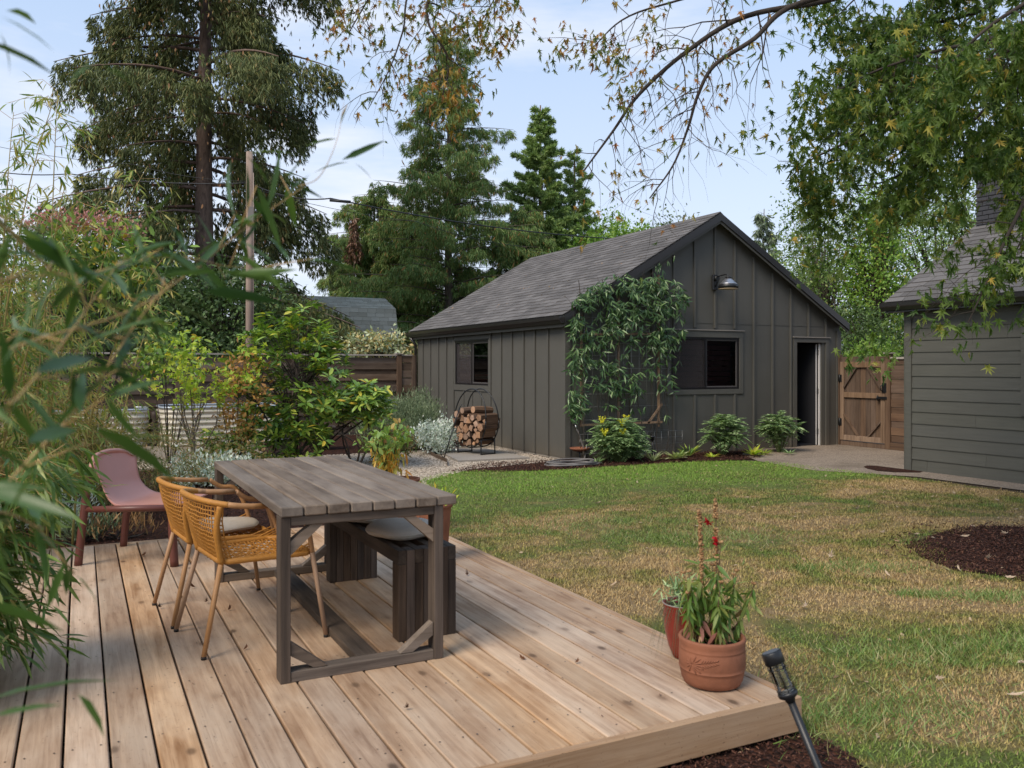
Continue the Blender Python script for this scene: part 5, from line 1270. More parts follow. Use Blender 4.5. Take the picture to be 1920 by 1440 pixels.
# dim things standing inside the open door and the wide window
def inside():
    x0 = PY(1493, GY); 
    s = thing('storage_shelf', 'dim storage shelf with boxes inside the open garage door', 'shelf', (x0 + .1, GY + 2.7, 0))
    for z in (.4, .9, 1.4, 1.85): MB().box(0, 1.1, 0, .35, z, z + .03).build('shelf_board', M['brace'], s)
    for x in (0, 1.07): MB().box(x, x + .03, 0, .35, .02, 1.9).build('shelf_post', M['brace'], s)
    for x, y, z, w, h, m_, lb in ((.15, .05, 1.43, .3, .26, 'cushion', 'pale box on the upper shelf inside the garage door'), (.55, .05, 1.43, .24, .34, 'dripcap', 'tall grey box on the upper shelf inside the garage door'), (.2, .05, .93, .4, .3, 'terracotta', 'reddish crate on the middle shelf inside the garage door'), (.7, .05, .93, .25, .22, 'white', 'small white box on the middle shelf inside the garage door')):
        t = thing('storage_box', lb, 'box', (x0 + .1 + x, GY + 2.7 + y, z + .001))
        MB().box(0, w, 0, .26, 0, h, ch=.01).build('box_body', M[m_], t); MB().box(-.008, w + .008, -.008, .268, h, h + .03, ch=.004).build('lid', M['batten'], t)
inside()
# ---------------------------------------------------------------- vegetation helpers
def leaves_at(name, T, pos, dirs, size, mat, parent, nrm=None, rngx=None, **kw):
    r_ = rngx or rng; n = len(pos)
    if nrm is None: nrm = norm(r_.normal(size=(n, 3)) * .6 + [0, 0, 1])
    kw.setdefault('kind', None)
    return scatter(name, T, pos, dirs, nrm, size, mat, parent, **kw)
def clumps(r_, c, rad, nclump, nleaf, sig, shell=.55, flat=1.0):
    """leaf positions gathered in clumps through an ellipsoid"""
    d = norm(r_.normal(size=(nclump, 3))); rr = r_.uniform(shell ** 3, 1, nclump) ** (1 / 3)
    cc = d * rr[:, None] * np.array(rad); k = r_.integers(0, nclump, nleaf)
    s = sig * r_.uniform(.5, 1.4, nclump)[k]
    off = r_.normal(size=(nleaf, 3)) * s[:, None] * [1, 1, flat]
    return cc[k] + off + np.array(c), norm(off + norm(cc[k]) * .6 * sig), cc + np.array(c)
def limb(mb, r_, p, d, L_, r0, depth, grav, spread, kids, tips, nseg=5, taper=.55, wob=.18, n=6):
    p = Vector(p); d = Vector(d).normalized(); pts = [p.copy()]; rr = [r0]
    for i in range(nseg):
        d = (d + Vector(r_.normal(size=3)) * wob + Vector((0, 0, grav))).normalized(); p = p + d * (L_ / nseg); pts.append(p.copy()); rr.append(r0 * (1 - (1 - taper) * (i + 1) / nseg))
    mb.tube(pts, rr, n if r0 > .03 else 4 if r0 > .008 else 3, cap=False)
    if depth == 0:
        for q in pts[1:]: tips.append((q, d.copy()))
        return
    for k in range(kids):
        i = int(r_.integers(max(1, nseg // 3), nseg + 1)) if k else nseg
        ax = (pts[i] - pts[i - 1]).normalized(); o = Vector(r_.normal(size=3)); o = (o - ax * o.dot(ax)).normalized()
        limb(mb, r_, pts[i], ax + o * spread * float(r_.uniform(.6, 1.3)), L_ * float(r_.uniform(.5, .8)), rr[i] * .65, depth - 1, grav, spread, kids, tips, max(3, nseg - 1), taper, wob, n)

def conifer(name, label, base, h, z0, prof, nb, per, droop, hang, tsize, mat, bark, tr, seed, lean=0, T=None, upt=.0, trunk_bits=10, group=None, lat=.38, smin=.15, gap=None):
    r_ = np.random.default_rng(seed); t = thing(name, label, 'tree', base, 0, group); tm = MB(); tocam = Vector((-base[0], -base[1], 0)).normalized()
    pts = [(.25 * math.sin(k * .6 + seed) * lean * k / trunk_bits, .15 * math.cos(k * .7) * lean * k / trunk_bits, h * k / trunk_bits) for k in range(trunk_bits + 1)]
    tm.tube(pts, [tr * (1 - .93 * k / trunk_bits) + .012 for k in range(trunk_bits + 1)], 12); tm.build('trunk', bark, t)
    bm_ = MB(); P = []; Dd = []; Sz = []
    for i in range(nb):
        f = (i + r_.uniform()) / nb; z = z0 + (h * .985 - z0) * f; L_ = prof((z - z0) / (h - z0)) * r_.uniform(.62, 1.12); az = i * 2.399 + r_.normal() * .35
        dx, dy = math.cos(az), math.sin(az); ks = 7; bp = []
        if gap and z < gap[0] and dx * tocam.x + dy * tocam.y > gap[1]: continue
        for k in range(ks + 1):
            s = k / ks; bp.append((dx * L_ * s, dy * L_ * s, z + L_ * (upt * s - droop * s * s + .18 * droop * s ** 3)))
        bm_.tube(bp, [max(.006, tr * .16 * (L_ / 3) ** .5 * (1 - .85 * k / ks)) for k in range(ks + 1)], 4, cap=False)
        n = int(per * (L_ / 3.5) ** 1.2) + 5; s = smin + (1 - smin) * r_.uniform(0, 1, n) ** .75
        la = r_.normal(size=n) * lat * L_ * .45 * np.sin(np.clip(s, 0, 1) * math.pi * .8 + .25) * .6
        x = dx * L_ * s - dy * la; y = dy * L_ * s + dx * la; zz = z + L_ * (upt * s - droop * s * s + .18 * droop * s ** 3)
        # hanging branchlets: strings under the branch
        strid = np.round(s * 11) * 13 + np.round(la / (.16 * max(L_, .5)) * 2)
        hl = hang * (.35 + .65 * np.abs(np.sin(strid * 12.9898 + i))) * r_.uniform(0, 1, n)
        zz = zz - hl - np.abs(la) * .25
        P.append(np.c_[x, y, zz]); out = np.c_[np.full(n, dx), np.full(n, dy), np.full(n, 0.0)]
        Dd.append(norm(out * (.75 if hang < .2 else .28) + r_.normal(size=(n, 3)) * .42 + np.c_[np.zeros(n), np.zeros(n), np.full(n, -1.1 if hang > .2 else .15)])); Sz.append(r_.uniform(.7, 1.3, n) * tsize)
    bm_.build('branches', bark, t)
    P = np.concatenate(P); Dd = np.concatenate(Dd); Sz = np.concatenate(Sz)
    leaves_at('foliage', T or TUFT3, P, Dd, Sz, mat, t, rngx=r_)
    return t
def onb(u, b): p = D(u, 690, b); return Vector((p.x, p.y, 0))
M['spruce'] = leafmat('spruce_needles', [(0.051, 0.067, 0.024), (0.084, 0.102, 0.032), (0.121, 0.130, 0.043), (0.198, 0.129, 0.046)], [0, .5, .9, 1], trans=.1, rough=.6)
M['cones'] = leafmat('spruce_cones', [(.11, .055, .026), (.20, .11, .05)], trans=0, rough=.8)
M['cedar'] = leafmat('cedar_sprays', [(0.055, 0.102, 0.032), (0.108, 0.175, 0.046), (0.169, 0.230, 0.069), (0.191, 0.198, 0.068), (0.358, 0.151, 0.058)], [0, .4, .75, .93, 1], trans=.15, rough=.6)
M['fir'] = leafmat('fir_needles', [(0.073, 0.122, 0.044), (0.160, 0.235, 0.069), (0.268, 0.348, 0.113)], trans=.12, rough=.6)
M['pale_conifer'] = leafmat('pale_conifer_needles', [(.085, .115, .075), (.15, .18, .12)], trans=.15, rough=.7)
M['broad'] = leafmat('small_broad_leaves', [(0.050, 0.085, 0.023), (0.093, 0.155, 0.040), (0.155, 0.217, 0.062), (0.248, 0.256, 0.093)], [0, .45, .85, 1], trans=.25)
M['ivy'] = leafmat('ivy_leaves', [(0.062, 0.132, 0.019), (0.132, 0.232, 0.034), (0.217, 0.295, 0.054), (0.248, 0.139, 0.046)], [0, .5, .93, 1], trans=.25)
M['bright'] = leafmat('bright_green_leaves', [(.07, .15, .02), (.14, .23, .04), (.22, .30, .07)], trans=.3)
M['dark_leaf'] = leafmat('dark_hedge_leaves', [(0.024, 0.044, 0.015), (0.051, 0.088, 0.027), (0.093, 0.136, 0.048)], trans=.15)

STRAND = _tuft(4, .075, .24)
SPRAY = _tuft(5, .06, .42)
# ---------------------------------------------------------------- background trees
def far_trees():
    # great drooping spruce at left
    b = 26.0; base = onb(385, b)
    prof = lambda f: 5.6 * (1.02 - .48 * f) * (.66 + .42 * math.sin(f * 16.0 + .8) ** 2)
    t = conifer('spruce_tree', 'huge dark drooping spruce with a bare trunk at the left', base, 21, 2.9, prof, 112, 860, .34, 1.3, .20, M['spruce'], M['bark_dark'], .34, 3, .5, STRAND, .06, smin=.24, gap=(9.5, .80))
    r_ = np.random.default_rng(9); k = 900; az = r_.uniform(0, 6.28, k); z = r_.uniform(4, 16, k); rr = r_.uniform(1.2, 3.3, k)
    leaves_at('cones', OVAL, np.c_[rr * np.cos(az), rr * np.sin(az), z], np.tile([0, 0, -1.], (k, 1)) + r_.normal(size=(k, 3)) * .2, r_.uniform(.09, .15, k), M['cones'], t, nrm=rnd_dirs(r_, k))
    # open cedar in the middle
    b = 35.0
    def cprof(f):
        return (5.0 * (1 - f ** 1.4) + .7) * (.62 + .4 * math.sin(f * 37 + 2 * math.sin(f * 9)) ** 2)
    conifer('cedar_tree', 'tall thin topped cedar with open drooping sprays behind the garage', onb(842, b), 15.6, .6, cprof, 160, 290, .22, .5, .22, M['cedar'], M['bark_pale'], .22, 21, .4, SPRAY, .24, smin=.14)
    conifer('cedar_tree', 'lower bushy cedar left of the tall one with rusty tips', onb(700, 38), 9.6, .3, lambda f: 4.3 * (1.02 - f) ** .5 * (.85 + .2 * math.sin(f * 19) ** 2), 110, 560, .25, .6, .22, M['cedar'], M['bark_pale'], .2, 22, .3, SPRAY, .2)
    conifer('cedar_tree', 'dense cedar behind the garage eave left of the firs', onb(985, 36), 8.3, .3, lambda f: 3.6 * (1.02 - f) ** .45 * (.85 + .2 * math.sin(f * 17) ** 2), 110, 560, .25, .55, .22, M['cedar'], M['bark_pale'], .2, 23, .3, SPRAY, .2)
    conifer('cedar_tree', 'mid height cedar filling in between the tall cedar and the shed', onb(775, 37), 8.8, .3, lambda f: 3.2 * (1.02 - f) ** .5 * (.8 + .25 * math.sin(f * 21) ** 2), 100, 420, .25, .6, .2, M['cedar'], M['bark_pale'], .2, 24, .3, SPRAY, .2)
    # firm green firs
    conifer('fir_tree', 'dense blue green fir with a pointed top behind the garage roof', onb(1015, 38), 13.2, 1.5, lambda f: 3.1 * (1.03 - f) ** .75 * (.85 + .2 * math.sin(f * 22) ** 2), 150, 620, .02, .05, .20, M['fir'], M['bark_dark'], .25, 31, .2, TUFT, .30)
    conifer('fir_tree', 'second fir top just right of the tallest fir', onb(1078, 39), 11.5, 1.5, lambda f: 1.9 * (1.03 - f) ** .6, 100, 480, .02, .05, .20, M['fir'], M['bark_dark'], .22, 32, .2, TUFT, .32)
    conifer('fir_tree', 'pale distant conifer right of the garage ridge', onb(1432, 60), 12.7, 2, lambda f: 2.2 * (1.03 - f) ** .5, 60, 90, .1, .3, .5, M['pale_conifer'], M['bark_pale'], .2, 33, .3, TUFT3, .3)
    conifer('young_cedar', 'thin dead topped cedar leader at the left of the cedars', onb(664, 36), 8.0, 6.2, lambda f: .40 * (1.05 - f), 32, 50, .25, .3, .22, leafmat('rusty_sprays', [(.10, .05, .03), (.16, .085, .05)], trans=.1), M['bark_pale'], .025, 34)
    def leafy(name, label, u, b, h, rad, cz, nclump, nleaf, sig, lsize, mat, bark, seed, T=OVAL2, trunk=.14, depth=2, kids=4, shell=.4, group=None, twig=True):
        r_ = np.random.default_rng(seed); t = thing(name, label, 'tree', onb(u, b), 0, group); tm = MB(); tm.tube([(0, 0, 0), (.05, .03, cz * .5), (0, 0, cz)], [trunk, trunk * .8, trunk * .5], 8); tm.build('trunk', bark, t)
        pos, dr, cc = clumps(r_, (0, 0, cz), rad, nclump, nleaf, sig, shell)
        keep = pos[:, 2] > .1; pos = pos[keep]; dr = dr[keep]; n = len(pos)
        bm_ = MB()
        for c in cc[::max(1, len(cc) // 60)]:
            s = Vector((0, 0, max(.3, cz * float(r_.uniform(.3, 1.0))))); e = Vector(c); m_ = s.lerp(e, .5) + Vector((0, 0, .25)); bm_.tube(bez([s, m_, e], 4), [trunk * .32 * (1 - .9 * k / 8) + .004 for k in range(9)], 4, cap=False)
        bm_.build('branches', bark, t)
        leaves_at('foliage', T, pos, norm(dr + r_.normal(size=(n, 3)) * .7 + [0, 0, -.3]), r_.uniform(.7, 1.3, n) * lsize, mat, t, nrm=rnd_dirs(r_, n))
        return t
    leafy('deciduous_tree', 'bright green round topped tree showing over the garage ridge', 1165, 40, 8.3, (2.5, 2, 1.7), 6.6, 90, 9000, .35, .19, M['bright'], M['bark_pale'], 41)
    leafy('deciduous_tree', 'thin airy tree top just left of the garage peak', 1262, 42, 9.4, (1.1, 1, 1.6), 7.8, 26, 800, .28, .19, M['pale_conifer'], M['bark_pale'], 42, trunk=.05)
    leafy('deciduous_tree', 'low yellow green bush behind the garage roof slope', 1120, 37, 7, (1.6, 1.5, 1.3), 5.9, 30, 3000, .3, .17, M['bright'], M['bark_pale'], 43)
    leafy('deciduous_tree', 'distant pale green tree right of the pale conifer', 1480, 58, 9, (3.5, 3, 3), 5.5, 50, 4000, .6, .32, M['pale_conifer'], M['bark_pale'], 44)
    # right hand group
    leafy('deciduous_tree', 'airy tree with small grey green leaves right of the garage peak', 1548, 21.5, 6, (1.25, 1.2, 2.6), 3.9, 130, 8500, .22, .085, M['broad'], M['bark_pale'], 51, trunk=.07, shell=.15)
    leafy('deciduous_tree', 'sparse grey twigged tree above the garage right eave', 1530, 25, 6, (1.3, 1.2, 2.2), 4.6, 60, 2600, .28, .085, M['broad'], M['bark_pale'], 52, trunk=.06, shell=.15)
    leafy('ivy_column', 'bright ivy covered trunk rising behind the garden gate', 1645, 20.5, 6, (.72, .7, 2.5), 3.5, 170, 13000, .16, .085, M['ivy'], M['bark'], 53, trunk=.2, shell=.5)
    leafy('deciduous_tree', 'dense dark leaved tree between the ivy and the chimney', 1760, 22.5, 6, (1.9, 1.8, 2.6), 3.7, 220, 17000, .22, .085, M['broad'], M['bark'], 54, trunk=.16, shell=.5)
    leafy('deciduous_tree', 'big leafy tree rising behind the house roof', 1900, 25, 9, (3.2, 2.6, 3.3), 5.4, 150, 11000, .32, .11, M['broad'], M['bark'], 55, trunk=.2, shell=.5)
    leafy('holly_shrub', 'dark glossy shrub low behind the garage right corner', 1612, 19.6, 3, (.9, .8, 1.35), 1.6, 90, 8000, .16, .075, M['dark_leaf'], M['bark'], 56, trunk=.08, shell=.4)
    leafy('laurel_shrub', 'yellow green shrub peeping over the garden gate', 1632, 18.2, 2, (.75, .5, .32), 1.72, 30, 2000, .10, .08, M['bright'], M['bark'], 57, trunk=.05)
    # hedge masses behind the rear fence at left
    leafy('hedge_shrub', 'tall dark evergreen shrub behind the fence below the spruce', 420, 23.5, 5, (2.3, 1.4, 2.2), 2.3, 160, 15000, .28, .13, M['dark_leaf'], M['bark'], 61, trunk=.1, shell=.4)
    leafy('hedge_shrub', 'dark shrub behind the fence left of the utility pole', 250, 23, 5, (2.6, 1.4, 2.0), 2.3, 150, 13000, .28, .13, M['dark_leaf'], M['bark'], 62, trunk=.1, shell=.4)
    leafy('hedge_shrub', 'mixed green shrub behind the fence at the far left', 40, 22, 5, (3.0, 1.6, 2.9), 2.6, 160, 13000, .32, .13, M['broad'], M['bark'], 63, trunk=.1, shell=.4)
    leafy('fir_sapling', 'small bluish evergreen against the end of the garden shed', 560, 24, 3, (.8, .7, 1.4), 1.9, 60, 7000, .18, .12, M['spruce'], M['bark'], 64, T=TUFT3, trunk=.05, shell=.2)
    leafy('creeper_bush', 'pale variegated creeper spilling over the rear fence by the garage', 715, 20.6, 2, (1.15, .35, .30), 1.98, 40, 1800, .11, .11, leafmat('variegated_leaves', [(.16, .2, .1), (.34, .38, .25), (.42, .30, .12), (.2, .25, .14)], trans=.2), M['bark'], 65, trunk=.03)
    # continuing woodland far behind, one mass
    r_ = np.random.default_rng(77); pos = []; 
    for k in range(60):
        u = -500 + k * 52 + r_.uniform(-20, 20); b = r_.uniform(62, 85); c = onb(u, b); h = r_.uniform(2.5, 5.2) if 560 < u < 1500 else r_.uniform(5, 9)
        p, d_, _ = clumps(r_, (c.x, c.y, h * .5), (3.5, 3.5, h * .5), 24, 500, .7, .3); pos.append(p)
    pos = np.concatenate(pos); n = len(pos)
    leaves_at('distant_woodland', OVAL2, pos, rnd_dirs(r_, n), r_.uniform(.5, .9, n), M['pale_conifer'], None, nrm=rnd_dirs(r_, n), kind='stuff', label='distant line of pale green trees beyond the gardens', cat='woodland')
far_trees()

# ---------------------------------------------------------------- bamboo
M['bamboo'] = leafmat('bamboo_leaves', [(.045, .088, .020), (.085, .14, .032), (.15, .20, .05), (.28, .27, .08), (.36, .25, .11)], [0, .45, .85, .96, 1], trans=.3, rough=.4)
M['bamboo_near'] = leafmat('near_bamboo_leaves', [(.022, .05, .015), (.042, .082, .022), (.075, .125, .03)], trans=.28, rough=.35)
M['bamboo_yellow'] = leafmat('yellowing_bamboo_leaves', [(.07, .13, .025), (.14, .20, .04), (.26, .27, .07), (.36, .28, .10)], trans=.32, rough=.45)
M['culm'] = plain('yellow_green_culm', (.32, .25, .075), .4, var=.25, scale=6)
M['culm_tan'] = plain('tan_bamboo_twig', (.42, .26, .09), .5, var=.2, scale=10)
def bamboo(label, base, n, spread, h, mat, seed, leans=(0, 0), twigs=26, lsize=.115, r=.011, zmin=.15, lpt=7, group='bamboo along the left side'):
    r_ = np.random.default_rng(seed); t = thing('bamboo_plant', label, 'bamboo', base, 0, group); cm = MB(); tw = MB(); P = []; Dd = []
    for i in range(n):
        b0 = Vector((r_.normal() * spread, r_.normal() * spread, 0)); hh = h * r_.uniform(.6, 1.05); ln = Vector((leans[0] + r_.normal() * .12, leans[1] + r_.normal() * .12, 0))
        pts = []; rr = []
        for k in range(15):
            s = k / 14; pts.append(b0 + ln * (hh * s ** 1.8) + Vector((0, 0, hh * (s - .12 * s ** 3)))); rr.append(r * (1 - .8 * s) * (1.15 if k % 2 else 1))
        cm.tube(pts, rr, 6)
        for k in range(twigs):
            s = zmin + (1 - zmin) * r_.uniform(); ii = min(13, int(s * 14)); p = pts[ii].lerp(pts[ii + 1], s * 14 - ii)
            az = r_.uniform(0, 6.28); L_ = r_.uniform(.15, .5) * (1.15 - .5 * s); d = Vector((math.cos(az), math.sin(az), r_.uniform(-.1, .7))).normalized()
            e = p + d * L_ + Vector((0, 0, -.25 * L_)); mid = p + d * L_ * .55 + Vector((0, 0, .02)); tw.tube([p, mid, e], [.0022, .0018, .001], 3, cap=False)
            for j in range(lpt):
                f = .35 + .65 * j / (lpt - 1); q = p.lerp(mid, f * 2) if f < .5 else mid.lerp(e, f * 2 - 1)
                P.append(tuple(q)); dd = (e - mid).normalized() + Vector(r_.normal(size=3)) * .55 + Vector((0, 0, -.45)); Dd.append(tuple(dd))
    cm.build('culms', M['culm'], t); tw.build('twigs', M['culm_tan'], t)
    P = np.array(P); leaves_at('foliage', LANCE, P, np.array(Dd), r_.uniform(.65, 1.25, len(P)) * lsize, mat, t, rngx=r_)
    return t
def Lb(u, b, z=0): p = D(u, 690, b); return Vector((p.x, p.y, z))
bamboo('yellow green bamboo with thin upright culms at the far left', Lb(35, 6.6), 10, .22, 4.1, M['bamboo_yellow'], 101, (.02, .0), 46, .10)
bamboo('yellow green bamboo arching over the fence left of the pink chair', Lb(40, 9.2), 12, .40, 3.0, M['bamboo_yellow'], 102, (.03, .03), 42, .11)
bamboo('dense bamboo filling the left edge behind the deck', Lb(-20, 7.6), 12, .40, 3.0, M['bamboo'], 103, (.05, -.02), 46, .115)
bamboo('bamboo thicket outside the left edge of the view', Lb(-190, 5.6), 12, .35, 3.4, M['bamboo'], 104, (.06, -.04), 36, .12)
bamboo('green bamboo drooping over the left edge of the deck', W(-2.62, 3.25, 0), 11, .2, 1.22, M['bamboo'], 105, (.27, .04), 74, .13, .006, .25, 9)
bamboo('low leafy bamboo behind the far left corner of the deck', Lb(-20, 8.0), 10, .28, 1.3, M['bamboo'], 106, (.05, .02), 40, .11)

def near_bamboo():
    t = thing('bamboo_plant', 'out of focus bamboo branches reaching in close to the camera', 'bamboo', W(-1.5, .7, 0), 0, 'bamboo along the left side')
    o = W(-1.5, .7, 0); r_ = np.random.default_rng(5); st = MB(); P = []; Dd = []; Sz = []; Wd = []
    def leaf(u0, v0, b0, u1, v1, b1, w=1.0):
        a = D(u0, v0, b0) - o; b = D(u1, v1, b1) - o; P.append(tuple(a)); Dd.append(tuple(b - a)); Sz.append((b - a).length); Wd.append(w)
    def stem(pts, r0=.004, fans=9, lf=4, ll=.10, s0=.1):
        q = [D(*p) - o for p in pts]; c = bez(q, 8); n = len(c); st.tube(c, [r0 * (1 - .75 * k / n) for k in range(n)], 6)
        for i in range(fans):
            s = s0 + (1 - s0) * (i + r_.uniform(.2, .8)) / fans; k = min(n - 2, int(s * (n - 1))); d = (c[k + 1] - c[k]).normalized()
            p = c[k]; sd = Vector(r_.normal(size=3)); tl = r_.uniform(.02, .09); e = p + (d * .8 + sd * .5).normalized() * tl; st.tube([p, e], [.0012, .0008], 4)
            for j in range(lf):
                P.append(tuple(e - (e - p) * (.25 * j))); Dd.append(tuple(d + Vector(r_.normal(size=3)) * .75 + Vector((0, 0, -.25)))); Sz.append(r_.uniform(.65, 1.2) * ll); Wd.append(r_.uniform(.8, 1.25))
    stem([(-160, 1120, .85), (20, 900, .9), (150, 760, .95), (260, 600, 1.05), (330, 520, 1.12)], .0019, 7, 3, .10)
    stem([(-160, 720, .80), (60, 640, .95), (250, 580, 1.1), (370, 500, 1.25), (470, 420, 1.35), (570, 350, 1.45)], .0018, 10, 3, .10)
    stem([(-200, 560, .75), (40, 520, .9), (180, 510, 1.05), (330, 480, 1.2), (430, 500, 1.3), (520, 500, 1.35)], .0015, 8, 3, .10)
    stem([(-150, 900, .7), (0, 780, .8), (120, 640, .95), (230, 480, 1.1)], .0018, 7, 3, .10)
    stem([(-120, 350, .8), (0, 420, .9), (90, 500, 1.0), (180, 560, 1.1), (240, 600, 1.2)], .0022, 6, 3, .10)
    stem([(560, 350, 1.45), (600, 330, 1.5), (632, 262, 1.55), (645, 190, 1.6)], .0010, 1, 1, .05, .8)
    stem([(-160, 980, .75), (0, 960, .95), (80, 1000, 1.15), (120, 1060, 1.3)], .0018, 4, 4, .09)
    for a in ((0, 30, .9, 108, 86, .95), (-40, 75, .9, 100, 122, 1.0), (178, 116, .75, 124, 150, .72, .8), (190, 118, .78, 252, 156, .8, .9), (108, 165, .6, 131, 194, .6, .8), (464, 287, 1.3, 556, 279, 1.3, 1.2), (462, 292, 1.3, 512, 346, 1.35, 1.1),
              (432, 300, 1.2, 424, 405, 1.15, 1.2), (533, 345, 1.35, 570, 286, 1.35, 1.2), (530, 380, 1.35, 572, 320, 1.3, 1.2), (641, 300, 1.5, 722, 262, 1.5, 1.2), (655, 304, 1.5, 586, 316, 1.5, 1.2), (632, 260, 1.55, 570, 269, 1.55), (665, 306, 1.5, 700, 332, 1.5, .6),
              (446, 450, 1.2, 530, 496, 1.25, 1.2), (442, 512, 1.25, 562, 507, 1.25, 1.1), (30, 440, .85, 180, 520, .95, 1.3), (-20, 484, .8, 180, 532, .9, 1.2), (198, 520, 1.0, 330, 458, 1.1, 1.2), (130, 600, .9, 262, 676, 1.0, 1.3),
              (200, 752, .9, 322, 694, 1.0, 1.4), (168, 798, .85, 336, 884, .95, 1.5), (330, 540, 1.1, 420, 590, 1.1, 1.3), (380, 545, 1.1, 520, 560, 1.2, 1.2), (60, 560, .7, 20, 690, .7, 1.2), (-40, 1318, .95, 222, 1248, 1.05, 1.0), (-20, 1345, .9, 120, 1310, .95, 1.0), (145, 1300, .95, 212, 1382, 1.0, 1.2),
              (60, 700, .7, 190, 655, .8, 1.2), (50, 830, .75, 160, 790, .85, 1.4), (-20, 1000, .8, 120, 1020, .85, 1.2), (0, 905, .75, 140, 860, .8, 1.3), (70, 880, .7, 10, 960, .7, 1.3), (-30, 1130, .9, 110, 1170, 1.0), (10, 20, 1.0, 60, 25, 1.1), (0, 60, 1, 30, 140, 1.0)): leaf(*a)
    st.build('twigs', M['culm_tan'], t)
    leaves_at('foliage', LANCE, np.array(P), np.array(Dd), np.array(Sz), M['bamboo_near'], t, rngx=r_, width=np.array(Wd) * .85)
near_bamboo()

# ---------------------------------------------------------------- shrubs and flowers
def rosette_shrub(name, label, base, rad, cz, n, mat, seed, lf=8, lsize=.12, T=OVAL, stemmat=None, droop=-.15, stems=9, cat='shrub', low=.2, up=.9):
    """whorls of leaves at the ends of many stems"""
    r_ = np.random.default_rng(seed); t = thing(name, label, cat, base); sm = MB(); P = []; Dd = []; S_ = []; Nn_ = []
    d = norm(r_.normal(size=(n, 3))); rr = r_.uniform(.25, 1, n) ** .5; c = d * rr[:, None] * np.array(rad) * (1 + .15 * np.sin(d[:, :1] * 7 + seed)) + [0, 0, cz]
    c = c[c[:, 2] > low]
    st = [Vector((r_.normal() * rad[0] * .15, r_.normal() * rad[1] * .15, 0)) for _ in range(stems)]; forks = []
    for s in st:
        e = Vector((s.x * 4 + r_.normal() * rad[0] * .35, s.y * 4 + r_.normal() * rad[1] * .35, cz * r_.uniform(.55, 1.0))); q = bez([s, s.lerp(e, .5) + Vector(r_.normal(size=3)) * .08, e], 5); sm.tube(q, [.018 * (1 - .6 * k / len(q)) for k in range(len(q))], 5, cap=False); forks += q[3:]
    for p in c:
        p = Vector(p); f = min(forks, key=lambda q: (q - p).length_squared + (0 if q.z < p.z + .1 else .3)); q = bez([f, f.lerp(p, .5) + Vector((0, 0, -.04)), p], 3); sm.tube(q, [.006, .0055, .005, .0045, .004, .0035, .003][:len(q)], 3, cap=False)
        ax = ((p - f).normalized() * .5 + Vector((0, 0, up)) + Vector(r_.normal(size=3)) * .25).normalized(); a0 = r_.uniform(0, 6.28); u_ = ax.orthogonal().normalized(); v_ = ax.cross(u_)
        for j in range(lf):
            a = a0 + j * 2.399; o_ = u_ * math.cos(a) + v_ * math.sin(a); el = r_.uniform(-.2, .75)
            dd = o_ + ax * el + Vector((0, 0, droop)); P.append(tuple(p - ax * .006 * j)); Dd.append(tuple(dd)); S_.append(lsize * r_.uniform(.7, 1.2)); Nn_.append(tuple(ax + Vector(r_.normal(size=3)) * .2))
    sm.build('stems', stemmat or M['bark'], t)
    leaves_at('foliage', T, np.array(P), np.array(Dd), np.array(S_), mat, t, nrm=np.array(Nn_), rngx=r_, width=.74)
    return t
M['rhodo'] = leafmat('rhododendron_leaves', [(.05, .10, .022), (.11, .19, .035), (.21, .29, .05), (.34, .36, .06), (.50, .32, .04)], [0, .4, .78, .94, 1], trans=.22, rough=.32)
M['silver'] = leafmat('silver_leaves', [(.24, .29, .24), (.38, .43, .37), (.50, .53, .47)], trans=.1, rough=.8)
M['rosemary'] = leafmat('rosemary_needles', [(.06, .09, .045), (.12, .155, .085), (.20, .235, .14)], trans=.15, rough=.7)
M['mahonia'] = leafmat('mahonia_leaflets', [(.06, .11, .045), (.14, .215, .085), (.25, .33, .15), (.36, .43, .23)], [0, .5, .92, 1], trans=.15, rough=.4)
M['yellow_green'] = leafmat('yellow_green_leaves', [(.19, .29, .03), (.30, .38, .05), (.42, .42, .06), (.45, .22, .04)], [0, .5, .9, 1], trans=.4)
M['orange_leaf'] = leafmat('orange_brown_leaves', [(.17, .085, .03), (.32, .15, .05), (.42, .23, .07), (.20, .17, .05)], trans=.35)
M['mixed_autumn'] = leafmat('green_and_russet_leaves', [(.07, .10, .03), (.13, .15, .045), (.22, .17, .07), (.28, .16, .07)], trans=.3)
M['vine'] = leafmat('vine_leaves', [(.026, .052, .02), (.05, .095, .032), (.12, .18, .07), (.26, .33, .17)], [0, .62, .92, 1], trans=.18, rough=.22)  # palest tone paints leaf shine into the colour, darkest tones the shaded gaps
M['flower_yellow'] = leafmat('yellow_petals', [(.6, .42, .02), (.75, .58, .04)], trans=.2)
M['flower_red'] = leafmat('crimson_petals', [(.22, .003, .006), (.34, .006, .014)], trans=.2)
M['dry_seed'] = leafmat('tan_seed_pods', [(.13, .065, .028), (.22, .12, .05), (.30, .19, .09)], trans=.1, rough=.8)
M['pink'] = leafmat('dull_pink_bracts', [(.30, .12, .12), (.42, .2, .18), (.22, .08, .09)], trans=.25)
M['hosta'] = leafmat('variegated_hosta_leaves', [(.16, .24, .07), (.40, .43, .24), (.5, .5, .34)], trans=.2)
M['green_stem'] = plain('green_plant_stem', (.10, .14, .04), .6)
rosette_shrub('rhododendron', 'large rhododendron with yellow green leaf whorls behind the table', Lb(545, 12.8), (1.05, .9, 1.15), 1.32, 330, M['rhodo'], 201, 10, .155, droop=-.1, stems=11)
rosette_shrub('rhododendron', 'right arm of the rhododendron reaching toward the rosemary', Lb(675, 12.6), (.50, .45, .34), 1.0, 80, M['rhodo'], 202, 10, .15, droop=-.1, stems=5, low=.3)
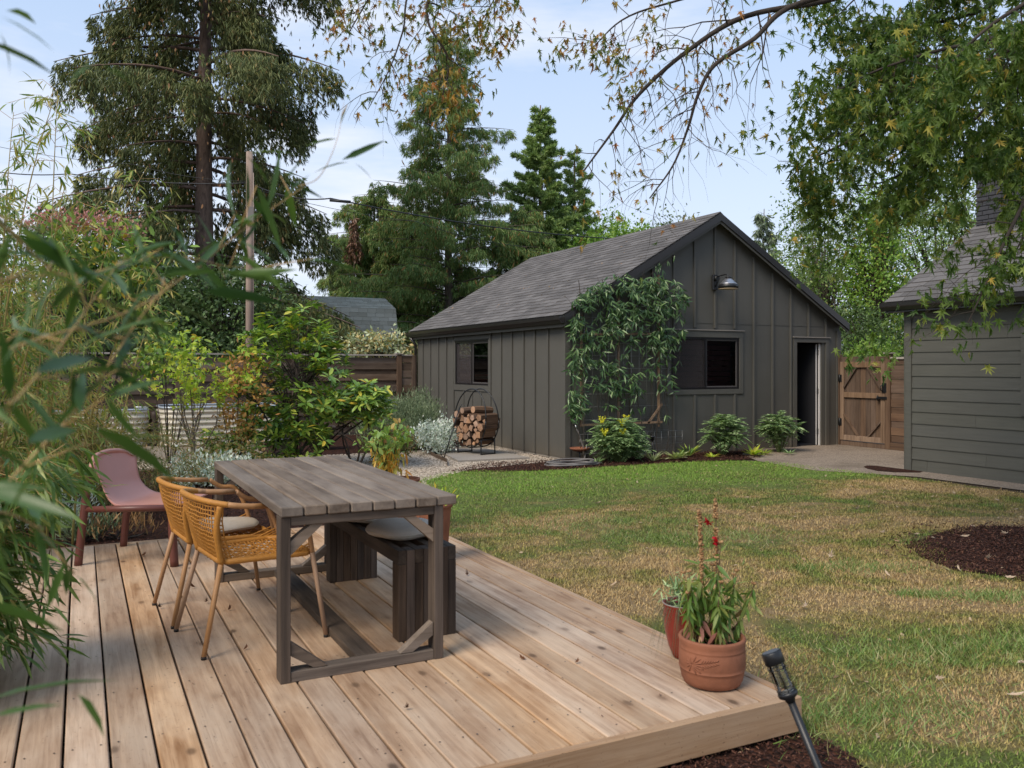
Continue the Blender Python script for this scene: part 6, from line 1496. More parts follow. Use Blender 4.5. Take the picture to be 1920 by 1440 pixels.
rosette_shrub('rhododendron', 'low dark skirt of rhododendron above the table corner', Lb(500, 12.0), (.85, .5, .42), .42, 100, M['rhodo'], 203, 10, .15, droop=-.3, stems=6, low=.1)

def cloud(name, label, base, rad, cz, nclump, nleaf, sig, lsize, mat, seed, T=OVAL2, upd=(0, 0, 0), stemmat=None, cat='shrub', shell=.3, stems=14, width=None):
    r_ = np.random.default_rng(seed); t = thing(name, label, cat, base); pos, dr, cc = clumps(r_, (0, 0, cz), rad, nclump, nleaf, sig, shell)
    k = pos[:, 2] > .02; pos = pos[k]; dr = dr[k]; n = len(pos); sm = MB()
    for c in cc[:stems]:
        s = Vector((c[0] * .12, c[1] * .12, 0)); e = Vector(c); sm.tube(bez([s, s.lerp(e, .5) + Vector(r_.normal(size=3)) * .03, e], 4), [.008 * (1 - .8 * q / 8) + .001 for q in range(9)], 4, cap=False)
    sm.build('stems', stemmat or M['bark'], t)
    leaves_at('foliage', T, pos, norm(dr * .6 + r_.normal(size=(n, 3)) * .6 + np.array(upd)), r_.uniform(.65, 1.3, n) * lsize, mat, t, nrm=rnd_dirs(r_, n), width=width)
    return t
def sapling():
    r_ = np.random.default_rng(301); t = thing('sapling', 'thin many stemmed sapling with sparse lime yellow leaves', 'sapling', Lb(362, 11.2)); sm = MB(); tips = []
    for k in range(9):
        a = k * 6.283 / 9 + .4; d = Vector((math.cos(a) * .42, math.sin(a) * .42, 1)); limb(sm, r_, (0, 0, .22 + .05 * k), d, .74, .012, 2, .0, .55, 3, tips, 5, .5, .10)
    sm.tube([(0, 0, 0), (.01, 0, .3), (0, 0, .6)], [.024, .02, .014], 7); sm.build('stems', M['bark_pale'], t)
    k = r_.integers(0, len(tips), 760); P = np.array([tuple(tips[i][0]) for i in k]) + r_.normal(size=(760, 3)) * .03
    leaves_at('foliage', MAPLE2, P, r_.normal(size=(760, 3)) + [0, 0, -.5], r_.uniform(.06, .11, 760), M['yellow_green'], t)
sapling()
cloud('smoke_bush', 'russet and orange leaved bush between the sapling and the rhododendron', Lb(452, 11.8), (.36, .4, .62), 1.05, 34, 900, .12, .075, M['orange_leaf'], 302)
cloud('spirea_bush', 'brownish green fine leaved bush in front of the corrugated planters', Lb(440, 11.4), (.48, .4, .26), .26, 36, 2000, .09, .05, M['mixed_autumn'], 303)
cloud('silver_plant', 'low silver leaved plant at the foot of the sapling', Lb(395, 10.9), (.55, .45, .14), .17, 70, 3600, .07, .06, M['silver'], 304, OVAL2, (0, 0, .5), cat='plant')
cloud('silver_plant', 'silver leaved plant behind the table legs by the pots', Lb(640, 9.0), (.30, .3, .12), .14, 40, 900, .06, .055, M['silver'], 305, OVAL2, (0, 0, .5), cat='plant')
cloud('dwarf_maple', 'mounded fine leaved maple behind the pink chair', Lb(205, 9.0), (1.05, .6, .46), .50, 110, 11000, .11, .06, M['mixed_autumn'], 306, LANCE2, (0, 0, -.7))
cloud('dwarf_maple', 'golden brown feathery maple left of the pink chair back', Lb(120, 8.7), (.65, .5, .42), .78, 70, 6000, .12, .06, leafmat('golden_fine_leaves', [(.22, .16, .05), (.34, .24, .09), (.16, .17, .05)], trans=.35), 307, LANCE2, (0, 0, -.6))
cloud('lavender', 'small grey green lavender tuft behind the left foot of the pink chair', Lb(150, 7.35), (.24, .16, .12), .13, 30, 800, .04, .07, M['rosemary'], 308, LANCE2, (0, 0, 1.3), cat='plant')
cloud('ground_plant', 'dry wispy stems on the mulch under the pink chair', Lb(225, 7.5), (.30, .18, .09), .08, 30, 260, .05, .09, M['dry_seed'], 309, LANCE2, (0, 0, 1.5), cat='plant')
cloud('ground_plant', 'low green plant under the bamboo behind the deck', Lb(90, 7.8), (.4, .2, .15), .16, 40, 1100, .07, .08, M['silver'], 310, LANCE2, (0, 0, 1.0), cat='plant')
cloud('hydrangea', 'shrub with dull pink bracts over yellowing leaves at upper left', Lb(165, 11.0), (.85, .5, .42), 2.95, 50, 1300, .16, .12, M['rhodo'], 311, OVAL, (0, 0, -.6))
cloud('hydrangea_flowers', 'dull pink flower heads above the upper left shrub', Lb(160, 11.0), (.75, .45, .16), 3.32, 40, 2200, .07, .04, M['pink'], 312, OVAL2, (0, 0, .6))
cloud('hydrangea', 'shrub with broad pale green leaves over the fence left of the sapling', Lb(318, 13.4), (.55, .4, .42), 1.75, 34, 620, .13, .11, M['rhodo'], 313, OVAL, (0, 0, -.5))
cloud('rosemary_bush', 'big grey green rosemary by the garage far corner', Lb(745, 15.6), (.78, .6, .42), .48, 130, 15000, .10, .065, M['rosemary'], 314, LANCE2, (0, 0, 1.6))
cloud('rosemary_bush', 'upright rosemary spikes against the garage side wall', Lb(795, 16.6), (.22, .3, .55), .62, 40, 3600, .09, .065, M['rosemary'], 315, LANCE2, (0, 0, 2.0))
cloud('curry_plant', 'silvery curry plant between the rosemary and the firewood', Lb(820, 14.9), (.36, .3, .27), .32, 60, 3600, .06, .05, M['silver'], 316, OVAL2, (0, 0, .6))
cloud('mound_plant', 'mixed green and yellow mound behind the gravel path', Lb(725, 13.6), (.40, .3, .22), .30, 50, 2200, .08, .06, M['yellow_green'] if 0 else M['mixed_autumn'], 317, OVAL2, (0, 0, .5))
# spikes rising out of the rosemary
def potted(label, base, seed, h, mat_top, mat_low):
    r_ = np.random.default_rng(seed); t = thing('potted_plant', label, 'plant', base); sm = MB(); P = []; Dd = []; P2 = []; D2 = []
    for k in range(14):
        a = r_.uniform(0, 6.28); s = r_.uniform(.15, .5); e = Vector((math.cos(a) * h * s, math.sin(a) * h * s, h * r_.uniform(.55, 1.1))); q = bez([(0, 0, 0), e * .5 + Vector((0, 0, .06)), e], 5); sm.tube(q, [.005 * (1 - .6 * i / len(q)) for i in range(len(q))], 4, cap=False)
        for j in range(20):
            P.append(tuple(q[-1 - j % 4] + Vector(r_.normal(size=3)) * .05)); Dd.append(tuple(Vector(r_.normal(size=3)) + Vector((0, 0, .1))))
        for j in range(16):
            P2.append(tuple(q[2 + j % 4] + Vector(r_.normal(size=3)) * .04)); D2.append(tuple(Vector(r_.normal(size=3)) * .6 + Vector((0, 0, -1.2))))
    sm.build('stems', M['green_stem'], t)
    leaves_at('foliage', OVAL, np.array(P), np.array(Dd), r_.uniform(.05, .09, len(P)), mat_top, t, rngx=r_)
    leaves_at('wilted_leaves', LANCE, np.array(P2), np.array(D2), r_.uniform(.07, .13, len(P2)), mat_low, t, rngx=r_, width=1.4)
wilt = leafmat('wilted_orange_leaves', [(.45, .17, .03), (.55, .28, .05), (.5, .4, .10), (.22, .22, .05)], trans=.4)
potted('leggy plant with orange wilting leaves in the pot behind the table', PA + Vector((-.12, -.02, .46)), 321, .55, M['mixed_autumn'] if 0 else leafmat('soft_green_leaves', [(.10, .18, .04), (.2, .27, .07), (.36, .18, .07)], [0, .8, 1], trans=.35), wilt)
cloud('potted_plant', 'dried stubble of stems in the pale rimmed pot', PB + Vector((0, 0, .38)), (.11, .11, .04), .02, 14, 160, .03, .06, M['dry_seed'], 322, LANCE2, (0, 0, 1.5), cat='plant')
cloud('potted_plant', 'yellowing low plant in the tall pot behind the table leg', PC + Vector((0, 0, .36)), (.10, .10, .03), .02, 14, 240, .03, .05, M['yellow_green'], 323, OVAL2, (0, 0, 1.0), cat='plant')

# snapdragons in the terracotta pot
def snapdragon():
    c = Vector((2.396, 2.857, DZ + .175)); r_ = np.random.default_rng(331); t = thing('snapdragon', 'leggy snapdragons with tan seed spikes and two crimson flowers', 'flower', c); sm = MB(); P = []; Dd = []; S_ = []; SP = []; SD = []; FP = []; FD = []; LP = []; LD = []
    stems = [((-.04, .02), (-.03, .05), .555), ((.03, .01), (.045, .03), .60), ((.015, -.03), (.0, -.03), .36), ((-.06, -.01), (-.10, .03), .30), ((.06, -.02), (.09, -.05), .30), ((.07, .03), (.12, .0), .27), ((-.02, -.05), (-.02, -.08), .27), ((0, .05), (.02, .10), .34), ((-.03, .06), (-.08, .09), .28), ((.09, -.01), (.17, -.07), .24), ((-.08, .03), (-.13, .0), .22), ((.04, .06), (.07, .08), .3), ((.02, 0), (.03, -.02), .42)]
    for i, (b, e, h) in enumerate(stems):
        q = bez([(b[0], b[1], 0), (b[0] * .7 + e[0] * .3 + r_.normal() * .006, b[1] * .7 + e[1] * .3, h * .3), (b[0] * .3 + e[0] * .7 + r_.normal() * .008, b[1] * .3 + e[1] * .7, h * .65), (e[0], e[1], h)], 20); n = len(q); sm.tube(q, [.0035 * (1 - .55 * k / n) for k in range(n)], 5)
        lt = .52 if h > .5 else .95
        for j in range(int(40 if h > .5 else 46)):
            s = .08 + (lt - .08) * r_.uniform(); p = q[min(n - 1, int(s * (n - 1)))]; a = r_.uniform(0, 6.28); dr_ = -1.1 + 1.2 * s
            P.append(tuple(p)); Dd.append((math.cos(a) * .45 + r_.normal() * .2, math.sin(a) * .45 + r_.normal() * .2, dr_ - .35 + r_.normal() * .35)); S_.append(r_.uniform(.045, .095))
        for j in range(9):
            p = q[min(n - 1, int(r_.uniform(.02, .2) * (n - 1)))]; a = r_.uniform(0, 6.28); LP.append(tuple(p + Vector((0, 0, .03)))); LD.append((math.cos(a) * .8, math.sin(a) * .8, -.9))
        if h > .5:
            for j in range(150):
                s = .46 + .54 * j / 150
                if .80 < s < .87 and i == 1: continue
                p = q[min(n - 1, int(s * (n - 1)))]; a = j * 2.4; SP.append(tuple(p + Vector(r_.normal(size=3)) * .0025)); SD.append((math.cos(a) * .7, math.sin(a) * .7, .9))
        else:
            for j in range(6): a = j; SP.append(tuple(q[-1])); SD.append((math.cos(a), math.sin(a), .8))
    sm.build('stems', plain('brown_stem', (.12, .07, .04), .7), t)
    leaves_at('foliage', LANCE, np.array(P), np.array(Dd), np.array(S_), leafmat('snapdragon_leaves', [(.06, .115, .02), (.10, .16, .03), (.17, .19, .05), (.16, .09, .05)], [0, .5, .9, 1], trans=.35), t, rngx=r_, width=1.5)
    leaves_at('withered_leaves', LANCE, np.array(LP), np.array(LD), r_.uniform(.05, .09, len(LP)), leafmat('withered_leaves', [(.16, .06, .045), (.26, .12, .08), (.24, .2, .06)], trans=.3), t, rngx=r_, width=1.9)
    leaves_at('seed_pods', ([(0, 0, 0), (.5, .4, .1), (.5, -.4, .1), (1, 0, 0), (.5, 0, .5), (.5, 0, -.4)], [(0, 1, 4), (1, 3, 4), (3, 2, 4), (2, 0, 4), (0, 5, 1), (1, 5, 3), (3, 5, 2), (2, 5, 0)]), np.array(SP), np.array(SD), r_.uniform(.011, .020, len(SP)), M['dry_seed'], t, rngx=r_)
    rv = W(1, 0, 0).normalized()
    for (dx_, z) in ((.005, .505), (.034, .425)):
        p = Vector((-.01, .02, z)) + rv * dx_; k = 16; FP = np.array([tuple(p + Vector(r_.normal(size=3)) * .005) for _ in range(k)])
        leaves_at('flower', OVAL2, FP, rnd_dirs(r_, k), r_.uniform(.015, .026, k), M['flower_red'], t, rngx=r_, width=1.6)
snapdragon()
def sedge():
    c = Vector((2.489, 3.165, DZ + .235)); r_ = np.random.default_rng(332); t = thing('trailing_plant', 'grassy plant trailing over the side of the red glazed pot', 'plant', c); mb = MB()
    for k in range(70):
        a = r_.uniform(0, 6.28) if k > 22 else math.atan2(-.3, -1) + r_.normal() * .5; L_ = r_.uniform(.08, .2) if k > 22 else r_.uniform(.14, .26); q = []
        for j in range(7):
            s = j / 6; q.append((math.cos(a) * (.03 + L_ * .62 * s), math.sin(a) * (.03 + L_ * .62 * s), L_ * (1.0 * s - (1.9 if k < 22 else 1.3) * s * s)))
        mb.tube(q, [.0016 * (1 - .8 * j / 6) for j in range(7)], 3, cap=False)
    mb.build('blades', leafmat('blue_green_blades', [(.03, .055, .03), (.05, .08, .04), (.09, .11, .05)], trans=.1), t); st = MB()
    for (dx, dy, h) in ((-.10, -.02, .27), (-.05, -.02, .25), (-.0, .02, .20)): st.tube([(0, 0, 0), (dx * .5, dy * .5, h * .55), (dx, dy, h)], .0014, 4)
    st.build('dry_stalks', M['dry_seed'], t)
    k = 200; leaves_at('foliage', LANCE, r_.normal(size=(k, 3)) * [.05, .05, .03] + [0, 0, .06], r_.normal(size=(k, 3)) + [0, 0, .9], r_.uniform(.03, .07, k), M['mahonia'], t, rngx=r_)
sedge()

def mahonia(label, base, rad, cz, n, seed, flowers=0, mat=None, fr=8, fl=.25):
    r_ = np.random.default_rng(seed); t = thing('mahonia_shrub', label, 'shrub', base, 0, 'mahonia shrubs along the garage'); sm = MB(); P = []; Dd = []; S_ = []; N_ = []; fp = []; fd = []
    for i in range(n):
        d = r_.normal(size=3); d /= np.linalg.norm(d); c = Vector(d * np.array(rad) * r_.uniform(.3, 1) ** .4) + Vector((0, 0, cz)); c.z = max(c.z, .08)
        sm.tube([(c.x * .15, c.y * .15, 0), (c.x * .6, c.y * .6, c.z * .55), c], [.008, .006, .004], 4, cap=False)
        a0 = r_.uniform(0, 6.28)
        for j in range(fr):
            a = a0 + j * 6.283 / fr; el = r_.uniform(-.45, .75); o_ = Vector((math.cos(a), math.sin(a), el)).normalized(); L_ = fl * r_.uniform(.75, 1.1); q = [c + o_ * L_ * s + Vector((0, 0, -.30 * L_ * s * s)) for s in (0, .35, .7, 1)]
            sm.tube(q, .0014, 3, cap=False); sd = Vector((-o_.y, o_.x, 0)).normalized()
            for k in range(7):
                s = .2 + .8 * k / 6; p = q[0].lerp(q[-1], s) + Vector((0, 0, .07 * L_ * math.sin(s * 3.1)))
                for sg in (-1, 1): P.append(tuple(p)); Dd.append(tuple(sd * sg + o_ * .75 + Vector((0, 0, -.12)))); S_.append(fl * .42 * (1.1 - .45 * s)); N_.append((r_.normal() * .4, r_.normal() * .4, 1))
        if i < flowers:
            for j in range(7):
                a = j * .9; e = Vector((math.cos(a) * .5, math.sin(a) * .5, 1)).normalized() * .13
                for k in range(16): fp.append(tuple(c + e * (.2 + .8 * k / 15) + Vector((0, 0, .02)))); fd.append(tuple(r_.normal(size=3)))
    sm.build('stems', M['green_stem'], t)
    leaves_at('foliage', LANCE2, np.array(P), np.array(Dd), np.array(S_), mat or M['mahonia'], t, nrm=np.array(N_), rngx=r_, width=1.9)
    if flowers: leaves_at('flower_spikes', OVAL2, np.array(fp), np.array(fd), .022, M['flower_yellow'], t, rngx=r_, width=1.6)
def onY(u, Y, z=0): return Vector((PY(u, Y), Y, z))
mahonia('broad mahonia with yellow flower spikes below the trellis', onY(1160, 11.45), (.46, .32, .30), .38, 66, 401, 8, fl=.22)
mahonia('mahonia shrub below the gable window', onY(1355, 11.45), (.32, .28, .24), .44, 30, 402, fl=.23)
mahonia('mahonia shrub just left of the open door', onY(1462, 11.45), (.30, .26, .24), .44, 28, 403, fl=.23)
def hosta(label, base, n, L_, mat, seed, w=1.5, name='hosta', el=(.15, 1.0)):
    r_ = np.random.default_rng(seed); t = thing(name, label, 'plant', base); a = r_.uniform(0, 6.28, n); e = r_.uniform(el[0], el[1], n)
    leaves_at('foliage', LANCE, np.c_[np.cos(a) * .02, np.sin(a) * .02, np.full(n, .02)], np.c_[np.cos(a), np.sin(a), e], r_.uniform(.6, 1.1, n) * L_, mat, t, nrm=np.tile([0, 0, 1.], (n, 1)), width=w)
hosta('white edged hosta at the lawn edge below the window', onY(1268, 11.2), 44, .25, M['hosta'], 411)
hosta('yellowing hosta between the two small mahonias', onY(1412, 11.1), 30, .26, M['yellow_green'], 412)
hosta('thin strappy tuft at the right foot of the flowering mahonia', onY(1225, 11.15), 60, .20, M['hosta'], 413, .4, 'grass_tuft', (.4, 1.8))
hosta('bushy fern in the bed right of the hosta', onY(1292, 11.5), 60, .26, M['rhodo'], 414, .6, 'fern', (.3, 1.6))
hosta('small yellow leaved plant in the bed left of the door', onY(1432, 11.2), 30, .16, M['yellow_green'], 415, 1.2, 'bedding_plant')
hosta('little green plant at the lawn edge in front of the fern', onY(1335, 11.15), 34, .14, M['yellow_green'], 416, 1.2, 'bedding_plant')
hosta('small ragged green plant by the path edge', onY(1480, 11.0), 30, .14, M['mahonia'], 417, 1.0, 'bedding_plant')
hosta('sprawling low plant beside the hose coil', onY(1120, 11.3), 60, .14, M['mahonia'], 418, .8, 'bedding_plant')

# ---------------------------------------------------------------- vine on the trellis
def vine():
    r_ = np.random.default_rng(501); Y = GY - .13; base = Vector((PY(1160, Y), Y, 0)); t = thing('climbing_vine', 'evergreen vine with drooping narrow leaves covering the trellis', 'vine', base)
    P = []; Dd = []; sm = MB(); anchors = []; tries = 0
    def dens(u, v):
        top = 520 + max(0, (1175 - u) / 100) ** 2 * 38 + max(0, (u - 1262)) * 1.2 - (8 if 1120 < u < 1200 else 0)
        if v < top or u < 1066 or u > 1288: return 0
        if u > 1264 and v > 635: return 0
        if v < 600: return 1.15 if not (1105 < u < 1155 and 560 < v < 600 and False) else .3
        if v < 650: return 1.0 if u < 1280 else 0
        if u < 1105: return .42 if v < 785 else 0
        if 1150 < u < 1195: return .5 if v < 740 else .12 if v < 780 else 0
        if 1238 < u < 1278: return .5 if v < 720 else .08 if v < 780 else 0
        return .17 if v < 740 else .03 if v < 790 else 0
    while len(anchors) < 740 and tries < 60000:
        tries += 1; u = r_.uniform(1062, 1292); v = r_.uniform(510, 805)
        if r_.uniform() < dens(u, v) * (1.5 if noise.noise(Vector((u * .028, v * .028, 1.7))) > -.08 else .22): anchors.append((u, v))
    for (u, v) in anchors:
        dep = r_.uniform(.0, .17) * (1.2 if v < 620 else .8); y = Y - dep; p = Vector((PY(u, y), y, ZV(v, PY(u, y), y))) - base
        h = (p + Vector((r_.normal() * .10, .03, r_.uniform(.02, .14))))
        if r_.uniform() < .4: sm.tube([h, p], [.003, .002], 3, cap=False)
        n = int(r_.integers(3, 6))
        for j in range(n): P.append(tuple(p + Vector(r_.normal(size=3)) * .012)); Dd.append((r_.normal() * .95, -.35 + r_.normal() * .45, -.8 + r_.normal() * .4))
    # stems that climb the laths
    for u0 in (1090, 1160, 1235, 1125, 1200, 1250):
        pts = []; 
        for k in range(14):
            v = 850 - (850 - 525) * k / 13; u = u0 + 5 * math.sin(k * 1.1 + u0); y = Y - .03; pts.append(Vector((PY(u, y), y, ZV(v, PY(u, y), y))) - base)
        sm.tube(pts, .006, 5, cap=False)
    y = Y - .05
    for pts in ([(1240, 545), (1243, 510), (1236, 492), (1228, 500)], [(1200, 530), (1232, 505), (1265, 478)], [(1255, 560), (1284, 570), (1280, 620), (1272, 690)]):
        q = [Vector((PY(u, y), y, ZV(v, PY(u, y), y))) - base for u, v in pts]; q = bez(q, 5); sm.tube(q, .003, 4, cap=False)
        for p in q[::2]:
            for j in range(2): P.append(tuple(p)); Dd.append((r_.normal() * .5, -.2, -1.0 + r_.normal() * .4))
    sm.build('stems', M['bark'], t)
    P = np.array(P); leaves_at('foliage', LANCE, P, np.array(Dd), r_.uniform(.10, .175, len(P)), M['vine'], t, rngx=r_, width=1.25, nrm=norm(r_.normal(size=(len(P), 3)) * .5 + [-.3, -1, .3]))
vine()

# ---------------------------------------------------------------- the maple overhead
def maple():
    r_ = np.random.default_rng(601); tb = W(4.62, 6.8, 0); t = thing('maple_tree', 'large silver maple whose branches hang in from the upper right', 'tree', tb); tm = MB(); o = tb
    tm.tube(bez([(0, 0, -.02), (.03, 0, 1.2), (-.02, .05, 2.6), (.0, .0, 4.2), (.1, .1, 6.0)], 5), [.30 - .2 * k / 20 for k in range(21)], 16); tm.build('trunk', M['bark'], t)
    lm = MB(); G_ = {'green': [], 'orange': []}
    fork = {a: Vector((0, 0, z)) for a, z in (('a', 3.2), ('b', 4.0), ('c', 4.8), ('d', 2.8), ('e', 5.6))}
    def L_(start, pts, r0, col, nsub, sub=.9, dn=-.05, s0=.25, lf=26, twiggy=False):
        q = bez([fork[start]] + [D(*p) - o for p in pts], 7); n = len(q); rr = [r0 * .45 * (1 - .84 * k / n) for k in range(n)]; lm.tube(q, rr, 8, cap=False)
        for i in range(nsub):
            s = s0 + (1 - s0) * (i + r_.uniform()) / nsub; k = min(n - 2, int(s * (n - 1))); d = (q[k + 1] - q[k]).normalized(); od = Vector(r_.normal(size=3)); od.z -= .35; od = (od - d * od.dot(d)).normalized()
            l_ = sub * r_.uniform(.5, 1.2) * (1.1 - .4 * s); tips = []
            limb(lm, r_, q[k], d * .5 + od, l_, max(.0035, rr[k] * .4), 1, dn, .8, 3, tips, 5, .4, .16)
            G_[col] += [(tt, lf) for tt in tips]
        return q
    # bare autumn branches crossing the sky
    L_('c', [(1900, -260, 6.6), (1700, -60, 6.4), (1560, -2, 6.2), (1400, 30, 6.0), (1290, 95, 5.9), (1200, 175, 5.8), (1150, 245, 5.8), (1095, 320, 5.8)], .07, 'orange', 26, .62, -.10, .42, 3)
    L_('b', [(1850, -160, 6.2), (1640, -40, 6.0), (1480, 14, 5.8), (1415, 72, 5.7), (1340, 122, 5.6), (1308, 180, 5.6), (1290, 240, 5.6), (1262, 310, 5.6), (1218, 372, 5.6)], .055, 'orange', 20, .55, -.16, .52, 1)
    L_('c', [(1800, -330, 6.4), (1520, -120, 6.2), (1330, -20, 6.0), (1180, 30, 5.9), (1110, 90, 5.9)], .04, 'orange', 18, .55, -.06, .55, 13)
    L_('e', [(1500, -620, 6.6), (1050, -330, 6.2), (860, -110, 6.0), (800, 20, 5.9), (840, 110, 5.9), (830, 180, 5.9)], .05, 'orange', 22, .5, -.10, .55, 13)
    L_('e', [(1500, -700, 6.8), (1000, -420, 6.4), (760, -140, 6.2), (700, -20, 6.1), (655, 60, 6.1)], .045, 'orange', 18, .5, -.10, .60, 10)
    L_('e', [(1500, -620, 6.8), (1000, -300, 6.4), (790, -60, 6.1), (755, 60, 6.0), (730, 130, 6.0), (690, 205, 6.0)], .03, 'orange', 9, .45, -.14, .7, 1)
    L_('e', [(1500, -600, 6.8), (1150, -300, 6.4), (960, -110, 6.1), (930, -10, 6.0), (890, 60, 6.0)], .03, 'orange', 16, .45, -.10, .6, 11)
    # green mass at right
    for (st, pts, ns, lf) in (
        ('b', [(1960, -40, 6.8), (1840, 20, 6.9), (1700, 60, 7.0), (1600, 110, 7.1), (1545, 150, 7.1)], 20, 12),
        ('b', [(1980, 60, 6.4), (1860, 110, 6.4), (1720, 190, 6.5), (1600, 260, 6.6), (1520, 300, 6.7), (1480, 335, 6.7)], 20, 11),
        ('b', [(1960, 60, 6.2), (1780, 90, 6.3), (1650, 130, 6.4), (1570, 170, 6.4)], 14, 10),
        ('a', [(1990, 120, 6.8), (1880, 180, 7.0), (1760, 280, 7.2), (1660, 340, 7.4), (1570, 350, 7.5)], 18, 11),
        ('a', [(2000, 160, 5.6), (1960, 300, 5.5), (1920, 380, 5.4), (1885, 450, 5.3), (1850, 530, 5.3), (1815, 605, 5.3)], 13, 9),
        ('a', [(2010, 180, 6.0), (1970, 330, 5.9), (1930, 420, 5.9), (1900, 480, 5.9)], 9, 9),
        ('c', [(1960, -160, 6.6), (1780, -90, 6.8), (1640, -30, 6.9), (1560, 40, 7.0)], 18, 12),
        ('c', [(2000, -60, 8.0), (1900, -20, 8.4), (1780, 60, 8.8), (1680, 130, 9.0)], 18, 12),
        ('d', [(2040, 150, 7.6), (1950, 170, 8.0), (1840, 200, 8.6), (1740, 250, 9.0), (1650, 300, 9.2)], 18, 12),
        ('b', [(2000, -20, 5.4), (1900, 20, 5.2), (1820, 80, 5.2), (1760, 150, 5.2)], 14, 11),
        ('d', [(2060, 250, 6.6), (1980, 260, 6.6), (1900, 280, 6.6), (1840, 300, 6.6)], 12, 11),
        ('e', [(2100, -400, 7.5), (1900, -300, 7.5), (1700, -200, 7.6)], 16, 11), ('e', [(2300, -500, 6.5), (2500, -500, 6.0)], 16, 11), ('c', [(2300, -100, 6.2), (2450, -50, 6.0)], 14, 11),
        ('d', [(2280, 50, 7.5), (2400, 100, 8)], 14, 11), ('e', [(2000, -700, 5.5), (1700, -800, 5.0)], 14, 10)):
        L_(st, pts, .05, 'green', ns, .72, -.07, .22, lf)
    lm.build('branches', M['bark'], t)
    for col, mat, sz in (('green', leafmat('maple_leaves_green', [(.03, .062, .012), (.065, .11, .02), (.12, .165, .035), (.24, .22, .04), (.36, .24, .05)], [0, .45, .88, .97, 1], trans=.42), (.05, .118)), ('orange', leafmat('maple_leaves_orange', [(.20, .075, .018), (.26, .15, .025), (.17, .16, .03), (.08, .115, .022), (.06, .09, .02)], trans=.3), (.05, .095))):
        P = []; Dd = []
        for ((p, d), k) in G_[col]:
            k = int(k * r_.uniform(.1, 1.1) / (.75 if col == 'green' else 4.0) + r_.uniform())
            for _ in range(k):
                P.append(tuple(p + Vector(r_.normal(size=3)) * (.055 if col == 'green' else .05))); Dd.append((r_.normal() * .55, r_.normal() * .55, -1 + r_.normal() * .3))
        P = np.array(P); Dd = np.array(Dd); rel = P + np.array(o); ca_ = rel[:, 0] * CC - rel[:, 1] * SS; cb_ = rel[:, 0] * SS + rel[:, 1] * CC; pu = CU + F * ca_ / cb_; pv = HV - F * (rel[:, 2] - H) / cb_; rd = r_.uniform(size=len(P))
        if col == 'green':   # thin where the photograph's crown opens on the chimney, the roof and the sky
            drop = ((pu > 1815) & (pu < 1872) & (pv > 330) & (pv < 445) & (rd < .9)) | ((pu > 1670) & (pu < 1835) & (pv > 420) & (pv < 700) & (rd < .75)) | ((pu < 1475 + .02 * pv) & (cb_ > 0) & (rd < .85)) | ((pu < 1700) & (pv > 400) & (rd < .6))
            P = P[~drop]; Dd = Dd[~drop]
        print('maple', col, len(P))
        leaves_at('foliage', MAPLE, P, np.array(Dd), r_.uniform(sz[0], sz[1], len(P)), mat, t, rngx=r_, nrm=rnd_dirs(r_, len(P)), width=1.0 if col == 'green' else .75, label='green leaves' if col == 'green' else 'thin orange and brown leaves')
maple()

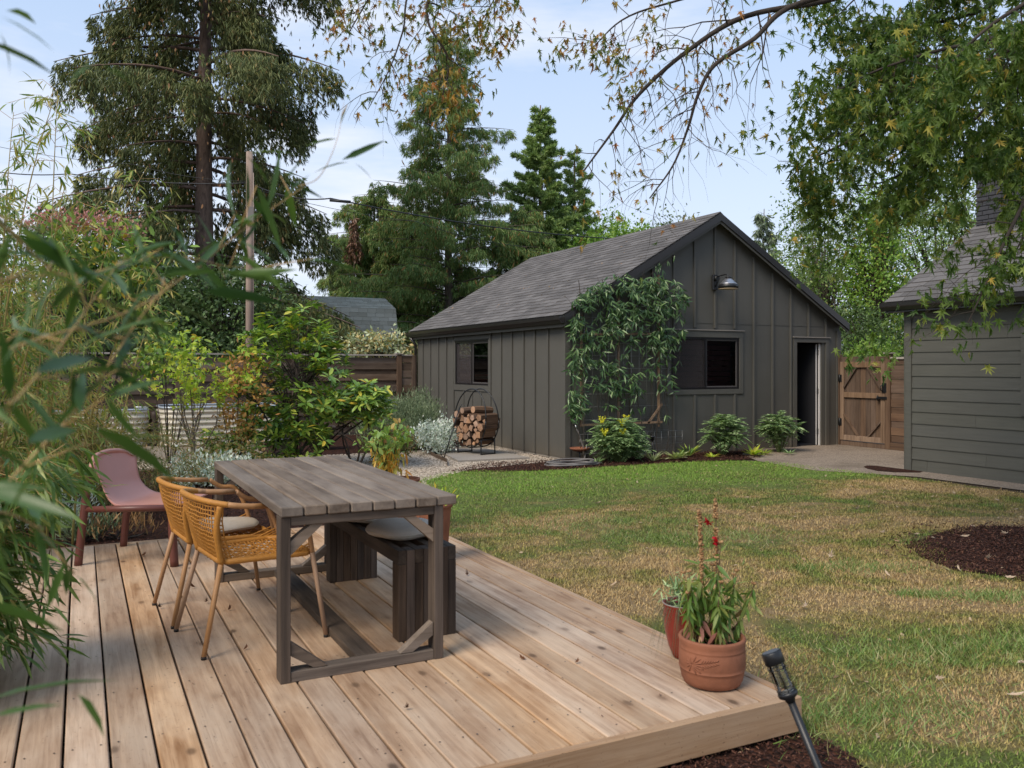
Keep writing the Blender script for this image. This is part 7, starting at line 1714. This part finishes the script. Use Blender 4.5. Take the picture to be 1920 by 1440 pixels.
# ---------------------------------------------------------------- fallen leaves
def fallen():
    r_ = np.random.default_rng(701); pale = plain('pale_fallen_leaf', (.50, .38, .27), .8, var=.2); brown = plain('brown_curled_leaf', (.17, .075, .035), .8, var=.3)
    def leafmesh(curl, k):
        mb = MB(); vs_ = []
        for (x, y, z) in MAPLE[0]: a = x * curl; vs_.append((math.sin(a) / curl if curl else x, y * (1 - .15 * abs(curl)), (1 - math.cos(a)) / curl + .25 * y * y * curl + .02 * math.sin(9 * x + k) + .02))
        mb.v = vs_
        for f in MAPLE[1]: mb.face(f)
        return mb.mesh('fallen_leaf')
    flat = [leafmesh(1.2, k) for k in range(3)]; curl = [leafmesh(3.0, k) for k in range(3)]
    for me in flat: me.materials.append(pale)
    for me in curl: me.materials.append(brown)
    def put(p, me, s, label, grp):
        o = link_mesh('fallen_leaf', me, None, None, label, 'leaf', grp, None, (p.x, p.y, p.z)); o.rotation_euler = (r_.uniform(-.5, .5), r_.uniform(-.5, .5), r_.uniform(0, 6.28)); o.scale = (s, s, s)
    B_ = 'brown leaves on the deck'; Lw = 'pale maple leaves fallen on the lawn'
    for (u, v, lb) in ((265, 1043, 'curled brown leaf on the deck between the legs of the pink chair'), (345, 1090, 'brown leaf on the deck beyond the rear legs of the far woven chair'), (366, 1102, 'brown leaf lying between the splayed rear legs of the two woven chairs'), (386, 1131, 'brown leaf under the seat of the near woven chair'), (428, 1146, 'largest curled brown leaf, right of the near woven chair rear leg'),
                        (457, 1220, 'lone brown leaf left of the near left table leg'), (301, 1141, 'tiny brown leaf touching the rear foot of the far woven chair'), (761, 1330, 'small dark leaf on the boards in front of the table frame'), (985, 1238, 'pale brown leaf on the boards right of the bench, in open deck'), (1078, 1245, 'small brown leaf in the middle of the open right half of the deck'), (876, 1080, 'thin curled leaf on the boards just right of the bench end')):
        put(G(u, v, DZ) + Vector((0, 0, .006)), curl[len(bpy.data.objects) % 3], r_.uniform(.045, .07), lb, B_)
    for (u, v, m_, sz, lb) in ((1890, 1302, 0, .10, 'whitest fallen leaf, at the lower right corner of the lawn'), (1913, 1240, 1, .09, 'tan leaf at the right edge of the lawn below the mulch ring'), (1802, 1005, 1, .1, 'leaf on the left rim of the round mulch bed'), (1755, 1010, 1, .08, 'leaf in the grass just left of the round mulch bed'), (1846, 1048, 1, .11, 'large pale leaf in the middle of the round mulch bed'),
                        (1886, 1081, 1, .1, 'forked pale leaf low on the round mulch bed'), (1888, 1000, 1, .1, 'pale leaf high on the right part of the round mulch bed'), (1820, 985, 1, .08, 'small leaf at the top left edge of the mulch ring'), (1800, 1070, 1, .07, 'leaf in the straw at the lower left edge of the mulch ring'),
                        (1557, 1044, 2, .1, 'pale leaf lying on the dry grass above the long green tuft'), (1652, 998, 2, .09, 'pale leaf far right of the potted snapdragons, midway to the house'), (1668, 1080, 2, .08, 'leaf just right of the long green tuft'), (1508, 1138, 2, .08, 'flat tan leaf on straw right of the terracotta pot'), (1604, 955, 2, .08, 'pale leaf on the far dry grass below the garden gate'),
                        (1720, 1000, 2, .08, 'leaf half way between the long green tuft and the house corner'), (1755, 1270, 2, .06, 'small tan leaf on the grass right of the path light'), (1350, 1150, 2, .05, 'tiny leaf in the grass behind the snapdragons'),
                        (1145, 1098, 0, .08, 'tan leaf in the grass left of the red pot'), (1040, 915, 0, .07, 'white leaf on the bright grass in front of the coiled hose'), (972, 897, 0, .05, 'small leaf on the bright grass in front of the concrete slab'), (950, 868, 0, .07, 'leaf on the mulch in front of the firewood rack'), (985, 868, 0, .06, 'leaf on the mulch left of the coiled hose'),
                        (1118, 943, 0, .08, 'pale leaf on the lawn below the flowering mahonia'), (1195, 905, 0, .06, 'leaf on the bright grass in front of the white edged hosta'), (1300, 985, 0, .08, 'leaf on the lawn behind the seed spikes'), (1408, 950, 0, .06, 'leaf in the middle of the lawn in front of the small mahonias')):
        put(G(u, v, .018), flat[m_], sz, lb, Lw)
    for (u, v, lb) in ((1548, 893, 'tiny pale leaf on the grass below the small mahonia by the door'), (1600, 912, 'tiny leaf near the middle of the path edge of the lawn'), (1655, 925, 'tiny tan leaf on the dry grass left of the house corner'), (1700, 918, 'tiny leaf on the dry grass right under the house corner board'), (1745, 932, 'tiny leaf a little right of the house corner on the dry grass'), (1790, 925, 'tiny pale leaf under the third of the siding from the house corner'),
                        (1835, 948, 'pale leaf between the house wall and the mulch ring'), (1872, 938, 'tiny leaf near the path at the right edge of the lawn'), (1900, 955, 'rightmost tiny leaf on the lawn below the house wall'), (1770, 960, 'tiny leaf above the left part of the mulch ring'), (1690, 955, 'tiny leaf on straw between the gate and the mulch ring')):
        put(G(u, v, .018), flat[1], r_.uniform(.045, .075), lb, 'tiny leaves along the path')
fallen()
def roof_litter():
    r_ = np.random.default_rng(801); n = 70; x = r_.uniform(.3, 2.9, n); y = r_.uniform(0, 6.6, n); z = 2.36 + .592 * (x + .12) + .03
    m = leafmat('dry_roof_leaves', [(.16, .09, .05), (.30, .21, .13), (.10, .06, .035)], trans=.1)
    scatter('leaf_litter', MAPLE2, np.c_[GX + x, GY + y, z], rnd_dirs(r_, n) * [1, 1, .6], norm(np.c_[np.full(n, -.5), np.zeros(n), np.ones(n)] + r_.normal(size=(n, 3)) * .25), r_.uniform(.04, .08, n), m, kind='stuff', label='dry leaf litter scattered on the garage roof shingles', cat='leaves')
    # litter blown under the deck furniture and along the lawn edge
    k = 420; q = sample_poly(lawn_poly, k)
    scatter('leaf_litter', OVAL2, np.c_[q, np.full(k, .012)], rnd_dirs(r_, k) * [1, 1, .2], norm(r_.normal(size=(k, 3)) * .35 + [0, 0, 1]), r_.uniform(.015, .045, k), leafmat('lawn_litter', [(.20, .12, .065), (.33, .24, .15), (.12, .07, .04)], trans=.1), kind='stuff', label='small dry leaf fragments strewn over the lawn', cat='leaves')
    k = 260; q = r_.uniform((DX0 + .1, DY0 + .1), (DX1 - .1, DY1 - .1), (k, 2))
    scatter('deck_debris', OVAL2, np.c_[q, np.full(k, DZ + .004)], rnd_dirs(r_, k) * [1, 1, .1], norm(r_.normal(size=(k, 3)) * .2 + [0, 0, 1]), r_.uniform(.004, .016, k), leafmat('deck_crumbs', [(.05, .025, .015), (.12, .065, .035)], trans=0), kind='stuff', label='dark crumbs and bits of leaf littering the deck boards', cat='debris')
roof_litter()
